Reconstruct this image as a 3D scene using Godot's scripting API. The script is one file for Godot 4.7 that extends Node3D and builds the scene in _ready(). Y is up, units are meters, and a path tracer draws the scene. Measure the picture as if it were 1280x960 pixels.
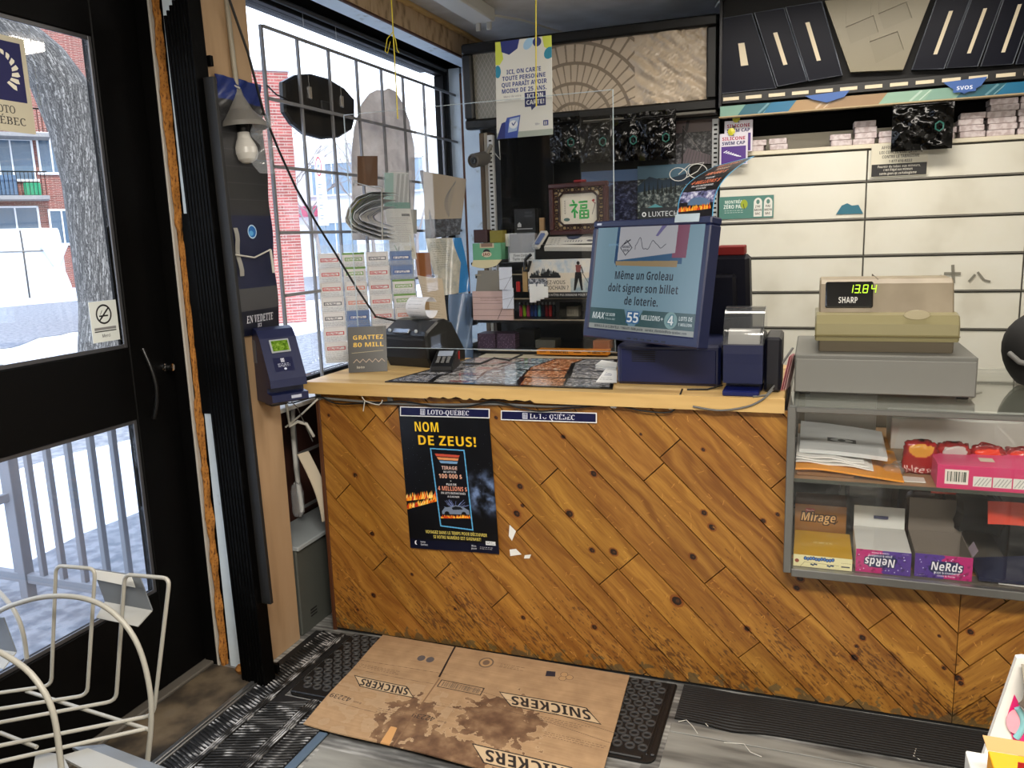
extends Node3D
# A small corner shop: a knotty pine checkout counter, lottery terminal, cash register over a glass candy case, window and door to a snowy street on the left.

const FOCAL := 1014.0                      # in pixels of the 1280 x 960 frame
const EYE := Vector3(1.6506, 1.44, 2.4225)
var look := Basis.from_euler(Vector3(deg_to_rad(-10.38), deg_to_rad(20.45), deg_to_rad(-1.9)))
var rng := RandomNumberGenerator.new()
var M := {}
var used := {}
var gx := {}
var noise := FastNoiseLite.new()

# ---------------------------------------------------------------- pixels to points on known planes
func ray(px: float, py: float) -> Vector3:
	return look * Vector3((px - 640.0) / FOCAL, -(py - 480.0) / FOCAL, -1.0)
func onx(px: float, py: float, x: float) -> Vector3:
	var d := ray(px, py)
	return EYE + d * ((x - EYE.x) / d.x)
func ony(px: float, py: float, y: float) -> Vector3:
	var d := ray(px, py)
	return EYE + d * ((y - EYE.y) / d.y)
func onz(px: float, py: float, z: float) -> Vector3:
	var d := ray(px, py)
	return EYE + d * ((z - EYE.z) / d.z)
# rectangle on a plane z = const: [x0, y0, x1, y1]
func rz(l: float, t: float, r: float, b: float, z: float) -> Array:
	var mx := (l + r) / 2.0
	var my := (t + b) / 2.0
	return [onz(l, my, z).x, onz(mx, b, z).y, onz(r, my, z).x, onz(mx, t, z).y]

# ---------------------------------------------------------------- mesh builder
class MB:
	var v := PackedVector3Array()
	var n := PackedVector3Array()
	var uv := PackedVector2Array()
	var c := PackedColorArray()
	var xf := Transform3D()
	var col := Color(1, 1, 1)
	func tri(a: Vector3, b: Vector3, d: Vector3, ua := Vector2.ZERO, ub := Vector2.ZERO, ud := Vector2.ZERO, na = null, nb = null, nd = null) -> void:
		# a, b, d run counter-clockwise seen from outside; Godot wants clockwise
		var A := xf * a
		var B := xf * b
		var D := xf * d
		var f := (B - A).cross(D - A)
		if f.length_squared() < 1e-16:
			return
		f = f.normalized()
		for q in [[A, ua, na], [D, ud, nd], [B, ub, nb]]:
			v.append(q[0])
			uv.append(q[1])
			c.append(col)
			n.append(f if q[2] == null else (xf.basis * (q[2] as Vector3)).normalized())
	func quad(a: Vector3, b: Vector3, d: Vector3, e: Vector3, r := Rect2(0, 0, 1, 1)) -> void:
		# corners counter-clockwise from outside: lower left, lower right, upper right, upper left
		var u0 := Vector2(r.position.x, r.end.y)
		var u1 := r.end
		var u2 := Vector2(r.end.x, r.position.y)
		var u3 := r.position
		tri(a, b, d, u0, u1, u2)
		tri(a, d, e, u0, u2, u3)
	func box(ct: Vector3, s: Vector3, bev := 0.0, b := Basis()) -> void:
		var old := xf
		xf = xf * Transform3D(b, ct)
		var h := s / 2.0
		bev = minf(bev, minf(h.x, minf(h.y, h.z)) * 0.95)
		for ax in 3:
			for sg in [-1.0, 1.0]:
				var o := Vector3.ZERO
				o[ax] = sg
				var u := Vector3.ZERO
				var w := Vector3.ZERO
				if ax == 0:
					u = Vector3(0, 0, -sg)
					w = Vector3.UP
				elif ax == 1:
					u = Vector3.RIGHT
					w = Vector3(0, 0, -sg)
				else:
					u = Vector3(sg, 0, 0)
					w = Vector3.UP
				var k: Vector3 = o * h
				var uu: Vector3 = u * (absf(u.dot(h)) - bev)
				var ww: Vector3 = w * (absf(w.dot(h)) - bev)
				quad(k - uu - ww, k + uu - ww, k + uu + ww, k - uu + ww)
		if bev > 0.0:
			for ax in 3:
				var p := (ax + 1) % 3
				var q := (ax + 2) % 3
				for sp in [-1.0, 1.0]:
					for sq in [-1.0, 1.0]:
						var a1 := Vector3.ZERO
						a1[p] = sp * h[p]
						a1[q] = sq * (h[q] - bev)
						var a2 := Vector3.ZERO
						a2[p] = sp * (h[p] - bev)
						a2[q] = sq * h[q]
						var e := Vector3.ZERO
						e[ax] = h[ax] - bev
						if sp * sq > 0:
							quad(a1 - e, a2 - e, a2 + e, a1 + e)
						else:
							quad(a2 - e, a1 - e, a1 + e, a2 + e)
						
			for sx in [-1.0, 1.0]:
				for sy in [-1.0, 1.0]:
					for sz in [-1.0, 1.0]:
						var A := Vector3(sx * h.x, sy * (h.y - bev), sz * (h.z - bev))
						var B := Vector3(sx * (h.x - bev), sy * h.y, sz * (h.z - bev))
						var C := Vector3(sx * (h.x - bev), sy * (h.y - bev), sz * h.z)
						if sx * sy * sz > 0:
							tri(A, B, C)
						else:
							tri(A, C, B)
		xf = old
	func span(a: Vector3, b: Vector3, bev := 0.0) -> void:
		box((a + b) / 2.0, (b - a).abs(), bev)
	# a bar of rectangular section from a to b
	func bar(a: Vector3, b: Vector3, w: float, t: float, bev := 0.0, up := Vector3.UP) -> void:
		var d := (b - a).normalized()
		if absf(d.dot(up)) > 0.98:
			up = Vector3.BACK if absf(d.z) < 0.9 else Vector3.UP
		var s := d.cross(up).normalized()
		var u := s.cross(d).normalized()
		box((a + b) / 2.0, Vector3(w, t, (b - a).length()), bev, Basis(s, u, -d))
	func tube(pts: Array, r: float, seg := 8, closed := false, taper := 1.0) -> void:
		var cnt := pts.size()
		var rings := []
		var nrm := []
		var side := Vector3.ZERO
		for i in cnt:
			var p: Vector3 = pts[i]
			var d: Vector3
			if closed:
				d = (pts[(i + 1) % cnt] - pts[(i - 1 + cnt) % cnt])
			elif i == 0:
				d = pts[1] - pts[0]
			elif i == cnt - 1:
				d = pts[i] - pts[i - 1]
			else:
				d = (pts[i + 1] - p).normalized() + (p - pts[i - 1]).normalized()
			d = d.normalized()
			if i == 0:
				side = d.cross(Vector3.UP if absf(d.y) < 0.9 else Vector3.RIGHT).normalized()
			else:
				side = (side - d * side.dot(d)).normalized()
			var up := d.cross(side)
			var rr := r * lerpf(1.0, taper, float(i) / maxf(1.0, cnt - 1))
			var ring := []
			var rn := []
			for k in seg:
				var a := TAU * k / seg
				var o := side * cos(a) + up * sin(a)
				ring.append(p + o * rr)
				rn.append(o)
			rings.append(ring)
			nrm.append(rn)
		var last := cnt if closed else cnt - 1
		for i in last:
			var j := (i + 1) % cnt
			for k in seg:
				var l := (k + 1) % seg
				var ua := Vector2(float(k) / seg, i)
				var ub := Vector2(float(k + 1) / seg, i)
				var uc := Vector2(float(k + 1) / seg, i + 1)
				var ud := Vector2(float(k) / seg, i + 1)
				tri(rings[i][k], rings[i][l], rings[j][l], ua, ub, uc, nrm[i][k], nrm[i][l], nrm[j][l])
				tri(rings[i][k], rings[j][l], rings[j][k], ua, uc, ud, nrm[i][k], nrm[j][l], nrm[j][k])
		if not closed:
			for k in range(1, seg - 1):
				tri(rings[0][0], rings[0][k + 1], rings[0][k])
				tri(rings[cnt - 1][0], rings[cnt - 1][k], rings[cnt - 1][k + 1])
	# profile of (radius, height) turned about the local y axis
	func lathe(prof: Array, seg := 24, t := Transform3D(), smooth := true) -> void:
		var old := xf
		xf = xf * t
		for i in prof.size() - 1:
			var p: Vector2 = prof[i]
			var q: Vector2 = prof[i + 1]
			var e := q - p
			var nn := Vector2(e.y, -e.x).normalized()
			for k in seg:
				var a0 := TAU * k / seg
				var a1 := TAU * (k + 1) / seg
				var d0 := Vector3(cos(a0), 0, -sin(a0))
				var d1 := Vector3(cos(a1), 0, -sin(a1))
				var n0 := d0 * nn.x + Vector3.UP * nn.y
				var n1 := d1 * nn.x + Vector3.UP * nn.y
				var A := d0 * p.x + Vector3.UP * p.y
				var B := d1 * p.x + Vector3.UP * p.y
				var C := d1 * q.x + Vector3.UP * q.y
				var D := d0 * q.x + Vector3.UP * q.y
				var u0 := float(k) / seg
				var u1 := float(k + 1) / seg
				var v0 := 1.0 - float(i) / (prof.size() - 1)
				var v1 := 1.0 - float(i + 1) / (prof.size() - 1)
				tri(A, B, C, Vector2(u0, v0), Vector2(u1, v0), Vector2(u1, v1), n0, n1, n1)
				tri(A, C, D, Vector2(u0, v0), Vector2(u1, v1), Vector2(u0, v1), n0, n1, n0)
		xf = old
	# polygon in the local xy plane, from z0 to z1; uv from box r
	func prism(poly: PackedVector2Array, z0: float, z1: float, r := Rect2(0, 0, 1, 1), bev := 0.0) -> void:
		if Geometry2D.is_polygon_clockwise(poly):
			poly.reverse()
		var inner := poly
		if bev > 0.0:
			var off := Geometry2D.offset_polygon(poly, -bev)
			if off.size() > 0 and off[0].size() == poly.size():
				inner = off[0]
				# line up the rings
				var best := 0
				var bd := 1e9
				for i in inner.size():
					var dd := inner[i].distance_to(poly[0])
					if dd < bd:
						bd = dd
						best = i
				var rot := PackedVector2Array()
				for i in inner.size():
					rot.append(inner[(i + best) % inner.size()])
				inner = rot
				if Geometry2D.is_polygon_clockwise(inner):
					inner.reverse()
			else:
				bev = 0.0
		var idx := Geometry2D.triangulate_polygon(inner)
		for i in range(0, idx.size(), 3):
			var a := inner[idx[i]]
			var b := inner[idx[i + 1]]
			var d := inner[idx[i + 2]]
			if (b - a).cross(d - a) < 0:
				var t := b
				b = d
				d = t
			var ua := Vector2((a.x - r.position.x) / r.size.x, 1.0 - (a.y - r.position.y) / r.size.y)
			var ub := Vector2((b.x - r.position.x) / r.size.x, 1.0 - (b.y - r.position.y) / r.size.y)
			var ud := Vector2((d.x - r.position.x) / r.size.x, 1.0 - (d.y - r.position.y) / r.size.y)
			tri(Vector3(a.x, a.y, z1), Vector3(b.x, b.y, z1), Vector3(d.x, d.y, z1), ua, ub, ud)
			tri(Vector3(a.x, a.y, z0), Vector3(d.x, d.y, z0), Vector3(b.x, b.y, z0), ua, ud, ub)
		for i in poly.size():
			var j := (i + 1) % poly.size()
			var a := poly[i]
			var b := poly[j]
			var ua := Vector2((a.x - r.position.x) / r.size.x, 1.0 - (a.y - r.position.y) / r.size.y)
			var ub := Vector2((b.x - r.position.x) / r.size.x, 1.0 - (b.y - r.position.y) / r.size.y)
			var zt := z1 - bev
			var zb := z0 + bev
			tri(Vector3(a.x, a.y, zb), Vector3(b.x, b.y, zb), Vector3(b.x, b.y, zt), ua, ub, ub)
			tri(Vector3(a.x, a.y, zb), Vector3(b.x, b.y, zt), Vector3(a.x, a.y, zt), ua, ub, ua)
			if bev > 0.0:
				var p := inner[i]
				var q := inner[j]
				tri(Vector3(a.x, a.y, zt), Vector3(b.x, b.y, zt), Vector3(q.x, q.y, z1), ua, ub, ub)
				tri(Vector3(a.x, a.y, zt), Vector3(q.x, q.y, z1), Vector3(p.x, p.y, z1), ua, ub, ua)
				tri(Vector3(b.x, b.y, zb), Vector3(a.x, a.y, zb), Vector3(p.x, p.y, z0), ub, ua, ua)
				tri(Vector3(b.x, b.y, zb), Vector3(p.x, p.y, z0), Vector3(q.x, q.y, z0), ub, ua, ub)
	# smooth surface: f(u, v) -> Vector3, u to the right and v downwards seen from outside
	func grid(f: Callable, nu: int, nv: int, r := Rect2(0, 0, 1, 1), flip := false) -> void:
		var P := []
		for j in nv + 1:
			var row := []
			for i in nu + 1:
				row.append(f.call(float(i) / nu, float(j) / nv))
			P.append(row)
		var N := []
		for j in nv + 1:
			var row := []
			for i in nu + 1:
				var du: Vector3 = P[j][mini(i + 1, nu)] - P[j][maxi(i - 1, 0)]
				var dv: Vector3 = P[mini(j + 1, nv)][i] - P[maxi(j - 1, 0)][i]
				var nn := dv.cross(du).normalized()
				row.append(-nn if flip else nn)
			N.append(row)
		for j in nv:
			for i in nu:
				var u0 := r.position.x + r.size.x * i / nu
				var u1 := r.position.x + r.size.x * (i + 1) / nu
				var v0 := r.position.y + r.size.y * j / nv
				var v1 := r.position.y + r.size.y * (j + 1) / nv
				var a := Vector2(u0, v1)
				var b := Vector2(u1, v1)
				var d := Vector2(u1, v0)
				var e := Vector2(u0, v0)
				if flip:
					tri(P[j + 1][i + 1], P[j + 1][i], P[j][i], b, a, e, N[j + 1][i + 1], N[j + 1][i], N[j][i])
					tri(P[j + 1][i + 1], P[j][i], P[j][i + 1], b, e, d, N[j + 1][i + 1], N[j][i], N[j][i + 1])
				else:
					tri(P[j + 1][i], P[j + 1][i + 1], P[j][i + 1], a, b, d, N[j + 1][i], N[j + 1][i + 1], N[j][i + 1])
					tri(P[j + 1][i], P[j][i + 1], P[j][i], a, d, e, N[j + 1][i], N[j][i + 1], N[j][i])
	# a sheet with thickness: front as grid(), back shifted along the normal of the middle
	func sheet(f: Callable, nu: int, nv: int, th: float, r := Rect2(0, 0, 1, 1)) -> void:
		grid(f, nu, nv, r)
		var du: Vector3 = f.call(1.0, 0.5) - f.call(0.0, 0.5)
		var dv: Vector3 = f.call(0.5, 1.0) - f.call(0.5, 0.0)
		var back := -dv.cross(du).normalized() * th
		grid(func(u, w): return f.call(u, w) + back, nu, nv, r, true)
		for k in 4:
			var m := nu if k % 2 == 0 else nv
			for i in m:
				var s := float(i) / m
				var e := float(i + 1) / m
				var a := Vector2(s, 1)
				var b := Vector2(e, 1)
				if k == 1:
					a = Vector2(1, 1 - s)
					b = Vector2(1, 1 - e)
				elif k == 2:
					a = Vector2(1 - s, 0)
					b = Vector2(1 - e, 0)
				elif k == 3:
					a = Vector2(0, s)
					b = Vector2(0, e)
				var p: Vector3 = f.call(a.x, a.y)
				var q: Vector3 = f.call(b.x, b.y)
				var ua := r.position + a * r.size
				var ub := r.position + b * r.size
				tri(p + back, q + back, q, ua, ub, ub)
				tri(p + back, q, p, ua, ub, ua)
	func mesh(inv := Transform3D()) -> ArrayMesh:
		var vv := PackedVector3Array()
		var nn := PackedVector3Array()
		vv.resize(v.size())
		nn.resize(v.size())
		for i in v.size():
			vv[i] = inv * v[i]
			nn[i] = inv.basis * n[i]
		var arr := []
		arr.resize(Mesh.ARRAY_MAX)
		arr[Mesh.ARRAY_VERTEX] = vv
		arr[Mesh.ARRAY_NORMAL] = nn
		arr[Mesh.ARRAY_TEX_UV] = uv
		arr[Mesh.ARRAY_COLOR] = c
		var m := ArrayMesh.new()
		m.add_surface_from_arrays(Mesh.PRIMITIVE_TRIANGLES, arr)
		return m

func mb(x := Transform3D()) -> MB:
	var b := MB.new()
	b.xf = x
	return b

# ---------------------------------------------------------------- objects
func numbered(called: String) -> String:
	if not used.has(called):
		used[called] = 0
		return called
	used[called] += 1
	return "%s_%03d" % [called, used[called]]
func thing(called: String, label: String, category: String, at := Vector3.ZERO, turn := 0.0, group := "") -> Node3D:
	var o := Node3D.new()
	o.name = numbered(called)
	add_child(o)
	o.position = at
	o.rotation.y = turn
	gx[o] = o.transform
	o.set_meta("label", label)
	o.set_meta("category", category)
	if group != "":
		o.set_meta("group", group)
	return o
# a mesh given in world coordinates (or in a thing's own when b.xf was set to gx[thing])
func part(b: MB, called: String, m: Material, parent: Node3D, label := "") -> MeshInstance3D:
	var o := MeshInstance3D.new()
	o.name = called
	var g: Transform3D = gx[parent]
	o.mesh = b.mesh(g.affine_inverse())
	o.material_override = m
	o.cast_shadow = GeometryInstance3D.SHADOW_CASTING_SETTING_ON
	parent.add_child(o, true)
	gx[o] = g
	if label != "":
		o.set_meta("label", label)
	return o
func put(b: MB, called: String, m: Material, label: String, category: String, group := "", base = null) -> MeshInstance3D:
	var o := MeshInstance3D.new()
	o.name = numbered(called)
	var lo := Vector3(1e9, 1e9, 1e9)
	var hi := -lo
	for p in b.v:
		lo = lo.min(p)
		hi = hi.max(p)
	var at := Vector3((lo.x + hi.x) / 2, lo.y, (lo.z + hi.z) / 2)
	if base != null:
		at = base
	o.mesh = b.mesh(Transform3D(Basis(), -at))
	o.position = at
	o.material_override = m
	add_child(o)
	gx[o] = o.transform
	if label != "":
		o.set_meta("label", label)
		o.set_meta("category", category)
	if group != "":
		o.set_meta("group", group)
	return o
func structure(b: MB, called: String, m: Material, label := "", category := "") -> MeshInstance3D:
	var o := put(b, called, m, label, category, "", Vector3.ZERO)
	o.set_meta("kind", "structure")
	return o
func copy(root: Node3D, at: Vector3, turn: float, label := "") -> Node3D:
	var base := String(root.name)
	var r: Node3D = root.duplicate()
	r.name = numbered(base)
	add_child(r)
	r.position = at
	r.rotation.y = turn
	if label != "":
		r.set_meta("label", label)
	return r

# ---------------------------------------------------------------- materials
func mat(col: Color, rough := 0.6, metal := 0.0, tex: Texture2D = null) -> StandardMaterial3D:
	var m := StandardMaterial3D.new()
	m.albedo_color = col
	m.roughness = rough
	m.metallic = metal
	if tex:
		m.albedo_texture = tex
	return m
func glass(col: Color, alpha: float, rough := 0.02) -> StandardMaterial3D:
	var m := mat(Color(col.r, col.g, col.b, alpha), rough)
	m.transparency = BaseMaterial3D.TRANSPARENCY_ALPHA
	m.cull_mode = BaseMaterial3D.CULL_DISABLED
	return m
func itex(im: Image) -> ImageTexture:
	return ImageTexture.create_from_image(im)
func print_mat(im: Image, rough := 0.5) -> StandardMaterial3D:
	var m := mat(Color.WHITE, rough, 0.0, itex(im))
	m.texture_repeat = false
	return m
func noise_tex(size: int, freq: float, cols: Array, offs: Array, oct := 4, sd := 1, stretch := Vector2(1, 1)) -> ImageTexture:
	var nz := FastNoiseLite.new()
	nz.seed = sd
	nz.noise_type = FastNoiseLite.TYPE_SIMPLEX_SMOOTH
	nz.frequency = freq
	nz.fractal_octaves = oct
	var im := Image.create(size, size, false, Image.FORMAT_RGB8)
	var g := Gradient.new()
	g.colors = PackedColorArray(cols)
	g.offsets = PackedFloat32Array(offs)
	var R := size / TAU
	for y in size:
		for x in size:
			# blend two lookups so that the picture tiles
			var fx := float(x) / size
			var a := nz.get_noise_2d(x * stretch.x, y * stretch.y)
			var b := nz.get_noise_2d((x - size) * stretch.x, y * stretch.y)
			var fy := float(y) / size
			var c := nz.get_noise_2d(x * stretch.x, (y - size) * stretch.y)
			var d := nz.get_noise_2d((x - size) * stretch.x, (y - size) * stretch.y)
			var val := lerpf(lerpf(a, b, fx), lerpf(c, d, fx), fy)
			im.set_pixel(x, y, g.sample(clampf(0.5 + val * 0.9, 0, 1)))
	return itex(im)
func worldmap(m: StandardMaterial3D, s: float) -> StandardMaterial3D:
	m.uv1_triplanar = true
	m.uv1_world_triplanar = true
	m.uv1_scale = Vector3(s, s, s)
	return m

# ---------------------------------------------------------------- drawing print into images
var fonts := {}
func font(style: String) -> Font:
	if not fonts.has(style):
		var f := SystemFont.new()
		f.font_names = PackedStringArray(["Droid Serif" if style.contains("serif") else ("Droid Sans Mono" if style.contains("mono") else "Droid Sans")])
		f.font_weight = 700 if style.contains("bold") else 400
		fonts[style] = f
	return fonts[style]
func paper(w: int, h: int, col: Color) -> Image:
	var im := Image.create(w, h, false, Image.FORMAT_RGBA8)
	im.fill(col)
	return im
# text centred on (cx, cy); width w > 0 stretches it to that many pixels; ang in quarter turns, slant shears
func text(im: Image, s: String, cx: float, cy: float, size: int, col: Color, w := 0.0, style := "bold", halfturn := false, shear := 0.0, align := 0, stroke = null) -> void:
	var ts := TextServerManager.get_primary_interface()
	var rid: RID = font(style).get_rids()[0]
	var fs := Vector2i(size, 0)
	var adv := 0.0
	for i in s.length():
		adv += ts.font_get_glyph_advance(rid, size, ts.font_get_glyph_index(rid, size, s.unicode_at(i), 0)).x
	var pad := 4 + int(absf(shear) * size)
	var L := Image.create(int(adv) + 2 * pad, int(size * 1.4) + 4, false, Image.FORMAT_RGBA8)
	L.fill(Color(col.r, col.g, col.b, 0))
	var x := float(pad)
	var base := int(size * 1.05)
	for i in s.length():
		var gi := ts.font_get_glyph_index(rid, size, s.unicode_at(i), 0)
		ts.font_render_glyph(rid, fs, gi)
		var r := ts.font_get_glyph_uv_rect(rid, fs, gi)
		var ti := ts.font_get_glyph_texture_idx(rid, fs, gi)
		if ti >= 0 and r.size.x > 0:
			var g: Image = ts.font_get_texture_image(rid, fs, ti)
			var off := ts.font_get_glyph_offset(rid, fs, gi)
			for yy in int(r.size.y):
				for xx in int(r.size.x):
					var al := g.get_pixel(int(r.position.x) + xx, int(r.position.y) + yy).a
					if al > 0.02:
						var ty := base + int(off.y) + yy
						var tx := int(x + off.x) + xx + int(shear * (base - ty))
						if tx >= 0 and ty >= 0 and tx < L.get_width() and ty < L.get_height():
							L.set_pixel(tx, ty, Color(col.r, col.g, col.b, al))
		x += ts.font_get_glyph_advance(rid, size, gi).x
	if stroke != null:
		var S := Image.create(L.get_width(), L.get_height(), false, Image.FORMAT_RGBA8)
		var k := maxi(1, int(size * 0.09))
		for yy in L.get_height():
			for xx in L.get_width():
				if L.get_pixel(xx, yy).a > 0.4:
					S.fill_rect(Rect2i(xx - k, yy - k, 2 * k + 1, 2 * k + 1), stroke)
		S.blend_rect(L, Rect2i(Vector2i.ZERO, L.get_size()), Vector2i.ZERO)
		L = S
	if w > 0.0:
		var k2 := w / maxf(1.0, adv)
		L.resize(maxi(2, int(L.get_width() * k2)), L.get_height(), Image.INTERPOLATE_BILINEAR)
	if halfturn:
		L.rotate_180()
	var dx := -L.get_width() / 2.0
	if align < 0:
		dx = -pad
	var dy := -(base - size * 0.36)
	if halfturn:
		dy = -(L.get_height() - (base - size * 0.36))
	im.blend_rect(L, Rect2i(Vector2i.ZERO, L.get_size()), Vector2i(int(cx + dx), int(cy + dy)))
func poly(im: Image, pts: Array, col: Color) -> void:
	var y0 := 1e9
	var y1 := -1e9
	for p in pts:
		y0 = minf(y0, p.y)
		y1 = maxf(y1, p.y)
	for y in range(maxi(0, int(y0)), mini(im.get_height() - 1, int(y1)) + 1):
		var xs := []
		for i in pts.size():
			var a: Vector2 = pts[i]
			var b: Vector2 = pts[(i + 1) % pts.size()]
			var yy := y + 0.5
			if (a.y <= yy) != (b.y <= yy):
				xs.append(a.x + (yy - a.y) / (b.y - a.y) * (b.x - a.x))
		xs.sort()
		for i in range(0, xs.size() - 1, 2):
			im.fill_rect(Rect2i(int(round(xs[i])), y, maxi(1, int(round(xs[i + 1])) - int(round(xs[i]))), 1), col)
func line(im: Image, a: Vector2, b: Vector2, w: float, col: Color) -> void:
	var d := (b - a).normalized()
	var s := Vector2(-d.y, d.x) * w / 2.0
	poly(im, [a + s, b + s, b - s, a - s], col)
func oval(im: Image, cx: float, cy: float, rx: float, ry: float, col: Color, tilt := 0.0) -> void:
	var pts := []
	for i in 40:
		pts.append(Vector2(cx, cy) + Vector2(cos(TAU * i / 40) * rx, sin(TAU * i / 40) * ry).rotated(tilt))
	poly(im, pts, col)
func frame_rect(im: Image, x: int, y: int, w: int, h: int, t: int, col: Color) -> void:
	im.fill_rect(Rect2i(x, y, w, t), col)
	im.fill_rect(Rect2i(x, y + h - t, w, t), col)
	im.fill_rect(Rect2i(x, y, t, h), col)
	im.fill_rect(Rect2i(x + w - t, y, t, h), col)
# lines of small print too small to read
func tiny(im: Image, x: int, y: int, w: int, rows: int, pitch: int, col: Color, th := 2) -> void:
	for r in rows:
		var xx := x
		while xx < x + w * (0.75 + 0.25 * rng.randf()):
			var l := rng.randi_range(th * 2, th * 7)
			im.fill_rect(Rect2i(xx, y + r * pitch, mini(l, x + w - xx), th), col)
			xx += l + th * 2
func speckle(im: Image, count: int, cols: Array, smin := 1, smax := 3, area := Rect2i()) -> void:
	if area.size == Vector2i.ZERO:
		area = Rect2i(Vector2i.ZERO, im.get_size())
	for i in count:
		var s := Vector2i(rng.randi_range(smin, smax), rng.randi_range(smin, smax))
		im.fill_rect(Rect2i(area.position + Vector2i(rng.randi_range(0, area.size.x), rng.randi_range(0, area.size.y)), s), cols[rng.randi_range(0, cols.size() - 1)])
# a picture patch made of noise bands (a printed photo)
func photo(im: Image, r: Rect2i, cols: Array, freq := 0.03, sd := 3, sharp := 1.0) -> void:
	var nz := FastNoiseLite.new()
	nz.seed = sd
	nz.frequency = freq
	nz.fractal_octaves = 5
	nz.fractal_gain = 0.7
	for y in range(r.position.y, mini(r.end.y, im.get_height())):
		for x in range(r.position.x, mini(r.end.x, im.get_width())):
			var t := clampf(0.5 + nz.get_noise_2d(x, y) * sharp, 0, 0.999) * (cols.size() - 1)
			var k := int(t)
			im.set_pixel(x, y, (cols[k] as Color).lerp(cols[k + 1], t - k))
# flat print laid on a face: corners lower left, lower right, upper right, upper left
func label_quad(a: Vector3, b: Vector3, c: Vector3, d: Vector3, lift := 0.0006) -> MB:
	var m := mb()
	var n := (b - a).cross(c - a).normalized() * lift
	m.quad(a + n, b + n, c + n, d + n)
	return m
# a thin card standing in a plane: as a box with the print on its front
func card(a: Vector3, b: Vector3, c: Vector3, d: Vector3, th := 0.002) -> MB:
	var m := mb()
	var n := (b - a).cross(c - a).normalized() * th
	m.quad(a, b, c, d)
	m.quad(b - n, a - n, d - n, c - n, Rect2(0.002, 0.002, 0.001, 0.001))
	m.quad(a - n, b - n, b, a, Rect2(0.002, 0.99, 0.99, 0.005))
	m.quad(d, c, c - n, d - n, Rect2(0.002, 0.002, 0.99, 0.005))
	m.quad(b, b - n, c - n, c, Rect2(0.99, 0.002, 0.005, 0.99))
	m.quad(a - n, a, d, d - n, Rect2(0.002, 0.002, 0.005, 0.99))
	return m
func barcode(im: Image, x: int, y: int, w: int, h: int, col := Color(0.08, 0.08, 0.08)) -> void:
	var xx := x
	while xx < x + w:
		var l := rng.randi_range(1, 4)
		im.fill_rect(Rect2i(xx, y, l, h), col)
		xx += l + rng.randi_range(1, 4)

# ---------------------------------------------------------------- the scene
func _ready() -> void:
	rng.seed = 20240217
	var cam := Camera3D.new()
	cam.name = "camera"
	cam.position = EYE
	cam.basis = look
	cam.fov = rad_to_deg(2.0 * atan(480.0 / FOCAL))
	cam.near = 0.02
	cam.far = 300.0
	add_child(cam)
	cam.current = true
	var env := Environment.new()
	env.background_mode = Environment.BG_SKY
	var sm := ProceduralSkyMaterial.new()
	sm.sky_top_color = Color(0.82, 0.89, 1.0)
	sm.sky_horizon_color = Color(0.97, 0.985, 1.0)
	sm.sky_energy_multiplier = 1.7
	sm.ground_bottom_color = Color(0.75, 0.77, 0.8)
	sm.ground_horizon_color = Color(0.93, 0.95, 0.98)
	sm.sun_angle_max = 1.0
	var sky := Sky.new()
	sky.sky_material = sm
	env.sky = sky
	env.tonemap_mode = Environment.TONE_MAPPER_LINEAR
	env.tonemap_exposure = 1.12
	env.sdfgi_enabled = true
	env.ssao_enabled = true
	env.ssil_enabled = true
	var we := WorldEnvironment.new()
	we.name = "world"
	we.environment = env
	add_child(we)
	var sun := DirectionalLight3D.new()
	sun.name = "sun"
	sun.light_color = Color(1.0, 0.97, 0.92)
	sun.light_energy = 1.05
	sun.light_angular_distance = 0.6
	sun.shadow_enabled = true
	add_child(sun)
	sun.look_at_from_position(Vector3.ZERO, Vector3(-0.62, -0.62, -0.42), Vector3.UP)
	materials()
	lamps()
	setting()
	street()
	counter()
	display_case()
	floor_things()
	left_side()
	counter_things()
	back_shelves()
	cabinet()
	corner_things()

func lamps() -> void:
	# unseen ceiling panels placed to light the counter, the entrance and ceiling, the clerk's aisle
	for s in [[Vector3(1.9, 2.425, 2.3), Vector2(1.2, 0.4), 10.0, "unseen white ceiling light panel over the shop floor, lighting the counter front"], [Vector3(0.75, 2.425, 1.5), Vector2(1.2, 0.3), 1.6, "unseen white ceiling light panel over the entrance mat, placed to brighten the ceiling and window corner"], [Vector3(1.75, 2.425, -0.62), Vector2(1.2, 0.3), 2.1, "unseen white ceiling light panel placed to light the clerk's aisle"]]:
		var at: Vector3 = s[0]
		var sz: Vector2 = s[1]
		var t := thing("unseen_ceiling_light", s[3], "ceiling light", at)
		var b := mb()
		b.box(at + Vector3(0, 0.022, 0), Vector3(sz.x + 0.06, 0.046, sz.y + 0.06), 0.006)
		part(b, "housing", M.white_metal, t)
		b = mb()
		b.box(at - Vector3(0, 0.006, 0), Vector3(sz.x, 0.01, sz.y), 0.002)
		part(b, "diffuser", M.lamp_glow, t)
		var l := AreaLight3D.new()
		l.name = "unseen_ceiling_light_glow"
		l.area_size = sz
		l.light_energy = s[2]
		l.light_color = Color(1.0, 0.965, 0.92)
		l.shadow_enabled = true
		l.set("omni_range", 12.0)
		l.set("area_range", 12.0)
		t.add_child(l)
		l.position = Vector3(0, -0.02, 0)
		l.rotation = Vector3(-PI / 2, 0, 0)

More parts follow.
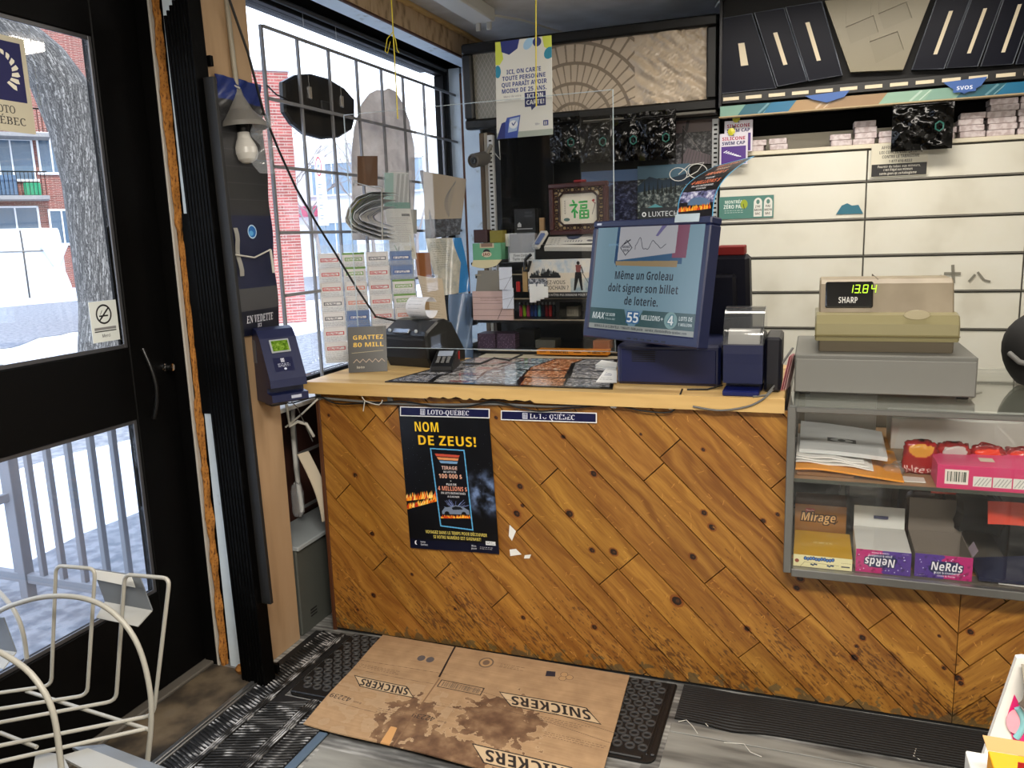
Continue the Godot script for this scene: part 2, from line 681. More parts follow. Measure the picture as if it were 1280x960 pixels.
func materials() -> void:
	M.white_metal = mat(Color(0.82, 0.82, 0.8), 0.45)
	M.lamp_glow = mat(Color(0.95, 0.93, 0.88), 0.5)
	M.lamp_glow.emission_enabled = true
	M.lamp_glow.emission = Color(1.0, 0.95, 0.86)
	M.lamp_glow.emission_energy_multiplier = 1.2
	M.black_paint = mat(Color(0.018, 0.017, 0.017), 0.55)
	M.black_paint.metallic_specular = 0.25
	M.black_matte = mat(Color(0.04, 0.04, 0.042), 0.75)
	M.black_plastic = mat(Color(0.045, 0.046, 0.05), 0.35)
	M.dark_grey = mat(Color(0.16, 0.16, 0.165), 0.5)
	M.mid_grey = mat(Color(0.42, 0.42, 0.41), 0.55)
	M.steel = mat(Color(0.55, 0.55, 0.54), 0.32, 0.85)
	M.chrome = mat(Color(0.8, 0.8, 0.8), 0.15, 1.0)
	M.wire_white = mat(Color(0.64, 0.63, 0.59), 0.4)
	M.paper = mat(Color(0.9, 0.9, 0.88), 0.8)
	M.paper_warm = mat(Color(0.86, 0.82, 0.73), 0.8)
	M.kraft = mat(Color(0.62, 0.46, 0.3), 0.85, 0.0, noise_tex(128, 0.03, [Color(0.86, 0.84, 0.8), Color(1, 1, 1)], [0.2, 0.8], 4, 5))
	M.navy = mat(Color(0.03, 0.075, 0.24), 0.4)
	M.navy.clearcoat_enabled = true
	M.navy.clearcoat = 0.3
	M.navy_dark = mat(Color(0.03, 0.035, 0.09), 0.4)
	M.cream = mat(Color(0.86, 0.83, 0.74), 0.45)
	M.yellow_cord = mat(Color(0.88, 0.8, 0.2), 0.6)
	M.acrylic = glass(Color(0.9, 0.95, 0.98), 0.12)
	M.acrylic_edge = glass(Color(0.86, 0.92, 0.94), 0.45, 0.1)
	M.pane = glass(Color(0.2, 0.23, 0.23), 0.02)
	M.bag_film = glass(Color(0.86, 0.88, 0.9), 0.1, 0.12)
	M.cable_black = mat(Color(0.03, 0.03, 0.03), 0.5)
	M.cable_grey = mat(Color(0.4, 0.4, 0.39), 0.5)
	M.cable_white = mat(Color(0.8, 0.79, 0.75), 0.5)
	M.red = mat(Color(0.62, 0.06, 0.05), 0.45)
	M.plywood = mat(Color(0.72, 0.61, 0.48), 0.75, 0.0, noise_tex(256, 0.012, [Color(0.74, 0.7, 0.64), Color(0.95, 0.93, 0.9), Color(1, 1, 1)], [0.15, 0.5, 0.9], 5, 8, Vector2(1.0, 0.12)))
	worldmap(M.plywood, 1.6)
	M.wood_top = mat(Color(0.85, 0.72, 0.49), 0.35, 0.0, noise_tex(256, 0.02, [Color(0.8, 0.74, 0.66), Color(0.97, 0.95, 0.9), Color(1, 1, 1)], [0.1, 0.5, 0.9], 5, 12, Vector2(0.1, 1.0)))
	worldmap(M.wood_top, 1.8)
	M.cardboard_plain = mat(Color(0.7, 0.54, 0.36), 0.85)
	M.light_blue_paint = mat(Color(0.82, 0.87, 0.9), 0.6, 0.0, noise_tex(256, 0.03, [Color(0.8, 0.78, 0.74), Color(0.97, 0.97, 0.97), Color(1, 1, 1)], [0.12, 0.3, 0.9], 5, 14))
	worldmap(M.light_blue_paint, 1.5)

func setting() -> void:
	# floor: worn grey ribbed vinyl
	var im := paper(1024, 1024, Color(0.42, 0.42, 0.4))
	noise.seed = 5
	noise.frequency = 0.004
	noise.fractal_octaves = 5
	for y in 1024:
		var rib := 0.9 + 0.1 * sin(y * TAU / 16.0)
		for x in 1024:
			var k := noise.get_noise_2d(x * 0.7, y * 3.0)
			var k2 := noise.get_noise_2d(x * 3.0 + 900, y * 14.0)
			var t := clampf(0.55 + k * 0.75 + k2 * 0.35, 0, 1)
			var cc := Color(0.3, 0.3, 0.295).lerp(Color(0.72, 0.72, 0.7), t)
			im.set_pixel(x, y, Color(cc.r * rib, cc.g * rib, cc.b * rib))
	var fm := mat(Color.WHITE, 0.55, 0.0, itex(im))
	worldmap(fm, 0.8)
	var b := mb()
	b.span(Vector3(-0.36, -0.1, -1.95), Vector3(3.7, 0.0, 4.2))
	structure(b, "floor", fm)
	# ceiling
	var cm := mat(Color(0.8, 0.79, 0.77), 0.8, 0.0, noise_tex(256, 0.02, [Color(0.92, 0.91, 0.9), Color(1, 1, 1)], [0.2, 0.8], 4, 21))
	worldmap(cm, 0.9)
	b = mb()
	b.span(Vector3(-0.45, 2.47, -2.0), Vector3(3.7, 2.6, 4.2))
	structure(b, "ceiling", cm)
	# back wall, painted black above the shelves
	b = mb()
	b.span(Vector3(-0.33, -0.1, -2.0), Vector3(3.7, 2.47, -1.9))
	structure(b, "wall_back", M.black_matte)
	var wm := mat(Color(0.8, 0.79, 0.76), 0.8)  # unseen walls, kept pale to bounce light into the shop
	b = mb()
	b.span(Vector3(3.6, -0.1, -1.9), Vector3(3.7, 2.47, 4.2))
	structure(b, "wall_right", wm)
	b = mb()
	b.span(Vector3(-0.45, -0.1, 4.1), Vector3(3.6, 2.47, 4.2))
	structure(b, "wall_front", wm)
	# left wall around the door and the window
	var maroon := mat(Color(0.3, 0.17, 0.14), 0.6, 0.0, noise_tex(128, 0.03, [Color(0.8, 0.8, 0.8), Color(1, 1, 1)], [0.2, 0.8], 4, 31))
	worldmap(maroon, 1.3)
	b = mb()
	b.span(Vector3(-0.45, -0.1, -1.9), Vector3(-0.27, 0.86, 0.1))
	structure(b, "wall_left", maroon)
	b = mb()
	b.span(Vector3(-0.45, 2.35, -1.9), Vector3(-0.27, 2.47, 0.33))
	b.span(Vector3(-0.45, 2.25, 0.33), Vector3(-0.27, 2.47, 1.5))
	b.span(Vector3(-0.45, -0.1, 1.5), Vector3(-0.27, 2.47, 4.1))
	b.span(Vector3(-0.45, -0.1, 0.1), Vector3(-0.1, 2.47, 0.3))
	structure(b, "wall_left", M.black_paint)
	# window head: light blue soffit board and a fluted beige fascia above it
	b = mb()
	b.span(Vector3(-0.187, 2.35, -1.9), Vector3(-0.086, 2.37, 0.1), 0.002)
	structure(b, "trim_1", M.light_blue_paint)
	var fasc := mat(Color(0.8, 0.7, 0.57), 0.75, 0.0, noise_tex(256, 0.05, [Color(0.62, 0.58, 0.52), Color(0.95, 0.93, 0.9), Color(1, 1, 1)], [0.1, 0.45, 0.9], 4, 33, Vector2(0.6, 0.25)))
	worldmap(fasc, 2.2)
	b = mb()
	for i in 5:
		var z1 := 0.1 - i * 0.4
		b.span(Vector3(-0.085, 2.354, z1 - 0.398), Vector3(-0.072, 2.466, z1), 0.002)
	structure(b, "trim_2", fasc)
	b = mb()
	b.span(Vector3(-0.072, 2.45, -1.9), Vector3(-0.05, 2.47, 0.1), 0.003)
	structure(b, "trim_3", M.wood_top)
	b = mb()
	b.span(Vector3(-0.088, 2.345, -1.9), Vector3(-0.074, 2.356, 0.1), 0.002)
	structure(b, "trim_4", mat(Color(0.3, 0.18, 0.12), 0.7))
	# right end of the window niche: light blue boards
	b = mb()
	b.span(Vector3(-0.185, 0.3, -1.9), Vector3(-0.085, 2.35, -1.868), 0.002)
	structure(b, "trim_5", M.light_blue_paint)
	b = mb()
	b.span(Vector3(-0.265, 0.86, -1.9), Vector3(-0.2, 2.35, -1.875), 0.002)
	structure(b, "trim_6", M.light_blue_paint)
	b = mb()
	b.span(Vector3(-0.2, 0.86, -1.9), Vector3(-0.186, 2.32, -1.872), 0.002)
	structure(b, "trim_7", mat(Color(0.36, 0.22, 0.14), 0.8))
	# window
	var w := thing("window_1", "wide shop window in a black frame beside the counter", "window", Vector3(-0.306, 0.86, -0.87))
	w.set_meta("kind", "structure")
	b = mb()
	for q in [[Vector3(-0.33, 2.31, -1.87), Vector3(-0.27, 2.37, 0.1)], [Vector3(-0.33, 0.86, -1.87), Vector3(-0.27, 0.9, 0.1)], [Vector3(-0.33, 0.9, -1.87), Vector3(-0.27, 2.31, -1.82)], [Vector3(-0.33, 0.9, 0.06), Vector3(-0.27, 2.31, 0.1)]]:
		b.span(q[0], q[1], 0.004)
	part(b, "window_frame", M.black_paint, w)
	b = mb()
	b.tube([Vector3(-0.262, 2.335, -1.83), Vector3(-0.262, 2.335, 0.1)], 0.011, 8)
	part(b, "curtain_rail", M.dark_grey, w)
	b = mb()
	b.span(Vector3(-0.306, 0.9, -1.82), Vector3(-0.3, 2.31, 0.06))
	part(b, "pane", M.pane, w)
	# sill ledge
	b = mb()
	b.span(Vector3(-0.27, 0.845, -1.87), Vector3(-0.1, 0.862, 0.1), 0.003)
	structure(b, "trim_8", M.white_metal)
	door()
	# plywood pilaster between window and door
	b = mb()
	b.span(Vector3(-0.1, 0.0, 0.1), Vector3(-0.082, 2.47, 0.32), 0.002)
	structure(b, "trim_9", M.plywood)
	# the reveal beside the door: black jamb, crumbling foam, grey-blue board
	b = mb()
	b.span(Vector3(-0.306, 0.0, 0.3), Vector3(-0.252, 2.3, 0.345), 0.003)
	structure(b, "trim_10", M.black_paint)
	var edge := mb()
	edge.span(Vector3(-0.253, 0.0, 0.33), Vector3(-0.246, 2.47, 0.347), 0.001)
	structure(edge, "trim_11", mat(Color(0.72, 0.7, 0.66), 0.5))
	b = mb()
	b.span(Vector3(-0.206, 0.0, 0.3), Vector3(-0.13, 0.92, 0.338), 0.002)
	b.span(Vector3(-0.206, 1.52, 0.3), Vector3(-0.12, 2.47, 0.338), 0.002)
	structure(b, "trim_12", M.light_blue_paint)
	b = mb()
	b.span(Vector3(-0.212, 0.9, 0.3), Vector3(-0.12, 1.54, 0.342), 0.002)
	for y in [1.0, 1.24, 1.48]:
		b.box(Vector3(-0.185, y, 0.343), Vector3(0.008, 0.008, 0.004), 0.001)
	structure(b, "trim_13", M.black_paint)
	# expanding foam, lumpy, between the two boards
	var foam := mat(Color(0.7, 0.47, 0.2), 0.9, 0.0, noise_tex(128, 0.05, [Color(0.5, 0.42, 0.36), Color(0.9, 0.88, 0.84), Color(1, 1, 1)], [0.15, 0.4, 0.9], 4, 41))
	b = mb()
	noise.seed = 9
	noise.frequency = 1.0
	b.grid(func(u, v):
		var y: float = lerp(2.46, 0.0, v)
		var k: float = noise.get_noise_2d(u * 3.0, y * 14.0)
		var thick: float = 0.5 + 0.5 * noise.get_noise_1d(y * 5.0)
		if y > 0.95 and y < 1.5: thick *= 0.35
		return Vector3(lerp(-0.247, -0.228 + 0.016 * k + 0.01 * thick, u), y, 0.325 + sin(u * PI) * (0.006 + 0.03 * thick) + 0.012 * k), 6, 160, Rect2(0, 0, 1, 30))
	structure(b, "trim_14", foam)
	b = mb()
	b.lathe([Vector2(0, 0), Vector2(0.02, 0.002), Vector2(0.024, 0.015), Vector2(0.016, 0.028), Vector2(0, 0.03)], 10, Transform3D(Basis().scaled(Vector3(1.4, 1, 0.9)), Vector3(-0.13, 0.0, 0.36)))
	put(b, "foam_crumb", foam, "crumb of tan insulating foam on the floor by the door jamb", "debris")

func door() -> void:
	var d := thing("door_1", "black shop door with two glass panes", "door", Vector3(-0.33, 0.0, 0.9))
	d.set_meta("kind", "structure")
	var z0 := 0.3
	var z1 := 1.45
	var x0 := -0.352
	var x1 := -0.306
	var b := mb()
	b.span(Vector3(x0, 0.015, 0.3), Vector3(x1, 2.25, 0.515), 0.003)
	b.span(Vector3(x0, 0.015, 1.3), Vector3(x1, 2.25, 1.48), 0.003)
	part(b, "stile", M.black_paint, d)
	b = mb()
	b.span(Vector3(x0, 2.04, 0.515), Vector3(x1, 2.25, 1.3), 0.003)
	part(b, "rail", M.black_paint, d)
	b = mb()
	b.span(Vector3(x0, 0.915, 0.515), Vector3(x1, 1.14, 1.3), 0.003)
	part(b, "rail", M.black_paint, d)
	b = mb()
	b.span(Vector3(x0, 0.015, 0.515), Vector3(x1, 0.342, 1.3), 0.003)
	part(b, "rail", M.black_paint, d)
	var bead := mat(Color(0.32, 0.32, 0.33), 0.35, 0.4)
	for q in [[1.14, 2.04], [0.342, 0.915]]:
		b = mb()
		b.span(Vector3(x0 + 0.012, q[0], 0.515), Vector3(x1 - 0.012, q[1], 1.3))
		part(b, "pane", M.pane, d)
		b = mb()
		var xx := x1 - 0.006
		b.span(Vector3(xx - 0.006, q[0], 0.515), Vector3(xx, q[1], 0.527), 0.001)
		b.span(Vector3(xx - 0.006, q[0], 1.288), Vector3(xx, q[1], 1.3), 0.001)
		b.span(Vector3(xx - 0.006, q[0], 0.527), Vector3(xx, q[0] + 0.012, 1.288), 0.001)
		b.span(Vector3(xx - 0.006, q[1] - 0.012, 0.527), Vector3(xx, q[1], 1.288), 0.001)
		part(b, "glazing_bead", bead, d)
	# pull handle and lock knob on the stile
	b = mb()
	var hp := []
	for i in 13:
		var t := i / 12.0
		hp.append(Vector3(x1 + 0.004 + 0.03 * sin(t * PI), lerpf(1.13, 0.905, t), 0.462 + 0.006 * cos(t * PI)))
	b.tube(hp, 0.007, 8)
	part(b, "pull_handle", M.black_plastic, d, "curved black pull handle")
	b = mb()
	b.lathe([Vector2(0.013, 0), Vector2(0.013, 0.006), Vector2(0.007, 0.008), Vector2(0.007, 0.018), Vector2(0.012, 0.02), Vector2(0.012, 0.034), Vector2(0, 0.035)], 16, Transform3D(Basis(Vector3(0, 0, 1), -PI / 2), Vector3(x1, 1.058, 0.385)))
	part(b, "lock_knob", M.chrome, d, "small chrome lock knob")
	# lottery sticker on the upper pane
	var im := paper(300, 420, Color(0.76, 0.73, 0.64))
	im.fill_rect(Rect2i(24, 24, 252, 260), Color(0.04, 0.05, 0.3))
	for i in 9:
		var a0 := -1.9 + i * 0.33
		var c0 := Vector2(150, 158)
		var w := 10.0 + i * 6.0
		var rr := 92.0
		var p := c0 + Vector2(cos(a0), sin(a0)) * rr
		var tang := Vector2(-sin(a0), cos(a0))
		var rad := Vector2(cos(a0), sin(a0))
		poly(im, [p - rad * w * 0.55 - tang * 3, p + rad * 6 - tang * 14, p + rad * w * 0.35 + tang * 2, p + rad * 4 + tang * 9, p - rad * w * 0.6 + tang * 12], Color(0.9, 0.88, 0.8))
	text(im, "LOTO", 150, 322, 46, Color(0.06, 0.06, 0.1), 120, "serif")
	text(im, "QUÉBEC", 150, 372, 46, Color(0.06, 0.06, 0.1), 210, "serif")
	var xs := x1 - 0.0118
	var q0 := onx(0, 45, xs)
	var s1 := onx(31, 50, xs)
	var s2 := onx(43, 168, xs)
	var hh := s1.y - s2.y
	var ww := hh * 300.0 / 420.0
	var zc := (s1.z + s2.z) / 2.0
	part(card(Vector3(xs + 0.001, s2.y, zc + ww), Vector3(xs + 0.001, s2.y, zc), Vector3(xs + 0.001, s1.y, zc), Vector3(xs + 0.001, s1.y, zc + ww), 0.001), "sticker", print_mat(im), d, "beige and navy square lottery sticker")
	im = paper(160, 190, Color(0.86, 0.88, 0.86))
	oval(im, 80, 62, 46, 46, Color(0.05, 0.05, 0.05))
	oval(im, 80, 62, 38, 38, Color(0.86, 0.88, 0.86))
	im.fill_rect(Rect2i(52, 66, 52, 7), Color(0.05, 0.05, 0.05))
	line(im, Vector2(60, 62), Vector2(72, 44), 3, Color(0.1, 0.1, 0.1))
	line(im, Vector2(52, 90), Vector2(110, 34), 8, Color(0.05, 0.05, 0.05))
	im.fill_rect(Rect2i(16, 122, 128, 12), Color(0.5, 0.5, 0.5))
	im.fill_rect(Rect2i(16, 138, 128, 5), Color(0.12, 0.12, 0.12))
	text(im, "Merci", 80, 162, 20, Color(0.2, 0.2, 0.2), 0, "plain")
	var m0 := onx(110, 378, xs)
	var m1 := onx(150, 424, xs)
	part(card(Vector3(xs + 0.001, m1.y, m0.z), Vector3(xs + 0.001, m1.y, m1.z), Vector3(xs + 0.001, m0.y, m1.z), Vector3(xs + 0.001, m0.y, m0.z), 0.001), "sticker", print_mat(im), d, "white no smoking sticker")
	# threshold
	b = mb()
	b.span(Vector3(-0.36, 0.0, 0.3), Vector3(-0.27, 0.014, 1.5), 0.004)
	part(b, "threshold", mat(Color(0.35, 0.33, 0.3), 0.6), d)

func street() -> void:
	var G := -0.15
	var snow := mat(Color(0.93, 0.95, 0.98), 0.7, 0.0, noise_tex(256, 0.02, [Color(0.86, 0.88, 0.92), Color(1, 1, 1)], [0.3, 0.6], 5, 51))
	worldmap(snow, 0.3)
	var b := mb()
	b.span(Vector3(-70, G - 0.4, -70), Vector3(-0.45, G - 0.005, 30))
	structure(b, "ground", snow)
	# asphalt path in front of the door and the parking lane beyond, with ragged snow edges
	var asph := mat(Color(0.55, 0.56, 0.58), 0.85, 0.0, noise_tex(256, 0.06, [Color(0.75, 0.77, 0.8), Color(0.95, 0.95, 0.95), Color(1.25, 1.25, 1.25)], [0.2, 0.6, 0.85], 5, 52))
	worldmap(asph, 0.6)
	noise.seed = 17
	noise.frequency = 0.35
	for q in [[-2.1, -0.9, 0.25, "paved_path"], [-6.6, -3.2, 0.5, "paved_path"], [-20.5, -11.5, 0.9, "paved_path"]]:
		b = mb()
		b.grid(func(u, v):
			var z: float = lerp(26.0, -40.0, u)
			var e0: float = q[0] + q[2] * noise.get_noise_2d(z, q[0] * 7.0)
			var e1: float = q[1] + q[2] * noise.get_noise_2d(z, q[1] * 9.0 + 4.0)
			return Vector3(lerp(e1, e0, 1.0 - v), G + 0.004, z), 160, 2)
		structure(b, "path", asph)
	# snow banks
	for q in [[-3.0, 0.7, 0.28, -40.0], [-8.6, 1.6, 0.3, -2.0], [-22.0, 1.2, 0.5, -12.0]]:
		b = mb()
		b.grid(func(u, v):
			var z: float = lerp(20.0, q[3], u)
			var w: float = (v - 0.5) * 2.0
			var h: float = (1.0 - w * w) * (0.5 + 0.9 * noise.get_noise_2d(z * 1.5, q[0] + v * 1.5))
			return Vector3(q[0] - w * (q[1] + 0.5 * noise.get_noise_2d(z, 70.0 + q[0])), G - 0.03 + maxf(0.0, h) * q[2], z), 120, 8)
		var o := put(b, "snow_bank", snow, "long low bank of ploughed snow beside the paving outside", "snow")
		o.set_meta("kind", "stuff")
		o.set_meta("group", "ploughed snow outside")
	railing(G)
	tree(G)
	brick_building(G)
	tent(G)
	window_view(G)

func railing(G: float) -> void:
	var t := thing("ramp_railing", "white metal ramp railing with upright bars outside the door", "railing", Vector3(-1.2, G, -0.12))
	var rm := mat(Color(0.5, 0.51, 0.53), 0.5)
	var z := -0.12
	var b := mb()
	b.bar(Vector3(-2.1, -0.05, z), Vector3(-0.5, -0.05, z), 0.035, 0.045, 0.003)
	part(b, "rail", rm, t)
	b = mb()
	b.bar(Vector3(-2.1, 0.92, z), Vector3(-0.5, 0.92, z), 0.04, 0.05, 0.003)
	part(b, "rail", rm, t)
	for px in [-24.0, 6.0, 38.0, 63.0, 90.0, 119.0, 147.0, 176.0]:
		var x := onz(px, 600, z).x
		b = mb()
		b.bar(Vector3(x, -0.04, z), Vector3(x, 0.9, z), 0.026, 0.026, 0.002)
		part(b, "baluster", rm, t)
	for x in [onz(18, 620, z).x, -0.52]:
		b = mb()
		b.bar(Vector3(x, G, z), Vector3(x, 0.95, z), 0.05, 0.05, 0.003)
		part(b, "post", rm, t)
	# return along the ramp
	var xa := onz(18, 620, z).x
	b = mb()
	b.bar(Vector3(xa, 0.35, z), Vector3(xa - 0.7, 0.1, z + 0.9), 0.03, 0.04, 0.003)
	part(b, "rail", rm, t)

func tree(G: float) -> void:
	# a thick trunk with furrowed bark, forking above
	var base := ony(128, 470, G)
	var t := thing("street_tree", "thick leaning tree trunk with rough grey bark outside the door", "tree", base)
	noise.seed = 23
	noise.frequency = 0.09
	var im := paper(512, 512, Color.WHITE)
	var nz := FastNoiseLite.new()
	nz.seed = 4
	nz.noise_type = FastNoiseLite.TYPE_CELLULAR
	nz.cellular_return_type = FastNoiseLite.RETURN_DISTANCE2_SUB
	nz.frequency = 0.03
	for y in 512:
		for x in 512:
			var wob := noise.get_noise_2d(x * 0.3, y * 0.3) * 26.0
			var k := clampf((nz.get_noise_2d(x * 1.5 + wob, y * 0.42 + wob) + 1.0) * 1.8, 0, 1)
			var f := noise.get_noise_2d(x * 3.0, y * 3.0)
			var cc := Color(0.12, 0.115, 0.11).lerp(Color(0.6, 0.59, 0.57), clampf(k * 0.9 + f * 0.25, 0, 1))
			im.set_pixel(x, y, cc)
	var bark := mat(Color.WHITE, 0.95, 0.0, itex(im))
	var dist := EYE.distance_to(base)
	var r0 := 0.33
	# centre line: follow the lean seen in the door glass at the trunk's own distance
	var side := Vector3(0.75, 0, -0.66).normalized()
	var line_px := [[132, 520], [131, 440], [128, 380], [118, 300], [108, 230], [97, 170], [78, 110], [40, 60], [-10, 15]]
	var pts := []
	var fwd := (base - EYE)
	fwd.y = 0
	fwd = fwd.normalized()
	for q in line_px:
		var d := ray(q[0], q[1])
		var k := (base - EYE).dot(fwd) / d.dot(fwd)
		pts.append(EYE + d * k)
	pts[0].y = G - 0.05
	var radii := [0.36, 0.31, 0.27, 0.27, 0.275, 0.3, 0.34, 0.34, 0.3]
	var b := mb()
	b.grid(func(u, v):
		var s: float = (1.0 - v) * (pts.size() - 1)
		var i := mini(int(s), pts.size() - 2)
		var p: Vector3 = pts[i].lerp(pts[i + 1], s - i)
		var r: float = lerp(radii[i], radii[i + 1], s - i)
		var a: float = u * TAU
		var o: Vector3 = side * cos(a) + fwd * -sin(a)
		return p + o * r * (1.0 + 0.05 * noise.get_noise_2d(cos(a) * 9.0, p.y * 6.0 + sin(a) * 9.0)), 40, 60, Rect2(0, 0, 3, 4), true)
	part(b, "trunk", bark, t)
	b = mb()
	var fork: Vector3 = pts[5]
	var fp := []
	for i in 6:
		fp.append(fork + side * (0.05 + i * 0.32) + Vector3.UP * (0.1 + i * 0.3) - fwd * 0.1 * i)
	b.tube(fp, 0.17, 14, false, 0.6)
	part(b, "branch", bark, t)

func brick_mat(tone: Color) -> StandardMaterial3D:
	var key := "brick_%s" % tone.to_html()
	if M.has(key):
		return M[key]
	var im := paper(256, 256, Color(0.66, 0.6, 0.56))
	for r in 16:
		for c in 5:
			var v := rng.randf_range(0.8, 1.12)
			var x := c * 64 - (32 if r % 2 == 1 else 0)
			im.fill_rect(Rect2i(x + 2, r * 16 + 2, 60, 12), Color(tone.r * v, tone.g * v, tone.b * v))
	M[key] = mat(Color.WHITE, 0.85, 0.0, itex(im))
	worldmap(M[key], 1.1)
	return M[key]

# a wall facing +x-ish with window openings; helper for far buildings
func far_window(t: Node3D, at: Vector3, w: float, h: float, basis: Basis, frame: Material, pane: Material) -> void:
	var b := mb(Transform3D(basis, at))
	for q in [[Vector3(0, h / 2 - 0.04, 0), Vector3(w, 0.08, 0.12)], [Vector3(0, -h / 2 + 0.04, 0.02), Vector3(w + 0.16, 0.1, 0.16)], [Vector3(-w / 2 + 0.04, 0, 0), Vector3(0.08, h, 0.12)], [Vector3(w / 2 - 0.04, 0, 0), Vector3(0.08, h, 0.12)], [Vector3(0, 0, 0), Vector3(0.06, h, 0.1)]]:
		b.box(q[0], q[1], 0.01)
	var f := part(b, "window", frame, t)
	b = mb(Transform3D(basis, at))
	b.box(Vector3(0, 0, 0.0), Vector3(w - 0.1, h - 0.1, 0.03))
	part(b, "pane", pane, f)

func brick_building(G: float) -> void:
	# facade turned to the shop; built on the ground behind the tent
	var base := ony(60, 369, G)
	var right := Vector3(0.62, 0, -0.785).normalized()      # towards the right of the picture along the facade
	var out := Vector3(0.785, 0, 0.62).normalized()
	var bs := Basis(right, Vector3.UP, out)
	var o := base - out * 5.5
	var t := thing("brick_apartment_block", "red brick apartment block with balconies across the snowy yard", "building", o)
	var b := mb(Transform3D(bs, o))
	b.box(Vector3(-6, 6, -4), Vector3(26, 12, 8))
	part(b, "wall", brick_mat(Color(0.47, 0.2, 0.17)), t)
	var fr := mat(Color(0.86, 0.87, 0.88), 0.5)
	var pane := mat(Color(0.3, 0.38, 0.45), 0.15)
	var pick := func(px: float, py: float) -> Vector3:
		var d := ray(px, py)
		return EYE + d * ((o - EYE).dot(out) / d.dot(out))
	for q in [[79, 284, 1.0, 1.5], [64, 192, 1.0, 1.7], [20, 273, 1.7, 1.0], [15, 200, 1.6, 1.7], [-30, 200, 1.6, 1.7], [-40, 273, 1.6, 1.0], [64, 95, 1.0, 1.7], [112, 290, 1.0, 1.5], [112, 190, 1.0, 1.7]]:
		far_window(t, pick.call(q[0], q[1]) + out * 0.03, q[2], q[3], bs, fr, pane)
	# balcony with black railing, green and blue bins
	for q in [[8, 249], [8, 172]]:
		var p: Vector3 = pick.call(q[0], q[1])
		b = mb(Transform3D(bs, p))
		b.box(Vector3(-0.6, 0, 0.65), Vector3(4.2, 0.16, 1.3), 0.01)
		var bal := part(b, "balcony", mat(Color(0.5, 0.5, 0.5), 0.8), t)
		b = mb(Transform3D(bs, p))
		b.box(Vector3(-0.6, 1.0, 1.25), Vector3(4.2, 0.05, 0.05))
		for i in 30:
			b.box(Vector3(-2.65 + i * 0.14, 0.55, 1.25), Vector3(0.025, 0.9, 0.025))
		part(b, "balustrade", M.black_paint, bal)
	var p2: Vector3 = pick.call(8, 249)
	b = mb(Transform3D(bs, p2))
	b.box(Vector3(0.95, 0.35, 0.6), Vector3(0.6, 0.5, 0.5), 0.03)
	put(b, "storage_bin", mat(Color(0.1, 0.55, 0.38), 0.6), "green plastic bin on the brick block's balcony", "bin")
	b = mb(Transform3D(bs, p2))
	b.box(Vector3(0.1, 0.5, 0.6), Vector3(0.7, 0.8, 0.5), 0.03)
	put(b, "storage_bin", mat(Color(0.3, 0.4, 0.5), 0.6), "slate blue plastic bin on the brick block's balcony", "bin")

func tent(G: float) -> void:
	var a := ony(62, 371, G)
	var right := Vector3(0.62, 0, -0.785).normalized()
	var out := Vector3(0.785, 0, 0.62).normalized()
	var bs := Basis(right, Vector3.UP, out)
	var t := thing("car_shelter", "white tarpaulin car shelter with a rounded roof in the snowy yard", "shelter", a)
	var cloth := mat(Color(0.8, 0.82, 0.84), 0.6)
	cloth.backlight_enabled = true
	cloth.backlight = Color(0.4, 0.4, 0.4)
	var b := mb(Transform3D(bs, a))
	var prof := [Vector2(0, 0), Vector2(0.0, 1.6), Vector2(-0.35, 2.0), Vector2(-1.0, 2.3), Vector2(-1.7, 2.4), Vector2(-2.4, 2.3), Vector2(-3.1, 2.0), Vector2(-3.4, 1.6), Vector2(-3.4, 0)]
	# shelter runs along the facade: roof arch across `out`, length along right
	b.grid(func(u, v):
		var s: float = v * (prof.size() - 1)
		var i := mini(int(s), prof.size() - 2)
		var q: Vector2 = prof[i].lerp(prof[i + 1], s - i)
		return Vector3(lerp(-6.5, 0.6, u), q.y, q.x), 12, 24, Rect2(0, 0, 1, 1), true)
	part(b, "cover", cloth, t)
	b = mb(Transform3D(bs, a))
	var end := PackedVector2Array()
	for q in prof:
		end.append(Vector2(q.x, q.y))
	var eb := mb(Transform3D(bs * Basis(Vector3(0, 0, 1), Vector3.UP, Vector3(-1, 0, 0)), a + bs * Vector3(0.6, 0, 0)))
	eb.prism(end, 0.0, 0.02)
	part(eb, "end_flap", cloth, t)
	# gathered flap tied at the corner
	b = mb(Transform3D(bs, a))
	b.lathe([Vector2(0.42, 0), Vector2(0.36, 0.4), Vector2(0.26, 0.8), Vector2(0.1, 1.05), Vector2(0.3, 1.5), Vector2(0.45, 1.8)], 14, Transform3D(Basis(), Vector3(0.35, 0, 0.1)))
	part(b, "tied_flap", cloth, t)
	b = mb(Transform3D(bs, a))
	b.tube([Vector3(-6.5, 1.6, 0.03), Vector3(0.6, 1.6, 0.03)], 0.025, 5)
	part(b, "eave_cord", M.mid_grey, t)
	for x in [-6.2, -4.3, -2.4, -0.6]:
		b = mb(Transform3D(bs, a))
		var pts := []
		for q in prof:
			pts.append(Vector3(x, q.y, q.x + (0.02 if q.x > -1.7 else -0.02)))
		b.tube(pts.slice(0, 4), 0.03, 6)
		part(b, "rib", M.dark_grey, t)

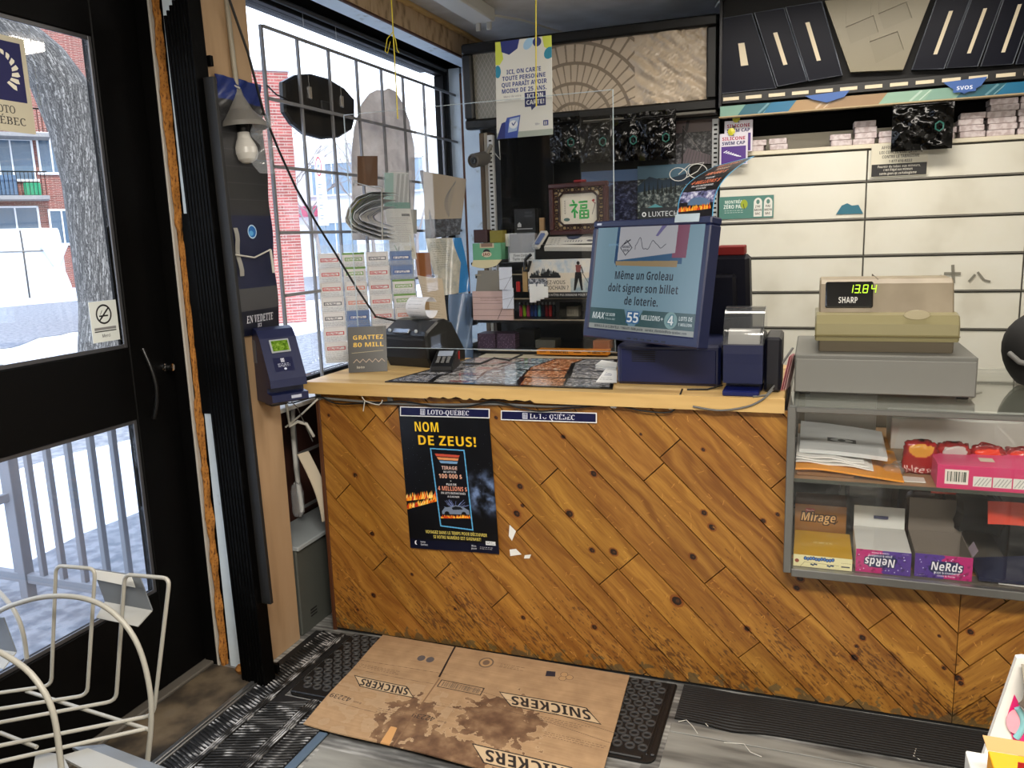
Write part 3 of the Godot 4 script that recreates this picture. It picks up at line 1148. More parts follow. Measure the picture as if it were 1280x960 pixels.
func window_view(G: float) -> void:
	# brick house corner seen through the shop window, blue-grey storefronts behind, a pillar sign and bare trees; building colours paled to hold the outdoor glare
	var fr := mat(Color(0.85, 0.87, 0.88), 0.5)
	var pane := mat(Color(0.55, 0.64, 0.72), 0.15)
	var a := ony(384, 402, G)
	var t := thing("brick_house", "red brick house corner paled for outdoor haze, seen through the shop window", "building", a)
	var away := Vector3(a.x - EYE.x, 0, a.z - EYE.z).normalized()
	var hb := Basis(away.cross(Vector3.UP), Vector3.UP, -away).rotated(Vector3.UP, 0.12)
	var hf := Transform3D(hb, a)
	var tall := EYE.y + ray(372, 90).y / Vector2(ray(372, 90).x, ray(372, 90).z).length() * Vector2(a.x - EYE.x, a.z - EYE.z).length() - G
	var b := mb(hf)
	b.box(Vector3(-1.2, tall / 2, -3), Vector3(2.4, tall, 6))
	part(b, "wall", brick_mat(Color(0.6, 0.32, 0.3)), t)
	far_window(t, hf * Vector3(-1.6, 1.9, 0.03), 1.0, 1.3, hb, fr, pane)
	b = mb(hf)
	b.box(Vector3(-1.2, tall + 0.1, -3), Vector3(2.5, 0.2, 6.1), 0.02)
	part(b, "parapet", fr, t)
	var c := ony(445, 345, G)
	var t2 := thing("storefront_row", "blue-grey storefront row paled for outdoor glare, with wide windows at the far end of the street", "building", Vector3(c.x, G, c.z - 6.0))
	b = mb()
	b.span(Vector3(c.x - 14.0, G, c.z - 9.0), Vector3(c.x + 14.0, G + 6.5, c.z - 5.0))
	part(b, "wall", mat(Color(0.86, 0.88, 0.9), 0.7), t2)
	for i in 7:
		for j in 2:
			far_window(t2, Vector3(c.x - 12.0 + i * 4.0, 1.6 + j * 3.0, c.z - 4.97), 2.6, 1.7, Basis(), fr, pane)
	b = mb()
	b.span(Vector3(c.x - 10.0, 2.75, c.z - 5.0), Vector3(c.x - 4.5, 3.3, c.z - 4.7), 0.02)
	part(b, "awning", mat(Color(0.72, 0.3, 0.42), 0.6), t2)
	# pillar sign
	var s := ony(410, 352, G)
	var sg := thing("pillar_sign", "tall white pillar sign with a red ring between the bare trees", "sign", s)
	var d := EYE.distance_to(s)
	var px := d / FOCAL
	b = mb()
	b.box(Vector3(s.x, G + 1.2, s.z), Vector3(0.16, 2.4, 0.12), 0.01)
	part(b, "post", mat(Color(0.5, 0.56, 0.62), 0.5), sg)
	var top := onz(410, 192, s.z)
	var bot := onz(410, 282, s.z)
	var im := paper(64, 420, Color(0.9, 0.93, 0.95))
	oval(im, 32, 70, 24, 58, Color(0.75, 0.25, 0.3))
	oval(im, 32, 70, 18, 48, Color(0.92, 0.94, 0.95))
	text(im, "P", 32, 70, 30, Color(0.35, 0.4, 0.45))
	for k in 4:
		frame_rect(im, 12, 160 + k * 62, 40, 52, 3, Color(0.55, 0.6, 0.64))
		line(im, Vector2(18, 176 + k * 62), Vector2(46, 176 + k * 62), 5, Color(0.4, 0.46, 0.5))
		line(im, Vector2(18, 194 + k * 62), Vector2(46, 198 + k * 62), 5, Color(0.45, 0.5, 0.55))
	b = mb()
	b.box(Vector3(s.x, (top.y + bot.y) / 2, s.z), Vector3(12 * px, top.y - bot.y, 0.14), 0.01)
	var sb := part(b, "sign_board", fr, sg)
	part(card(Vector3(s.x - 5.5 * px, bot.y + 0.02, s.z + 0.075), Vector3(s.x + 5.5 * px, bot.y + 0.02, s.z + 0.075), Vector3(s.x + 5.5 * px, top.y - 0.02, s.z + 0.075), Vector3(s.x - 5.5 * px, top.y - 0.02, s.z + 0.075)), "sign_print", print_mat(im), sb)
	# bare trees
	var bark := mat(Color(0.58, 0.55, 0.54), 0.9)
	for q in [[400, 346, 5.5, 3], [470, 342, 6.0, 7], [522, 346, 5.0, 11], [358, 352, 6.0, 15]]:
		var p := ony(q[0], q[1], G)
		var r2 := RandomNumberGenerator.new()
		r2.seed = q[3]
		b = mb()
		twig(b, p, Vector3(r2.randf_range(-0.08, 0.08), 1, 0.03), q[2] * 0.42, 0.11, 5, r2)
		put(b, "bare_tree", bark, "bare winter tree with thin branches down the street, seen through the shop window", "tree", "bare street trees", p)

func twig(b: MB, p: Vector3, d: Vector3, l: float, r: float, n: int, r2: RandomNumberGenerator) -> void:
	d = d.normalized()
	var q := p + d * l
	b.tube([p, p.lerp(q, 0.5) + Vector3(r2.randf_range(-1, 1), 0, r2.randf_range(-1, 1)) * l * 0.05, q], r, 5, false, 0.6)
	if n == 0:
		return
	for i in (3 if n > 2 else 2):
		var nd := d + Vector3(r2.randf_range(-1, 1), r2.randf_range(-0.25, 0.5), r2.randf_range(-1, 1)) * 0.75
		twig(b, q - d * l * r2.randf_range(0, 0.3), nd, l * r2.randf_range(0.6, 0.82), r * 0.55, n - 1, r2)

# ---------------------------------------------------------------- the counter
const VX := 2.069          # where the boards meet in a V
const PITCH := 0.0906
func strip_of(p: float) -> int:
	return int(floor((p - 0.490) / PITCH))

func pine_texture() -> ImageTexture:
	var W := 1536
	var H := 512
	var im := Image.create(W, H, false, Image.FORMAT_RGB8)
	var n1 := FastNoiseLite.new()
	n1.seed = 3
	n1.frequency = 1.0
	n1.fractal_octaves = 3
	var n2 := FastNoiseLite.new()
	n2.seed = 8
	n2.frequency = 1.0
	n2.fractal_octaves = 4
	var s2 := sqrt(0.5)
	var light := Color(0.7, 0.5, 0.21)
	var dark := Color(0.5, 0.31, 0.1)
	var grime := Color(0.24, 0.13, 0.06)
	for j in H:
		var y := 0.95 * (1.0 - (j + 0.5) / H)
		for i in W:
			var x := 2.9 * (i + 0.5) / W
			var m := 0.0
			if x > VX:
				x = 2.0 * VX - x
				m = 31.0
			var a := (x - y) * s2
			var p := (x + y) * s2
			var k := int(floor((p - 0.490) / PITCH)) * 7.3 + m
			var g := n1.get_noise_2d(a * 1.6 + k, p * 26.0 + k + 1.2 * n2.get_noise_2d(a * 2.0 + k, p * 4.0))
			var f := n2.get_noise_2d(a * 9.0 + k, p * 160.0)
			var t := clampf(0.5 + g * 0.75 + f * 0.35, 0, 1)
			var c := light.lerp(dark, t)
			# scuffs and ground-in dirt: dense strokes along the grain, thicker towards the skirting
			var d := n2.get_noise_2d(a * 26.0 - 40.0, p * 120.0) + 0.55 * n1.get_noise_2d(a * 3.0 + 70.0, p * 5.0)
			var thr := 0.12 + y * 1.35
			if d > thr:
				c = c.lerp(grime, clampf((d - thr) * 3.2, 0, 0.6))
			if y < 0.06 and n1.get_noise_2d(a * 20.0 + 9.0, p * 20.0) > (y - 0.022) * 16.0:
				c = c.lerp(Color(0.34, 0.3, 0.22), 0.65)
			im.set_pixel(i, j, c)
	var knots := [[704, 546, 5], [742, 592, 7], [712, 642, 8], [740, 688, 6], [767, 690, 8], [880, 641, 6], [890, 659, 7], [866, 696, 7], [954, 651, 5], [972, 643, 4], [879, 562, 4], [801, 543, 3], [846, 751, 11], [934, 786, 6], [743, 784, 6], [1000, 723, 7], [996, 735, 6], [1078, 797, 6], [1071, 808, 4], [1068, 822, 7], [1180, 835, 4], [1213, 790, 6], [1198, 848, 7], [1201, 854, 5], [1174, 795, 3], [444, 594, 6], [465, 667, 6], [650, 608, 7], [646, 642, 8], [653, 632, 4], [620, 522, 4], [411, 519, 4], [467, 744, 6], [515, 718, 4], [569, 761, 4], [654, 772, 5], [447, 762, 4]]
	for q in knots:
		var w := onz(q[0], q[1], 0.0)
		var cx := w.x / 2.9 * W
		var cy := (1.0 - w.y / 0.95) * H
		var r: float = q[2] * 0.62
		oval(im, cx, cy, r * 1.9, r * 1.5, Color(0.5, 0.28, 0.09), 0.7)
		oval(im, cx, cy, r * 1.25, r * 1.0, Color(0.13, 0.065, 0.03), 0.7)
		oval(im, cx + r * 0.2, cy, r * 0.5, r * 0.45, Color(0.3, 0.17, 0.08), 0.7)
	# fine pale scratches
	for i in 900:
		var x := rng.randf_range(0, W)
		var y := rng.randf_range(0, H)
		var d := Vector2(1, 0).rotated(rng.randf_range(0, TAU)) * rng.randf_range(2, 10)
		line(im, Vector2(x, y), Vector2(x, y) + d, 1.0, Color(0.78, 0.56, 0.27))
	return itex(im)

func counter() -> void:
	var t := thing("checkout_counter", "knotty pine checkout counter with diagonal boards and a pale wood top", "counter", Vector3(0.0, 0.0, -0.28))
	var pm := mat(Color.WHITE, 0.42, 0.0, pine_texture())
	pm.vertex_color_use_as_albedo = true
	pm.clearcoat_enabled = true
	pm.clearcoat = 0.1
	pm.clearcoat_roughness = 0.5
	var b := mb()
	b.span(Vector3(0.004, 0.0, -0.56), Vector3(1.59, 0.912, -0.02))
	b.span(Vector3(1.59, 0.0, -0.56), Vector3(2.9, 0.45, -0.02))
	part(b, "carcass", mat(Color(0.13, 0.07, 0.035), 0.7), t)
	# boards
	var joints := {10: [0.3355], 9: [0.356, 0.977], 6: [0.514, 0.143], 5: [0.509], 7: [0.955, 1.193], 11: [1.108], 8: [1.25, 0.715], 2: [-0.4255], 4: [0.2], -2: [-0.051], 0: [0.1225], 1: [0.331], 3: [-0.387, 0.82], 12: [0.62], -1: [-0.33], 13: [1.02], 14: [0.8]}
	var right_joints := {11: [1.2155], 10: [1.331], 12: [1.3], 9: [1.42], 13: [1.1], 8: [1.5], 14: [0.95]}
	var s2 := sqrt(0.5)
	var gap := 0.0018
	for side in 2:
		var area := PackedVector2Array([Vector2(0.012, 0.012), Vector2(VX - 0.001, 0.012), Vector2(VX - 0.001, 0.912), Vector2(0.012, 0.912)])
		if side == 1:
			area = PackedVector2Array([Vector2(VX + 0.001, 0.012), Vector2(2.9, 0.012), Vector2(2.9, 0.912), Vector2(VX + 0.001, 0.912)])
		for k in range(-6, 20):
			var p0 := 0.490 + k * PITCH + gap
			var p1 := p0 + PITCH - 2 * gap
			var cuts := [-1.2, 2.6]
			cuts.append_array((joints if side == 0 else right_joints).get(k, []))
			cuts.sort()
			for i in cuts.size() - 1:
				var q := PackedVector2Array()
				for e in [[cuts[i] + gap, p0], [cuts[i + 1] - gap, p0], [cuts[i + 1] - gap, p1], [cuts[i] + gap, p1]]:
					var x: float = (e[0] + e[1]) * s2
					var y: float = (e[1] - e[0]) * s2
					q.append(Vector2(2.0 * VX - x if side == 1 else x, y))
				for piece in Geometry2D.intersect_polygons(q, area):
					var mx := 0.0
					for e in piece:
						mx = maxf(mx, e.x)
					var body := piece
					if body.size() < 3:
						continue
					# under the display case the boards stop at its floor
					if side == 1 or mx > 1.6:
						var low := PackedVector2Array([Vector2(-1, 0), Vector2(1.597, 0), Vector2(1.597, 1), Vector2(-1, 1)])
						var low2 := PackedVector2Array([Vector2(1.5971, 0), Vector2(3, 0), Vector2(3, 0.47), Vector2(1.5971, 0.47)])
						var whole := Geometry2D.merge_polygons(low, PackedVector2Array([Vector2(1.59, 0), Vector2(3, 0), Vector2(3, 0.47), Vector2(1.59, 0.47)]))
						var cut := Geometry2D.intersect_polygons(piece, whole[0])
						if cut.is_empty():
							continue
						body = cut[0]
						for ci in range(1, cut.size()):
							if cut[ci].size() > 2:
								b = mb()
								b.col = Color(0.95, 0.95, 0.95)
								b.prism(cut[ci], -0.02, 0.0, Rect2(0, 0, 2.9, 0.95))
								part(b, "board", pm, t)
					b = mb()
					var v := rng.randf_range(0.86, 1.06)
					b.col = Color(v, v * rng.randf_range(0.95, 1.03), v * rng.randf_range(0.9, 1.05))
					var lift := rng.randf_range(-0.0006, 0.0006)
					b.prism(body, -0.02, lift, Rect2(0, 0, 2.9, 0.95))
					part(b, "board", pm, t)
	# left corner post
	b = mb()
	b.span(Vector3(-0.004, 0.0, -0.02), Vector3(0.011, 0.912, 0.003), 0.002)
	part(b, "corner_post", mat(Color(0.3, 0.16, 0.07), 0.5), t)
	b = mb()
	b.span(Vector3(-0.006, 0.0, -0.56), Vector3(0.004, 0.912, -0.02), 0.001)
	part(b, "end_panel", mat(Color(0.3, 0.16, 0.07), 0.55), t)
	# dark skirting gap
	b = mb()
	b.span(Vector3(0.012, 0.0, -0.019), Vector3(2.9, 0.0115, -0.006))
	part(b, "plinth", M.black_matte, t)
	# top board with a chipped front edge
	b = mb()
	b.span(Vector3(-0.028, 0.914, -0.585), Vector3(1.585, 0.955, 0.018), 0.002)
	part(b, "counter_top", M.wood_top, t)
	var edge := PackedVector2Array()
	var x0 := -0.03
	var x1 := 1.587
	edge.append(Vector2(x0, 0.955))
	edge.append(Vector2(x0, 0.913))
	var c0 := onz(533, 492, 0.03).x
	var c1 := onz(668, 496, 0.03).x
	var x := c0
	edge.append(Vector2(c0, 0.913))
	while x < c1:
		edge.append(Vector2(x, 0.913 + rng.randf_range(0.001, 0.01)))
		x += rng.randf_range(0.006, 0.018)
	edge.append(Vector2(c1, 0.913))
	edge.append(Vector2(x1, 0.913))
	edge.append(Vector2(x1, 0.955))
	b = mb()
	b.prism(edge, 0.0185, 0.03)
	part(b, "edge_strip", M.wood_top, t)
	b = mb()
	b.span(Vector3(c0, 0.9128, 0.004), Vector3(c1, 0.924, 0.0182))
	part(b, "bare_core", mat(Color(0.2, 0.11, 0.06), 0.9), t)
	# torn bits of white paper stuck to the boards
	for q in [[[637, 656], [645, 664], [640, 676], [636, 670]], [[637, 687], [645, 686], [652, 693], [638, 695]], [[656, 694], [664, 693], [662, 698], [655, 698]]]:
		var pl := PackedVector2Array()
		for e in q:
			var w := onz(e[0], e[1], 0.001)
			pl.append(Vector2(w.x, w.y))
		b = mb()
		b.prism(pl, 0.0009, 0.0016)
		part(b, "paper_scrap", M.paper, t, "torn scrap of white paper")
	front_posters()
	front_cables()

func front_posters() -> void:
	# the big black lottery poster
	var W := 480
	var H := 712
	var im := paper(W, H, Color(0.02, 0.02, 0.035))
	for i in 60:
		im.fill_rect(Rect2i(rng.randi_range(0, W), rng.randi_range(0, 480), 2, 2), Color(0.5, 0.52, 0.6))
	# blue smoke on the right
	var nz := FastNoiseLite.new()
	nz.seed = 12
	nz.frequency = 0.013
	nz.fractal_octaves = 4
	for y in range(270, 540):
		for x in range(310, W):
			var e := 1.0 - pow((x - 425.0) / 125.0, 2) - pow((y - 410.0) / 135.0, 2)
			if e > 0:
				var v := clampf(e * (0.55 + 1.2 * nz.get_noise_2d(x, y)), 0, 1)
				im.set_pixel(x, y, im.get_pixel(x, y).lerp(Color(0.5, 0.6, 0.78), v * 0.85))
	# fire trails
	for tr in [[0, 470, 240, 432, 26.0], [0, 512, 200, 452, 20.0]]:
		for k in 150:
			var u := rng.randf()
			var cx := lerpf(tr[0], tr[2], u)
			var cy := lerpf(tr[1], tr[3], u)
			var h: float = tr[4] * rng.randf_range(0.4, 1.6)
			poly(im, [Vector2(cx - 6, cy), Vector2(cx + 3 + rng.randf_range(-4, 6), cy - h), Vector2(cx + 6, cy)], [Color(0.95, 0.45, 0.08), Color(0.98, 0.68, 0.15), Color(0.75, 0.2, 0.05), Color(1, 0.88, 0.5)][k % 4])
	var grad := [Color(0.96, 0.78, 0.12), Color(0.9, 0.45, 0.25)]
	text(im, "NOM", 146, 92, 66, Color(0.97, 0.8, 0.15), 138, "bold", false, 0.0)
	text(im, "DE ZEUS!", 248, 158, 66, Color(0.95, 0.76, 0.14), 318, "bold", false, 0.0)
	# ticket with a blue border, leaning a little
	poly(im, [Vector2(155, 195), Vector2(338, 198), Vector2(352, 602), Vector2(176, 590)], Color(0.36, 0.66, 0.85))
	poly(im, [Vector2(162, 201), Vector2(332, 204), Vector2(345, 595), Vector2(182, 584)], Color(0.03, 0.03, 0.06))
	# plain stand-in bars for the ticket's title art
	for k in 3:
		poly(im, [Vector2(178 + k * 10, 222 + k * 17), Vector2(310 - k * 6, 226 + k * 16), Vector2(304 - k * 6, 238 + k * 16), Vector2(186 + k * 10, 235 + k * 17)], [Color(0.75, 0.3, 0.22), Color(0.85, 0.55, 0.35), Color(0.45, 0.6, 0.75)][k])
	text(im, "TIRAGE", 250, 292, 24, Color(0.92, 0.75, 0.68), 84)
	text(im, "AU LOTO DE", 250, 312, 13, Color(0.95, 0.95, 0.95), 70)
	text(im, "100 000 $", 252, 334, 30, Color(0.95, 0.72, 0.6), 126)
	text(im, "+", 252, 357, 14, Color.WHITE)
	text(im, "PLUS DE", 254, 374, 14, Color.WHITE, 56)
	text(im, "4 MILLIONS $", 258, 396, 30, Color(0.95, 0.62, 0.5), 156)
	text(im, "EN LOTS INSTANTANÉS", 260, 418, 14, Color(0.95, 0.95, 0.95), 130)
	text(im, "À GAGNER", 260, 436, 13, Color(0.95, 0.95, 0.95), 64)
	for k in 26:
		var c0 := Vector2(262, 500)
		line(im, c0, c0 + Vector2(rng.randf_range(-80, 78), rng.randf_range(-54, -6)), 1.5, Color(0.55, 0.62, 0.85))
	# a plain silver car on burning tracks
	poly(im, [Vector2(192, 512), Vector2(208, 492), Vector2(244, 486), Vector2(268, 478), Vector2(300, 482), Vector2(336, 500), Vector2(338, 522), Vector2(192, 526)], Color(0.45, 0.5, 0.58))
	poly(im, [Vector2(246, 492), Vector2(266, 483), Vector2(292, 486), Vector2(306, 498), Vector2(250, 502)], Color(0.09, 0.1, 0.13))
	oval(im, 218, 524, 13, 13, Color(0.05, 0.05, 0.06))
	oval(im, 308, 522, 13, 13, Color(0.05, 0.05, 0.06))
	for k in 90:
		var cx := rng.randf_range(186, 338)
		var cy := 548 - (cx - 186) * 0.05
		poly(im, [Vector2(cx - 5, cy), Vector2(cx + rng.randf_range(-4, 4), cy - rng.randf_range(6, 20)), Vector2(cx + 5, cy)], [Color(0.95, 0.5, 0.1), Color(0.98, 0.72, 0.25), Color(0.8, 0.25, 0.08)][k % 3])
	text(im, "VOYAGEZ DANS LE TEMPS POUR DÉCOUVRIR", 258, 622, 22, Color(0.93, 0.85, 0.42), 330)
	text(im, "SI VOTRE NUMÉRO EST GAGNANT!", 262, 646, 22, Color(0.93, 0.85, 0.42), 256)
	im.fill_rect(Rect2i(0, 664, W, 48), Color(0.03, 0.04, 0.13))
	oval(im, 36, 682, 9, 11, Color(0.9, 0.9, 0.92))
	oval(im, 40, 682, 5, 9, Color(0.03, 0.04, 0.13))
	text(im, "Loto", 74, 676, 13, Color(0.9, 0.9, 0.92), 28)
	text(im, "Québec", 80, 690, 13, Color(0.9, 0.9, 0.92), 42)
	im.fill_rect(Rect2i(412, 650, 52, 20), Color(0.85, 0.86, 0.86))
	tiny(im, 418, 656, 40, 2, 6, Color(0.3, 0.3, 0.3))
	text(im, "Bien", 348, 680, 12, Color(0.85, 0.85, 0.85))
	text(im, "jouer", 348, 693, 12, Color(0.85, 0.85, 0.85))
	tiny(im, 380, 682, 70, 2, 8, Color(0.8, 0.8, 0.8))
	var a := onz(514, 684, 0.002)
	var c := onz(625, 692, 0.002)
	var d := onz(611, 513, 0.002)
	var e := onz(498, 509, 0.002)
	var b := mb()
	b.sheet(func(u, v):
		var p: Vector3 = e.lerp(d, u).lerp(a.lerp(c, u), v)
		return p + Vector3(0, 0, 0.0015 + 0.004 * v * v + 0.0015 * sin(u * 7.0)), 10, 10, 0.0008)
	put(b, "lottery_poster", print_mat(im, 0.3), "tall black lottery poster reading NOM DE ZEUS on the counter front", "poster")
	# two navy label strips
	for q in [[500, 508, 612, 511, 612, 523, 500, 520, 0, "navy lottery name strip above the black poster"], [626, 513, 746, 516, 746, 529, 626, 525, 1, "navy lottery name strip with scuffed lettering beside the black poster"]]:
		im = paper(480, 52, Color(0.93, 0.93, 0.92))
		im.fill_rect(Rect2i(5, 5, 470, 42), Color(0.05, 0.06, 0.24))
		frame_rect(im, 112, 10, 26, 32, 3, Color(0.85, 0.86, 0.9))
		im.fill_rect(Rect2i(118, 16, 5, 26), Color(0.85, 0.86, 0.9))
		im.fill_rect(Rect2i(127, 16, 5, 26), Color(0.85, 0.86, 0.9))
		text(im, "LOTO-QUÉBEC", 262, 27, 34, Color(0.93, 0.93, 0.95), 226, "serif bold")
		if q[8] == 1:
			for k in 16:
				im.fill_rect(Rect2i(150 + rng.randi_range(0, 220), rng.randi_range(8, 24), rng.randi_range(8, 26), 9), Color(0.05, 0.06, 0.24))
		var zz := 0.006
		put(card(onz(q[6], q[7], zz), onz(q[4], q[5], zz), onz(q[2], q[3], zz), onz(q[0], q[1], zz), 0.0015), "name_strip", print_mat(im, 0.35), q[9], "label")

func front_cables() -> void:
	# cables run along the boards just under the top, held by clips
	var row := func(pts: Array, z: float) -> Array:
		var out := []
		for q in pts:
			out.append(onz(q[0], q[1], z))
		var cv := Curve3D.new()
		for i in out.size():
			var tan: Vector3 = (out[mini(i + 1, out.size() - 1)] - out[maxi(i - 1, 0)]) * 0.16
			cv.add_point(out[i], -tan, tan)
		cv.bake_interval = 0.02
		var res := []
		for p in cv.get_baked_points():
			res.append(p)
		return res
	var b := mb()
	b.tube(row.call([[398, 497], [480, 504], [560, 506], [616, 505], [690, 508], [768, 504], [800, 508]], 0.011), 0.0045, 8)
	put(b, "cable", M.cable_grey, "thick grey cable along the counter front under the top", "cable")
	b = mb()
	b.tube(row.call([[348, 497], [362, 504], [398, 496], [425, 505], [500, 502], [545, 508], [580, 509], [616, 502], [650, 510], [676, 514], [720, 510], [765, 506], [800, 513], [830, 516], [843, 512], [850, 494], [853, 486]], 0.0175), 0.0028, 7)
	put(b, "cable", M.cable_black, "thin black cable clipped along the counter front", "cable")
	b = mb()
	b.tube(row.call([[866, 508], [900, 513], [935, 508], [955, 498], [966, 487]], 0.034), 0.003, 7)
	put(b, "cable", M.cable_grey, "slack grey cable hanging over the counter edge by the ticket printer", "cable")
	b = mb()
	b.tube(row.call([[452, 494], [456, 501], [474, 506], [478, 500]], 0.02), 0.0018, 6)
	b.tube(row.call([[456, 501], [454, 514]], 0.02), 0.0018, 6)
	put(b, "cable_tie", M.cable_white, "loose white cable tie around the cables under the counter top", "cable tie")
	for q in [[398, 497, "at the counter corner"], [488, 500, "beside the poster"], [616, 502, "between the name strips"], [767, 507, "past the scuffed name strip"], [840, 509, "below the lottery terminal"]]:
		var p := onz(q[0], q[1], 0.008)
		b = mb()
		b.box(p + Vector3(0, 0.006, 0), Vector3(0.02, 0.028, 0.008), 0.002)
		put(b, "cable_clip", M.mid_grey if q[0] < 700 else M.white_metal, "small cable clip under the counter top %s" % q[2], "clip", "cable clips under the counter top")

# ---------------------------------------------------------------- glass display case under the register
const CX0 := 1.597
const CX1 := 2.75
const CZ := 0.09
const CB := 0.468
const CT := 0.945
const SH := 0.732
func display_case() -> void:
	var t := thing("display_case", "steel framed glass candy case let into the counter under the cash register", "display case", Vector3(2.17, CB - 0.012, -0.28))
	var b := mb()
	var zb := -0.655
	var w := 0.022
	for q in [
		[Vector3(CX0, CB - 0.012, CZ - w), Vector3(CX0 + w, CT, CZ)],
		[Vector3(CX0, CB - 0.012, zb), Vector3(CX0 + w, CT, zb + w)],
		[Vector3(CX0 + w, CT - 0.014, CZ - w), Vector3(CX1, CT, CZ)],
		[Vector3(CX0 + w, CB - 0.022, CZ - w), Vector3(CX1, CB + 0.002, CZ)],
		[Vector3(CX0 + w, CT - 0.014, zb), Vector3(CX1, CT, zb + w)],
		[Vector3(CX0, CT - 0.014, zb + w), Vector3(CX0 + w, CT, CZ - w)],
		[Vector3(CX1, CB - 0.012, zb), Vector3(CX1 + w, CT, CZ)]]:
		b.span(q[0], q[1], 0.002)
	part(b, "frame", M.steel, t)
	b = mb()
	b.span(Vector3(CX0, CB - 0.012, zb), Vector3(CX1, CB - 0.001, CZ - w))
	part(b, "case_floor", mat(Color(0.36, 0.34, 0.3), 0.6), t)
	b = mb()
	b.span(Vector3(CX0 + 0.01, CB, zb + 0.004), Vector3(CX1, CT - 0.014, zb + 0.012))
	part(b, "back_panel", mat(Color(0.55, 0.53, 0.47), 0.6), t)
	b = mb()
	b.span(Vector3(CX0 + w, CB, CZ - 0.014), Vector3(CX1, CT - 0.014, CZ - 0.009))
	part(b, "front_pane", M.pane, t)
	b = mb()
	b.span(Vector3(CX0 + 0.006, CB, zb + w), Vector3(CX0 + 0.011, CT - 0.014, CZ - w))
	part(b, "side_pane", M.pane, t)
	b = mb()
	b.span(Vector3(CX0 + 0.004, CT, zb), Vector3(CX1, CT + 0.006, CZ - 0.004), 0.001)
	part(b, "top_pane", glass(Color(0.6, 0.64, 0.6), 0.14), t)
	b = mb()
	b.span(Vector3(CX0 + w, SH - 0.008, zb + 0.02), Vector3(CX1, SH, CZ - 0.03), 0.001)
	part(b, "shelf", mat(Color(0.62, 0.5, 0.36), 0.4), t)
	b = mb()
	b.span(Vector3(CX0 + w, SH - 0.009, CZ - 0.03), Vector3(CX1, SH + 0.001, CZ - 0.026))
	part(b, "shelf_edge", mat(Color(0.25, 0.27, 0.24), 0.3), t)
	for z in [-0.2, -0.45]:
		b = mb()
		b.span(Vector3(CX0 + 0.012, SH - 0.016, z - 0.01), Vector3(CX0 + 0.03, SH - 0.008, z + 0.01), 0.001)
		part(b, "shelf_bracket", M.steel, t)
	case_contents()

# open or closed carton: base centre, size; front print, colours
func carton(t: Node3D, at: Vector3, s: Vector3, side: Material, open := false, inner: Material = null) -> void:
	var b := mb(Transform3D(Basis(), at))
	if not open:
		b.box(Vector3(0, s.y / 2, 0), s, 0.001)
	else:
		var w := 0.0025
		b.box(Vector3(0, w / 2, 0), Vector3(s.x, w, s.z))
		b.box(Vector3(0, s.y / 2, s.z / 2 - w / 2), Vector3(s.x, s.y, w))
		b.box(Vector3(0, s.y / 2, -s.z / 2 + w / 2), Vector3(s.x, s.y, w))
		b.box(Vector3(-s.x / 2 + w / 2, s.y / 2, 0), Vector3(w, s.y, s.z - 2 * w))
		b.box(Vector3(s.x / 2 - w / 2, s.y / 2, 0), Vector3(w, s.y, s.z - 2 * w))
	part(b, "box_body", side, t)
func front_print(t: Node3D, at: Vector3, s: Vector3, im: Image, rough := 0.35, y0 := 0.0, y1 := 1.0, called := "box_print") -> void:
	var z := s.z / 2
	part(label_quad(at + Vector3(-s.x / 2, s.y * y0, z), at + Vector3(s.x / 2, s.y * y0, z), at + Vector3(s.x / 2, s.y * y1, z), at + Vector3(-s.x / 2, s.y * y1, z)), called, print_mat(im, rough), t)

func nerds(right: bool) -> Image:
	var im := paper(300, 136, Color(0.32, 0.2, 0.56))
	# pink half with a ragged boundary
	for y in 136:
		var e := 148 + int(10 * sin(y * 0.16))
		im.fill_rect(Rect2i(e, y, 300 - e, 1), Color(0.72, 0.1, 0.44))
	for k in 26:
		var c := Color(0.22, 0.12, 0.42) if k % 2 == 0 else Color(0.55, 0.06, 0.34)
		var x := rng.randf_range(0, 140) if k % 2 == 0 else rng.randf_range(160, 300)
		var y := rng.randf_range(0, 136)
		poly(im, [Vector2(x, y), Vector2(x + 18, y + rng.randf_range(-8, 8)), Vector2(x + 12, y + 14), Vector2(x + 2, y + 10)], c)
	oval(im, 164, 74, 92, 40, Color(0.08, 0.12, 0.34), -0.1)
	for k in 18:
		oval(im, rng.randf_range(10, 290), rng.randf_range(8, 128), 3, 3, Color(0.85, 0.88, 0.95))
	text(im, "NeRds", 166, 66, 66, Color(0.95, 0.95, 0.96), 168, "bold", false, 0.12, 0, Color(0.1, 0.12, 0.3))
	text(im, "grape & strawberry", 168, 102, 17, Color(0.95, 0.95, 0.96), 132)
	text(im, "raisin & fraise", 168, 120, 15, Color(0.95, 0.95, 0.96), 96)
	tiny(im, 14, 124, 40, 1, 6, Color(0.8, 0.8, 0.85))
	if not right:
		im.rotate_180()
	return im

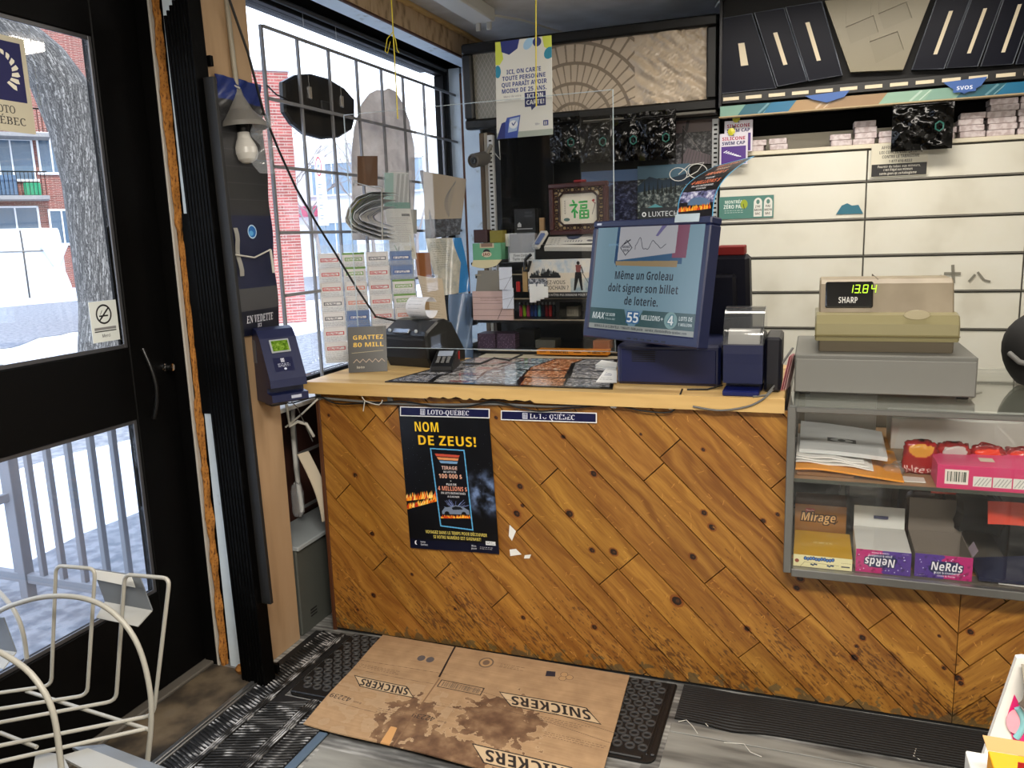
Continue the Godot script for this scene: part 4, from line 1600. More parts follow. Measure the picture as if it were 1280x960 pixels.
func case_contents() -> void:
	# two grape and strawberry candy cartons, one upside down
	var dark_in := mat(Color(0.5, 0.47, 0.43), 0.7)
	var white_card := mat(Color(0.84, 0.85, 0.83), 0.6)
	var s := Vector3(0.142, 0.068, 0.19)
	var at := Vector3(1.862, CB, 0.052 - s.z / 2)
	var t := thing("candy_carton", "upside-down pink and purple candy carton with a white back lid", "candy box", at)
	carton(t, at, s, white_card)
	front_print(t, at, s, nerds(false))
	var b := mb()
	b.sheet(func(u, v): return at + Vector3(lerp(-0.07, 0.07, u), 0.068 + 0.062 * (1.0 - v), -s.z / 2 - 0.012 * (1.0 - v)), 2, 2, 0.002)
	part(b, "lid_flap", white_card, t)
	b = mb()
	b.box(at + Vector3(0.005, 0.1, -s.z / 2 - 0.002), Vector3(0.04, 0.008, 0.006))
	part(b, "slot", mat(Color(0.25, 0.27, 0.4), 0.6), t)
	at = Vector3(2.014, CB, 0.044 - s.z / 2)
	t = thing("candy_carton", "open purple and pink candy carton with upright white lettering", "candy box", at)
	carton(t, at, s, dark_in, true)
	front_print(t, at, s, nerds(true))
	b = mb()
	b.sheet(func(u, v): return at + Vector3(lerp(-0.071, 0.071, u), 0.068 + 0.1 * (1.0 - v), -s.z / 2), 2, 2, 0.002)
	part(b, "lid_flap", dark_in, t)
	b = mb()
	b.sheet(func(u, v): return at + Vector3(0.071 + 0.012 * (1.0 - v), 0.068 + 0.02 * (1.0 - v), lerp(0.09, 0.02, u)), 2, 2, 0.001)
	part(b, "side_flap", mat(Color(0.6, 0.55, 0.6), 0.5), t)
	# yellow bar carton with a cream front lip
	s = Vector3(0.158, 0.036, 0.2)
	at = Vector3(1.703, CB, 0.058 - s.z / 2)
	t = thing("yellow_candy_carton", "flat yellow candy carton with a cream front and blue lettering, at the case's left end", "candy box", at)
	var im := paper(128, 128, Color(0.82, 0.64, 0.1))
	frame_rect(im, 44, 56, 42, 9, 1, Color(0.92, 0.86, 0.6))
	tiny(im, 47, 59, 36, 1, 4, Color(0.95, 0.92, 0.75), 2)
	carton(t, at, s, mat(Color(0.8, 0.62, 0.1), 0.5))
	part(label_quad(at + Vector3(-s.x / 2, s.y, s.z / 2), at + Vector3(s.x / 2, s.y, s.z / 2), at + Vector3(s.x / 2, s.y, -s.z / 2), at + Vector3(-s.x / 2, s.y, -s.z / 2)), "top_print", print_mat(im, 0.45), t)
	im = paper(320, 76, Color(0.9, 0.88, 0.68))
	for k in 11:
		var x := 66 + k * 15
		oval(im, x, 20 + 3 * sin(k * 1.7), 9, 12, Color(0.08, 0.16, 0.38), 0.2)
		oval(im, x, 20 + 3 * sin(k * 1.7), 5, 8, Color(0.2, 0.45, 0.75), 0.2)
	for x in [100, 190]:
		for k in 4:
			oval(im, x + k * 9, 56 + 4 * sin(k * 2.0), 6, 5, Color(0.1, 0.22, 0.35))
	oval(im, 20, 40, 12, 12, Color(0.55, 0.25, 0.15))
	tiny(im, 262, 30, 50, 1, 8, Color(0.4, 0.38, 0.3))
	im.fill_rect(Rect2i(262, 50, 46, 8), Color(0.2, 0.2, 0.25))
	line(im, Vector2(40, 74), Vector2(62, 44), 2, Color(0.5, 0.48, 0.36))
	line(im, Vector2(62, 44), Vector2(250, 50), 2, Color(0.5, 0.48, 0.36))
	front_print(t, at, s, im)
	# chocolate bar carton behind it, front card standing
	s = Vector3(0.15, 0.115, 0.12)
	at = Vector3(1.697, CB, -0.165 - s.z / 2)
	t = thing("chocolate_carton", "golden brown chocolate bar carton behind the yellow one", "candy box", at)
	carton(t, at, s, mat(Color(0.5, 0.33, 0.13), 0.5))
	im = paper(300, 220, Color(0.6, 0.41, 0.17))
	im.fill_rect(Rect2i(62, 24, 54, 24), Color(0.68, 0.15, 0.12))
	text(im, "Nestlé", 89, 36, 16, Color(0.9, 0.8, 0.7))
	text(im, "Mirage", 136, 76, 72, Color(0.9, 0.74, 0.48), 206, "bold", false, 0.18, 0, Color(0.24, 0.13, 0.06))
	line(im, Vector2(222, 100), Vector2(232, 112), 5, Color(0.2, 0.12, 0.07))
	line(im, Vector2(232, 112), Vector2(252, 90), 5, Color(0.2, 0.12, 0.07))
	tiny(im, 140, 108, 70, 1, 6, Color(0.8, 0.66, 0.44))
	front_print(t, at, s, im)
	# crumpled clear and dark bags behind
	for q in [[1.68, -0.42, 0.16, 0.2, 0.10, M.black_plastic, "crumpled black plastic bag behind the chocolate carton", 3], [1.84, -0.3, 0.14, 0.2, 0.18, M.bag_film, "crumpled clear plastic bag behind the white candy lid", 4], [1.985, -0.22, 0.13, 0.215, 0.12, mat(Color(0.16, 0.05, 0.06), 0.2), "shiny dark red wrapper bag behind the open candy carton", 5]]:
		crumple(Vector3(q[0], CB, q[1]), Vector3(q[2], q[3], q[4]), q[5], "plastic_bag", q[6], "bag", q[7])
	# black glove-like pouch, coral sheet, folders and papers on the right
	var cv := Curve3D.new()
	b = mb()
	b.sheet(func(u, v): return Vector3(lerp(2.075, 2.21, u), CB + 0.19 - 0.11 * v - 0.05 * u * u, -0.1 - 0.1 * u + 0.03 * sin(v * 5.0)), 8, 8, 0.03)
	put(b, "black_pouch", M.black_matte, "floppy black cloth pouch under the case shelf", "pouch")
	b = mb()
	b.sheet(func(u, v): return Vector3(lerp(2.13, 2.42, u), CB + 0.2 - 0.07 * u - 0.06 * v + 0.02 * sin(u * 3.0), -0.06 - 0.08 * u + 0.02 * v), 8, 4, 0.002)
	put(b, "coral_folder", mat(Color(0.85, 0.26, 0.16), 0.5), "coral red folder curling behind the black pouch", "folder")
	b = mb()
	b.sheet(func(u, v): return Vector3(lerp(2.0, 2.075, u), CB + 0.205 - 0.024 * v, -0.16), 2, 2, 0.002)
	put(b, "coral_card", mat(Color(0.85, 0.26, 0.16), 0.5), "coral red card standing behind the open candy carton", "card")
	for k in 4:
		b = mb()
		b.sheet(func(u, v): return Vector3(lerp(2.2, 2.6, u), CB + 0.127 + k * 0.008 - 0.004 * u + 0.004 * sin(u * 6.0 + k), lerp(-0.4, -0.1 + 0.01 * k, v)), 6, 3, 0.004)
		put(b, "magazine", [M.dark_grey, M.mid_grey, M.black_plastic, mat(Color(0.3, 0.06, 0.05), 0.5)][k], ["dark grey", "mid grey", "black", "dark red"][k] + " covered magazine in the leaning pile under the shelf", "magazine", "magazines in the case")
	b = mb()
	b.span(Vector3(2.2, CB, -0.45), Vector3(2.66, CB + 0.118, -0.13), 0.004)
	put(b, "stock_box", M.black_plastic, "black stock box carrying the magazine pile in the case", "box")
	b = mb()
	b.sheet(func(u, v): return Vector3(lerp(2.1, 2.6, u), CB + 0.018 + 0.075 * (1.0 - v) * u, lerp(-0.09, 0.05, v)), 4, 4, 0.012)
	put(b, "navy_folder", mat(Color(0.07, 0.1, 0.24), 0.5), "navy blue folder lying at the front of the case floor", "folder")
	b = mb()
	b.sheet(func(u, v): return Vector3(lerp(2.15, 2.6, u), CB + 0.003, lerp(-0.02, 0.064 - 0.02 * (1.0 - u), v)), 2, 2, 0.002)
	put(b, "paper_sheet", M.paper, "white paper sheet slid under the navy folder", "paper")
	# ---- upper shelf
	var paper_print := paper(256, 160, Color(0.8, 0.82, 0.82))
	im = paper_print
	im.fill_rect(Rect2i(84, 84, 86, 22), Color(0.2, 0.22, 0.23))
	oval(im, 127, 95, 34, 10, Color(0.7, 0.72, 0.72))
	oval(im, 127, 95, 12, 7, Color(0.2, 0.22, 0.23))
	tiny(im, 20, 60, 180, 2, 6, Color(0.68, 0.7, 0.7), 1)
	# yellow padded envelope
	b = mb()
	b.sheet(func(u, v):
		var x: float = lerp(1.622, 1.905, u)
		var z: float = lerp(-0.28, 0.05 - 0.01 * u, v)
		return Vector3(x, SH + 0.028 - 0.022 * smoothstep(0.4, 1.0, u) + 0.003 * sin(u * 9.0), z), 12, 4, 0.018 * 0.3)
	put(b, "padded_envelope", mat(Color(0.9, 0.6, 0.16), 0.55), "yellow padded envelope sagging over the case shelf", "envelope")
	b = mb()
	b.span(Vector3(1.624, SH, -0.26), Vector3(1.78, SH + 0.018, 0.03), 0.004)
	put(b, "paper_pad", M.kraft, "brown paper pad under the yellow envelope", "paper")
	for k in 3:
		b = mb()
		b.sheet(func(u, v):
			var x: float = lerp(1.622, 1.83 - 0.012 * k, u)
			return Vector3(x, SH + 0.036 + 0.006 * k - 0.012 * u * u + 0.002 * sin(u * 11.0 + k), lerp(-0.28, 0.004 - 0.01 * k, v)), 12, 4, 0.003)
		put(b, "document", M.paper, "loose white document on the yellow envelope", "paper", "documents on the envelope")
	b = mb()
	b.sheet(func(u, v):
		var x: float = lerp(1.63, 1.868, u)
		return Vector3(x, SH + 0.062 + 0.03 * (1.0 - v) * (1.0 - 0.4 * u) - 0.012 * u * u, lerp(-0.28, -0.04, v)), 12, 8, 0.012)
	put(b, "printed_booklet", print_mat(paper_print, 0.5), "thick grey-white booklet with a black eye emblem on the documents", "booklet")
	b = mb()
	b.box(Vector3(1.93, SH + 0.003, 0.005), Vector3(0.06, 0.003, 0.045), 0.0)
	im = paper(64, 48, Color(0.86, 0.86, 0.82))
	tiny(im, 6, 8, 50, 5, 8, Color(0.55, 0.55, 0.52), 1)
	var tag := put(b, "price_card", print_mat(im), "small white price card on the case shelf", "card")
	for k in 3:
		crumple(Vector3(1.885 + 0.03 * k, SH, -0.06 - 0.04 * k), Vector3(0.06, 0.022, 0.06), M.bag_film, "clear_wrapper", "crumpled clear wrapper between the papers and the pink box", "wrapper", 20 + k, "clear wrappers in the case")
	# pink carton
	s = Vector3(0.36, 0.064, 0.17)
	at = Vector3(2.163, SH, 0.055 - s.z / 2)
	t = thing("pink_carton", "bright pink carton with a barcode on the case shelf", "candy box", at)
	carton(t, at, s, mat(Color(0.86, 0.27, 0.47), 0.4))
	im = paper(512, 92, Color(0.8, 0.2, 0.42))
	im.fill_rect(Rect2i(26, 16, 80, 58), Color(0.9, 0.88, 0.84))
	barcode(im, 34, 24, 64, 40, Color(0.2, 0.25, 0.2))
	for k in 5:
		im.fill_rect(Rect2i(122 + k * 66, 38, 62, 40), Color(0.86, 0.87, 0.84))
		for j in 4:
			line(im, Vector2(128 + k * 66 + j * 12, 74), Vector2(146 + k * 66 + j * 12, 44), 3, Color(0.6, 0.62, 0.6))
	front_print(t, at, s, im)
	part(label_quad(at + Vector3(-0.07, s.y, 0.03), at + Vector3(-0.035, s.y, 0.03), at + Vector3(-0.035, s.y, -0.01), at + Vector3(-0.07, s.y, -0.01)), "sticker", mat(Color(0.85, 0.8, 0.72), 0.5), t, "small pale sticker")
	# red candy bags in a row behind it
	for k in 4:
		im = paper(128, 64, Color(0.6, 0.05, 0.07))
		oval(im, 64, 22, 26, 9, [Color(0.85, 0.6, 0.2), Color(0.75, 0.72, 0.7), Color(0.9, 0.25, 0.12), Color(0.85, 0.2, 0.1)][k])
		text(im, "Maltesers", 64, 44, 18, Color(0.95, 0.9, 0.88), 90, "bold", false, 0.2)
		crumple(Vector3(1.955 + 0.085 * k, SH, -0.075 - 0.012 * k), Vector3(0.1, 0.095 - 0.005 * k, 0.05), print_mat(im, 0.18), "candy_bag", ["red candy bag with an amber patch, first of the row behind the pink carton", "red candy bag with a pale patch behind the pink carton", "red candy bag with a bright red patch behind the pink carton", "red candy bag at the far end of the row behind the pink carton"][k], "candy bag", 40 + k, "red candy bags in the case")
	# white boxes standing at the back
	b = mb()
	b.span(Vector3(1.64, SH, -0.56), Vector3(1.86, SH + 0.16, -0.4), 0.002)
	put(b, "white_box", white_card, "plain white box at the back of the case shelf", "box")
	b = mb()
	b.span(Vector3(1.9, SH, -0.5), Vector3(2.5, SH + 0.1, -0.34), 0.002)
	put(b, "white_box", white_card, "long low white box behind the red candy bags", "box")

# a soft crumpled lump with a flat base
func crumple(at: Vector3, s: Vector3, m: Material, called: String, label: String, category: String, sd: int, group := "") -> void:
	var nz := FastNoiseLite.new()
	nz.seed = sd
	nz.frequency = 1.1
	var b := mb()
	b.grid(func(u, v):
		var a: float = 1.5 * PI - u * TAU
		var ph: float = v * PI
		var d := Vector3(sin(ph) * cos(a), cos(ph), sin(ph) * sin(a))
		var e := Vector3(signf(d.x) * pow(absf(d.x), 0.6), signf(d.y) * pow(absf(d.y), 0.6), signf(d.z) * pow(absf(d.z), 0.6))
		var k: float = 1.0 + 0.3 * nz.get_noise_3d(d.x * 2.2, d.y * 2.2, d.z * 2.2) + 0.14 * absf(nz.get_noise_3d(d.x * 6.0, d.y * 6.0, d.z * 6.0))
		var p := Vector3(e.x * s.x * 0.45, e.y * s.y * 0.5, e.z * s.z * 0.45) * k
		return at + Vector3(p.x, maxf(0.0, p.y + s.y * 0.5), p.z), 26, 16, Rect2(-0.5, 0, 2, 1))
	put(b, called, m, label, category, group, at)

# ---------------------------------------------------------------- on the floor
func floor_things() -> void:
	var b := mb()
	# dirty concrete strip inside the door
	var conc := mat(Color(0.4, 0.35, 0.28), 0.85, 0.0, noise_tex(512, 0.008, [Color(0.2, 0.19, 0.18), Color(0.5, 0.48, 0.45), Color(0.9, 0.88, 0.84), Color(1.1, 1.1, 1.08)], [0.15, 0.4, 0.62, 0.9], 6, 61))
	worldmap(conc, 0.9)
	b.span(Vector3(-0.268, 0.0, 0.35), Vector3(-0.062, 0.004, 1.6))
	structure(b, "floor_strip", conc)
	# entrance grate of metal rails and diagonal rubber ribs
	var t := thing("entrance_grate", "worn metal and rubber entrance grate with diagonal ribs on the floor by the door", "floor mat", Vector3(0.14, 0.0, 0.8))
	var worn := mat(Color(0.75, 0.75, 0.75), 0.5, 0.0, noise_tex(256, 0.02, [Color(0.1, 0.1, 0.1), Color(0.22, 0.22, 0.22), Color(1, 1, 1)], [0.3, 0.52, 0.72], 5, 62))
	worldmap(worn, 2.0)
	var tray := mat(Color(0.06, 0.06, 0.065), 0.7)
	b = mb()
	b.span(Vector3(-0.06, 0.0, 0.03), Vector3(0.088, 0.003, 1.6))
	b.span(Vector3(0.088, 0.0, 0.44), Vector3(0.345, 0.003, 1.6))
	part(b, "tray", tray, t)
	for q in [[-0.03, 0.044, 0.03, 1], [0.072, 0.19, 0.44, -1], [0.232, 0.31, 0.44, -1]]:
		b = mb()
		var z: float = q[2]
		while z < 1.55:
			var wdt: float = q[1] - q[0]
			var lean: float = 0.35 * wdt * q[3]
			var z1 := z + lean
			if z1 > q[2] and z1 < 1.6:
				b.bar(Vector3(q[0], 0.0055, z), Vector3(q[1], 0.0055, z1), 0.006, 0.005, 0.0012)
			z += 0.0135
		var o := part(b, "rubber_ribs", worn, t)
		o.set_meta("kind", "stuff")
	for x in [0.049, 0.057, 0.065, 0.197, 0.205, 0.213, 0.221]:
		b = mb()
		b.span(Vector3(x - 0.003, 0.0, 0.03 if x < 0.09 else 0.44), Vector3(x + 0.003, 0.0095, 1.6), 0.001)
		part(b, "rail", worn, t)
	b = mb()
	b.span(Vector3(-0.06, 0.0, 0.36), Vector3(-0.044, 0.012, 1.6), 0.002)
	b.span(Vector3(-0.042, 0.0, 0.36), Vector3(-0.034, 0.009, 1.6), 0.002)
	part(b, "edge_profile", M.steel, t)
	b = mb()
	b.span(Vector3(0.316, 0.0, 0.58), Vector3(0.345, 0.008, 1.6), 0.002)
	part(b, "edge_profile", mat(Color(0.38, 0.46, 0.54), 0.5, 0.3), t)
	# black ring mat, partly hidden by the cardboard
	var rub := mat(Color(0.06, 0.062, 0.065), 0.5)
	var ring_m := mat(Color(0.26, 0.26, 0.26), 0.45)
	t = thing("ring_mat", "black rubber ring mat half covered by flattened cardboard", "floor mat", Vector3(0.69, 0.0, 0.22))
	var pl := PackedVector2Array()
	for c in [[1.285, -0.015, 0], [0.095, -0.015, 1], [0.095, -0.432, 2], [1.285, -0.432, 3]]:
		var r := 0.03 if c[2] >= 2 else 0.008
		var sx := -1.0 if c[0] > 1 else 1.0
		var sy := -1.0 if c[1] > -0.1 else 1.0
		for i in 5:
			var f := i / 4.0 * PI / 2
			var a := Vector2(sx * r * (1 - cos(f)), sy * r * (1 - sin(f)))
			if c[2] == 1 or c[2] == 3:
				a = Vector2(sx * r * (1 - sin(f)), sy * r * (1 - cos(f)))
			pl.append(Vector2(c[0], c[1]) + a)
	b = mb(Transform3D(Basis(Vector3(1, 0, 0), Vector3(0, 0, -1), Vector3(0, 1, 0)), Vector3.ZERO))
	b.prism(pl, 0.0, 0.006)
	part(b, "mat_base", rub, t)
	b = mb()
	b.span(Vector3(1.268, 0.004, 0.02), Vector3(1.283, 0.011, 0.4), 0.003)
	b.span(Vector3(1.255, 0.004, 0.02), Vector3(1.262, 0.009, 0.4), 0.002)
	b.span(Vector3(0.1, 0.004, 0.405), Vector3(1.25, 0.011, 0.422), 0.003)
	part(b, "rim", rub, t)
	b = mb()
	var k := 0
	var zz := 0.036
	while zz < 0.395:
		var x := 0.115 + (0.0185 if k % 2 == 1 else 0.0)
		while x < 1.245:
			if x < 0.36 or x > 1.05:
				b.lathe([Vector2(0.0155, 0.006), Vector2(0.0142, 0.0102), Vector2(0.0108, 0.0102), Vector2(0.0092, 0.006)], 10, Transform3D(Basis(), Vector3(x, 0, zz)))
			x += 0.037
		zz += 0.0305
		k += 1
	var rings := part(b, "rubber_rings", ring_m, t)
	rings.set_meta("kind", "stuff")
	cardboard()
	# ribbed rubber runner along the counter, buckled in one place
	b = mb()
	b.sheet(func(u, v):
		var x: float = lerp(1.305, 2.75, u)
		var bump: float = exp(-pow((x - 1.47) / 0.07, 2.0))
		var z: float = lerp(0.008, 0.2 + 0.012 * bump, v)
		var rib: float = 0.0016 * sin(v * TAU * 16.0)
		return Vector3(x, 0.006 + rib + 0.010 * bump * sin(v * PI), z + 0.006 * bump), 60, 96, 0.003)
	put(b, "rubber_runner", mat(Color(0.065, 0.068, 0.07), 0.5), "black ribbed rubber runner along the foot of the counter", "floor mat")
	# worn vinyl lengths lying in front of it
	var vin := mat(Color(0.62, 0.62, 0.6), 0.5, 0.0, noise_tex(512, 0.01, [Color(0.5, 0.5, 0.5), Color(0.82, 0.82, 0.81), Color(1.0, 1.0, 0.99)], [0.2, 0.45, 0.8], 6, 63, Vector2(0.25, 1.6)))
	worldmap(vin, 1.1)
	for q in [[1.3, 2.78, 0.222, 0.265], [0.36, 2.8, 0.64, 0.9], [1.3, 2.8, 0.27, 0.62]]:
		b = mb()
		b.span(Vector3(q[0], 0.0, q[2]), Vector3(q[1], 0.0035, q[3]), 0.001)
		structure(b, "floor_strip", vin)
	for q in [[[905, 928], [930, 930], [938, 940], [952, 946]], [[848, 902], [858, 900], [866, 908], [872, 917]], [[1145, 936], [1142, 945], [1150, 950]], [[880, 902], [885, 908]]]:
		var pts := []
		for e in q:
			pts.append(ony(e[0], e[1], 0.005))
		b = mb()
		b.tube(pts, 0.0014, 5)
		put(b, "thread", M.cable_white, "short white thread lying on the worn vinyl by the runner", "thread", "white threads on the floor")

func cardboard() -> void:
	var W := 920
	var H := 580
	var A := Vector3(0.218, 0.016, 0.017)
	var B := Vector3(1.133, 0.016, 0.03)
	var C := Vector3(0.257, 0.016, 0.575)
	var D := Vector3(1.172, 0.016, 0.625)
	var cu := func(px: float, py: float) -> Vector2:
		var p := ony(px, py, 0.017)
		var v := (p.z - 0.023) / 0.575
		var u := (p.x - (0.218 + 0.039 * v)) / 0.915
		v = (p.z - (0.017 + 0.03 * u)) / 0.57
		return Vector2(u * W, v * H)
	var im := paper(W, H, Color(0.72, 0.57, 0.39))
	var nz := FastNoiseLite.new()
	nz.seed = 71
	nz.frequency = 0.012
	nz.fractal_octaves = 5
	var cs: Vector2 = cu.call(505, 905)
	var cs2: Vector2 = cu.call(625, 905)
	var cs3: Vector2 = cu.call(560, 940)
	for y in H:
		for x in W:
			var f := nz.get_noise_2d(x, y)
			var g := nz.get_noise_2d(x * 0.25 + 500, y * 7.0)
			var c := Color(0.72, 0.59, 0.44).lerp(Color(0.6, 0.48, 0.35), clampf(0.5 + f * 0.5 + g * 0.3, 0, 1))
			# worn pale patches towards the lower left
			if f > 0.1 and x < 420 and y > 260:
				c = c.lerp(Color(0.78, 0.68, 0.55), 0.3)
			var n2 := nz.get_noise_2d(x * 1.5 + 90, y * 1.5) * 0.75
			var e1 := 1.0 - Vector2((x - cs.x) / 95.0, (y - cs.y) / 150.0).length() + n2
			var e2 := 1.0 - Vector2((x - cs2.x) / 150.0, (y - cs2.y) / 150.0).length() + n2
			var e3 := 1.0 - Vector2((x - cs3.x) / 200.0, (y - cs3.y) / 90.0).length() + n2
			var e := maxf(e1, maxf(e2, e3))
			if e > 0.18:
				c = c.lerp(Color(0.3, 0.19, 0.12), clampf(0.55 + f * 0.5, 0.3, 0.85))
			elif e > 0.1:
				c = c.lerp(Color(0.78, 0.69, 0.56), 0.3)
			im.set_pixel(x, y, c)
	var ink := Color(0.13, 0.1, 0.09)
	var logo := func(cx: float, cy: float, w: float, h: float) -> void:
		var sl := h * 0.45
		poly(im, [Vector2(cx - w / 2 + sl, cy + h / 2), Vector2(cx + w / 2 + sl, cy + h / 2), Vector2(cx + w / 2 - sl, cy - h / 2), Vector2(cx - w / 2 - sl, cy - h / 2)], ink)
		poly(im, [Vector2(cx - w / 2 + sl + 2, cy + h / 2 - 4), Vector2(cx + w / 2 + sl - 6, cy + h / 2 - 4), Vector2(cx + w / 2 - sl - 2, cy - h / 2 + 4), Vector2(cx - w / 2 - sl + 6, cy - h / 2 + 4)], Color(0.78, 0.68, 0.54))
		text(im, "SNICKERS", cx, cy, int(h * 0.95), ink, w * 0.9, "bold", true, -0.35)
	var p1: Vector2 = cu.call(685, 886)
	logo.call(p1.x, p1.y, 290.0, 66.0)
	var p2: Vector2 = cu.call(478, 860)
	logo.call(p2.x, p2.y, 200.0, 56.0)
	var p3: Vector2 = cu.call(660, 957)
	logo.call(p3.x, p3.y, 300.0, 66.0)
	for q in [[424, 875], [528, 899]]:
		var p: Vector2 = cu.call(q[0], q[1])
		text(im, "42239", p.x, p.y, 30, ink, 78, "plain", true)
		text(im, "from", p.x + 66, p.y + 4, 14, Color(0.35, 0.28, 0.22), 0, "plain", true)
	var bc: Vector2 = cu.call(575, 861)
	frame_rect(im, int(bc.x) - 78, int(bc.y) - 22, 156, 44, 3, ink)
	barcode(im, int(bc.x) - 66, int(bc.y) - 14, 132, 28, Color(0.45, 0.38, 0.3))
	for q in [[526, 825], [537, 827]]:
		var p: Vector2 = cu.call(q[0], q[1])
		oval(im, p.x, p.y, 14, 18, Color(0.36, 0.33, 0.33))
	var pc: Vector2 = cu.call(607, 831)
	oval(im, pc.x, pc.y, 26, 32, Color(0.4, 0.33, 0.27))
	oval(im, pc.x, pc.y, 21, 26, Color(0.7, 0.56, 0.39))
	oval(im, pc.x, pc.y, 12, 16, Color(0.45, 0.36, 0.28))
	var pe: Vector2 = cu.call(687, 846)
	poly(im, [pe + Vector2(-16, -14), pe + Vector2(14, -18), pe + Vector2(20, 12), pe + Vector2(-12, 18)], Color(0.15, 0.13, 0.18))
	var pr: Vector2 = cu.call(706, 850)
	for k in 3:
		oval(im, pr.x + 14 * cos(k * 2.1), pr.y + 14 * sin(k * 2.1), 13, 15, Color(0.45, 0.36, 0.28))
		oval(im, pr.x + 14 * cos(k * 2.1), pr.y + 14 * sin(k * 2.1), 11, 13, Color(0.7, 0.56, 0.39))
	for q in [[640, 837, 90], [475, 838, 190], [700, 905, 210], [720, 928, 190], [490, 893, 110]]:
		var p: Vector2 = cu.call(q[0], q[1])
		tiny(im, int(p.x - q[2] / 2.0), int(p.y) - 8, q[2], 3, 9, Color(0.42, 0.33, 0.25), 2)
	# printed rules and score lines
	for q in [[445, 826, 560, 845], [430, 836, 548, 858], [525, 880, 600, 893], [565, 855, 770, 918], [600, 880, 765, 930], [415, 880, 470, 893]]:
		line(im, cu.call(q[0], q[1]), cu.call(q[2], q[3]), 1.5, Color(0.38, 0.3, 0.23))
	line(im, cu.call(548, 850), cu.call(478, 952), 5, Color(0.5, 0.38, 0.27))
	poly(im, [cu.call(487, 910), cu.call(495, 912), cu.call(481, 943), cu.call(468, 939)], Color(0.8, 0.6, 0.38))
	var b := mb()
	b.sheet(func(u, v):
		var p: Vector3 = A.lerp(B, u).lerp(C.lerp(D, u), v)
		var bend: float = 0.006 * sin(u * 9.0 + v * 3.0) * v + 0.003 * sin(v * 11.0)
		return p + Vector3(0, 0.004 + maxf(-0.003, bend) * 0.6, 0.008 * sin(u * 13.0) * v * 0.4), 30, 20, 0.004)
	var t := put(b, "cardboard_sheet", print_mat(im, 0.85), "flattened brown cardboard box with dark stains on the floor before the counter", "cardboard")
	var q0 := ony(569, 808, 0.0215)
	var q1 := ony(549, 846, 0.0215)
	b = mb()
	b.bar(q0, q1, 0.006, 0.001)
	part(b, "slot", mat(Color(0.12, 0.07, 0.05), 0.9), t)

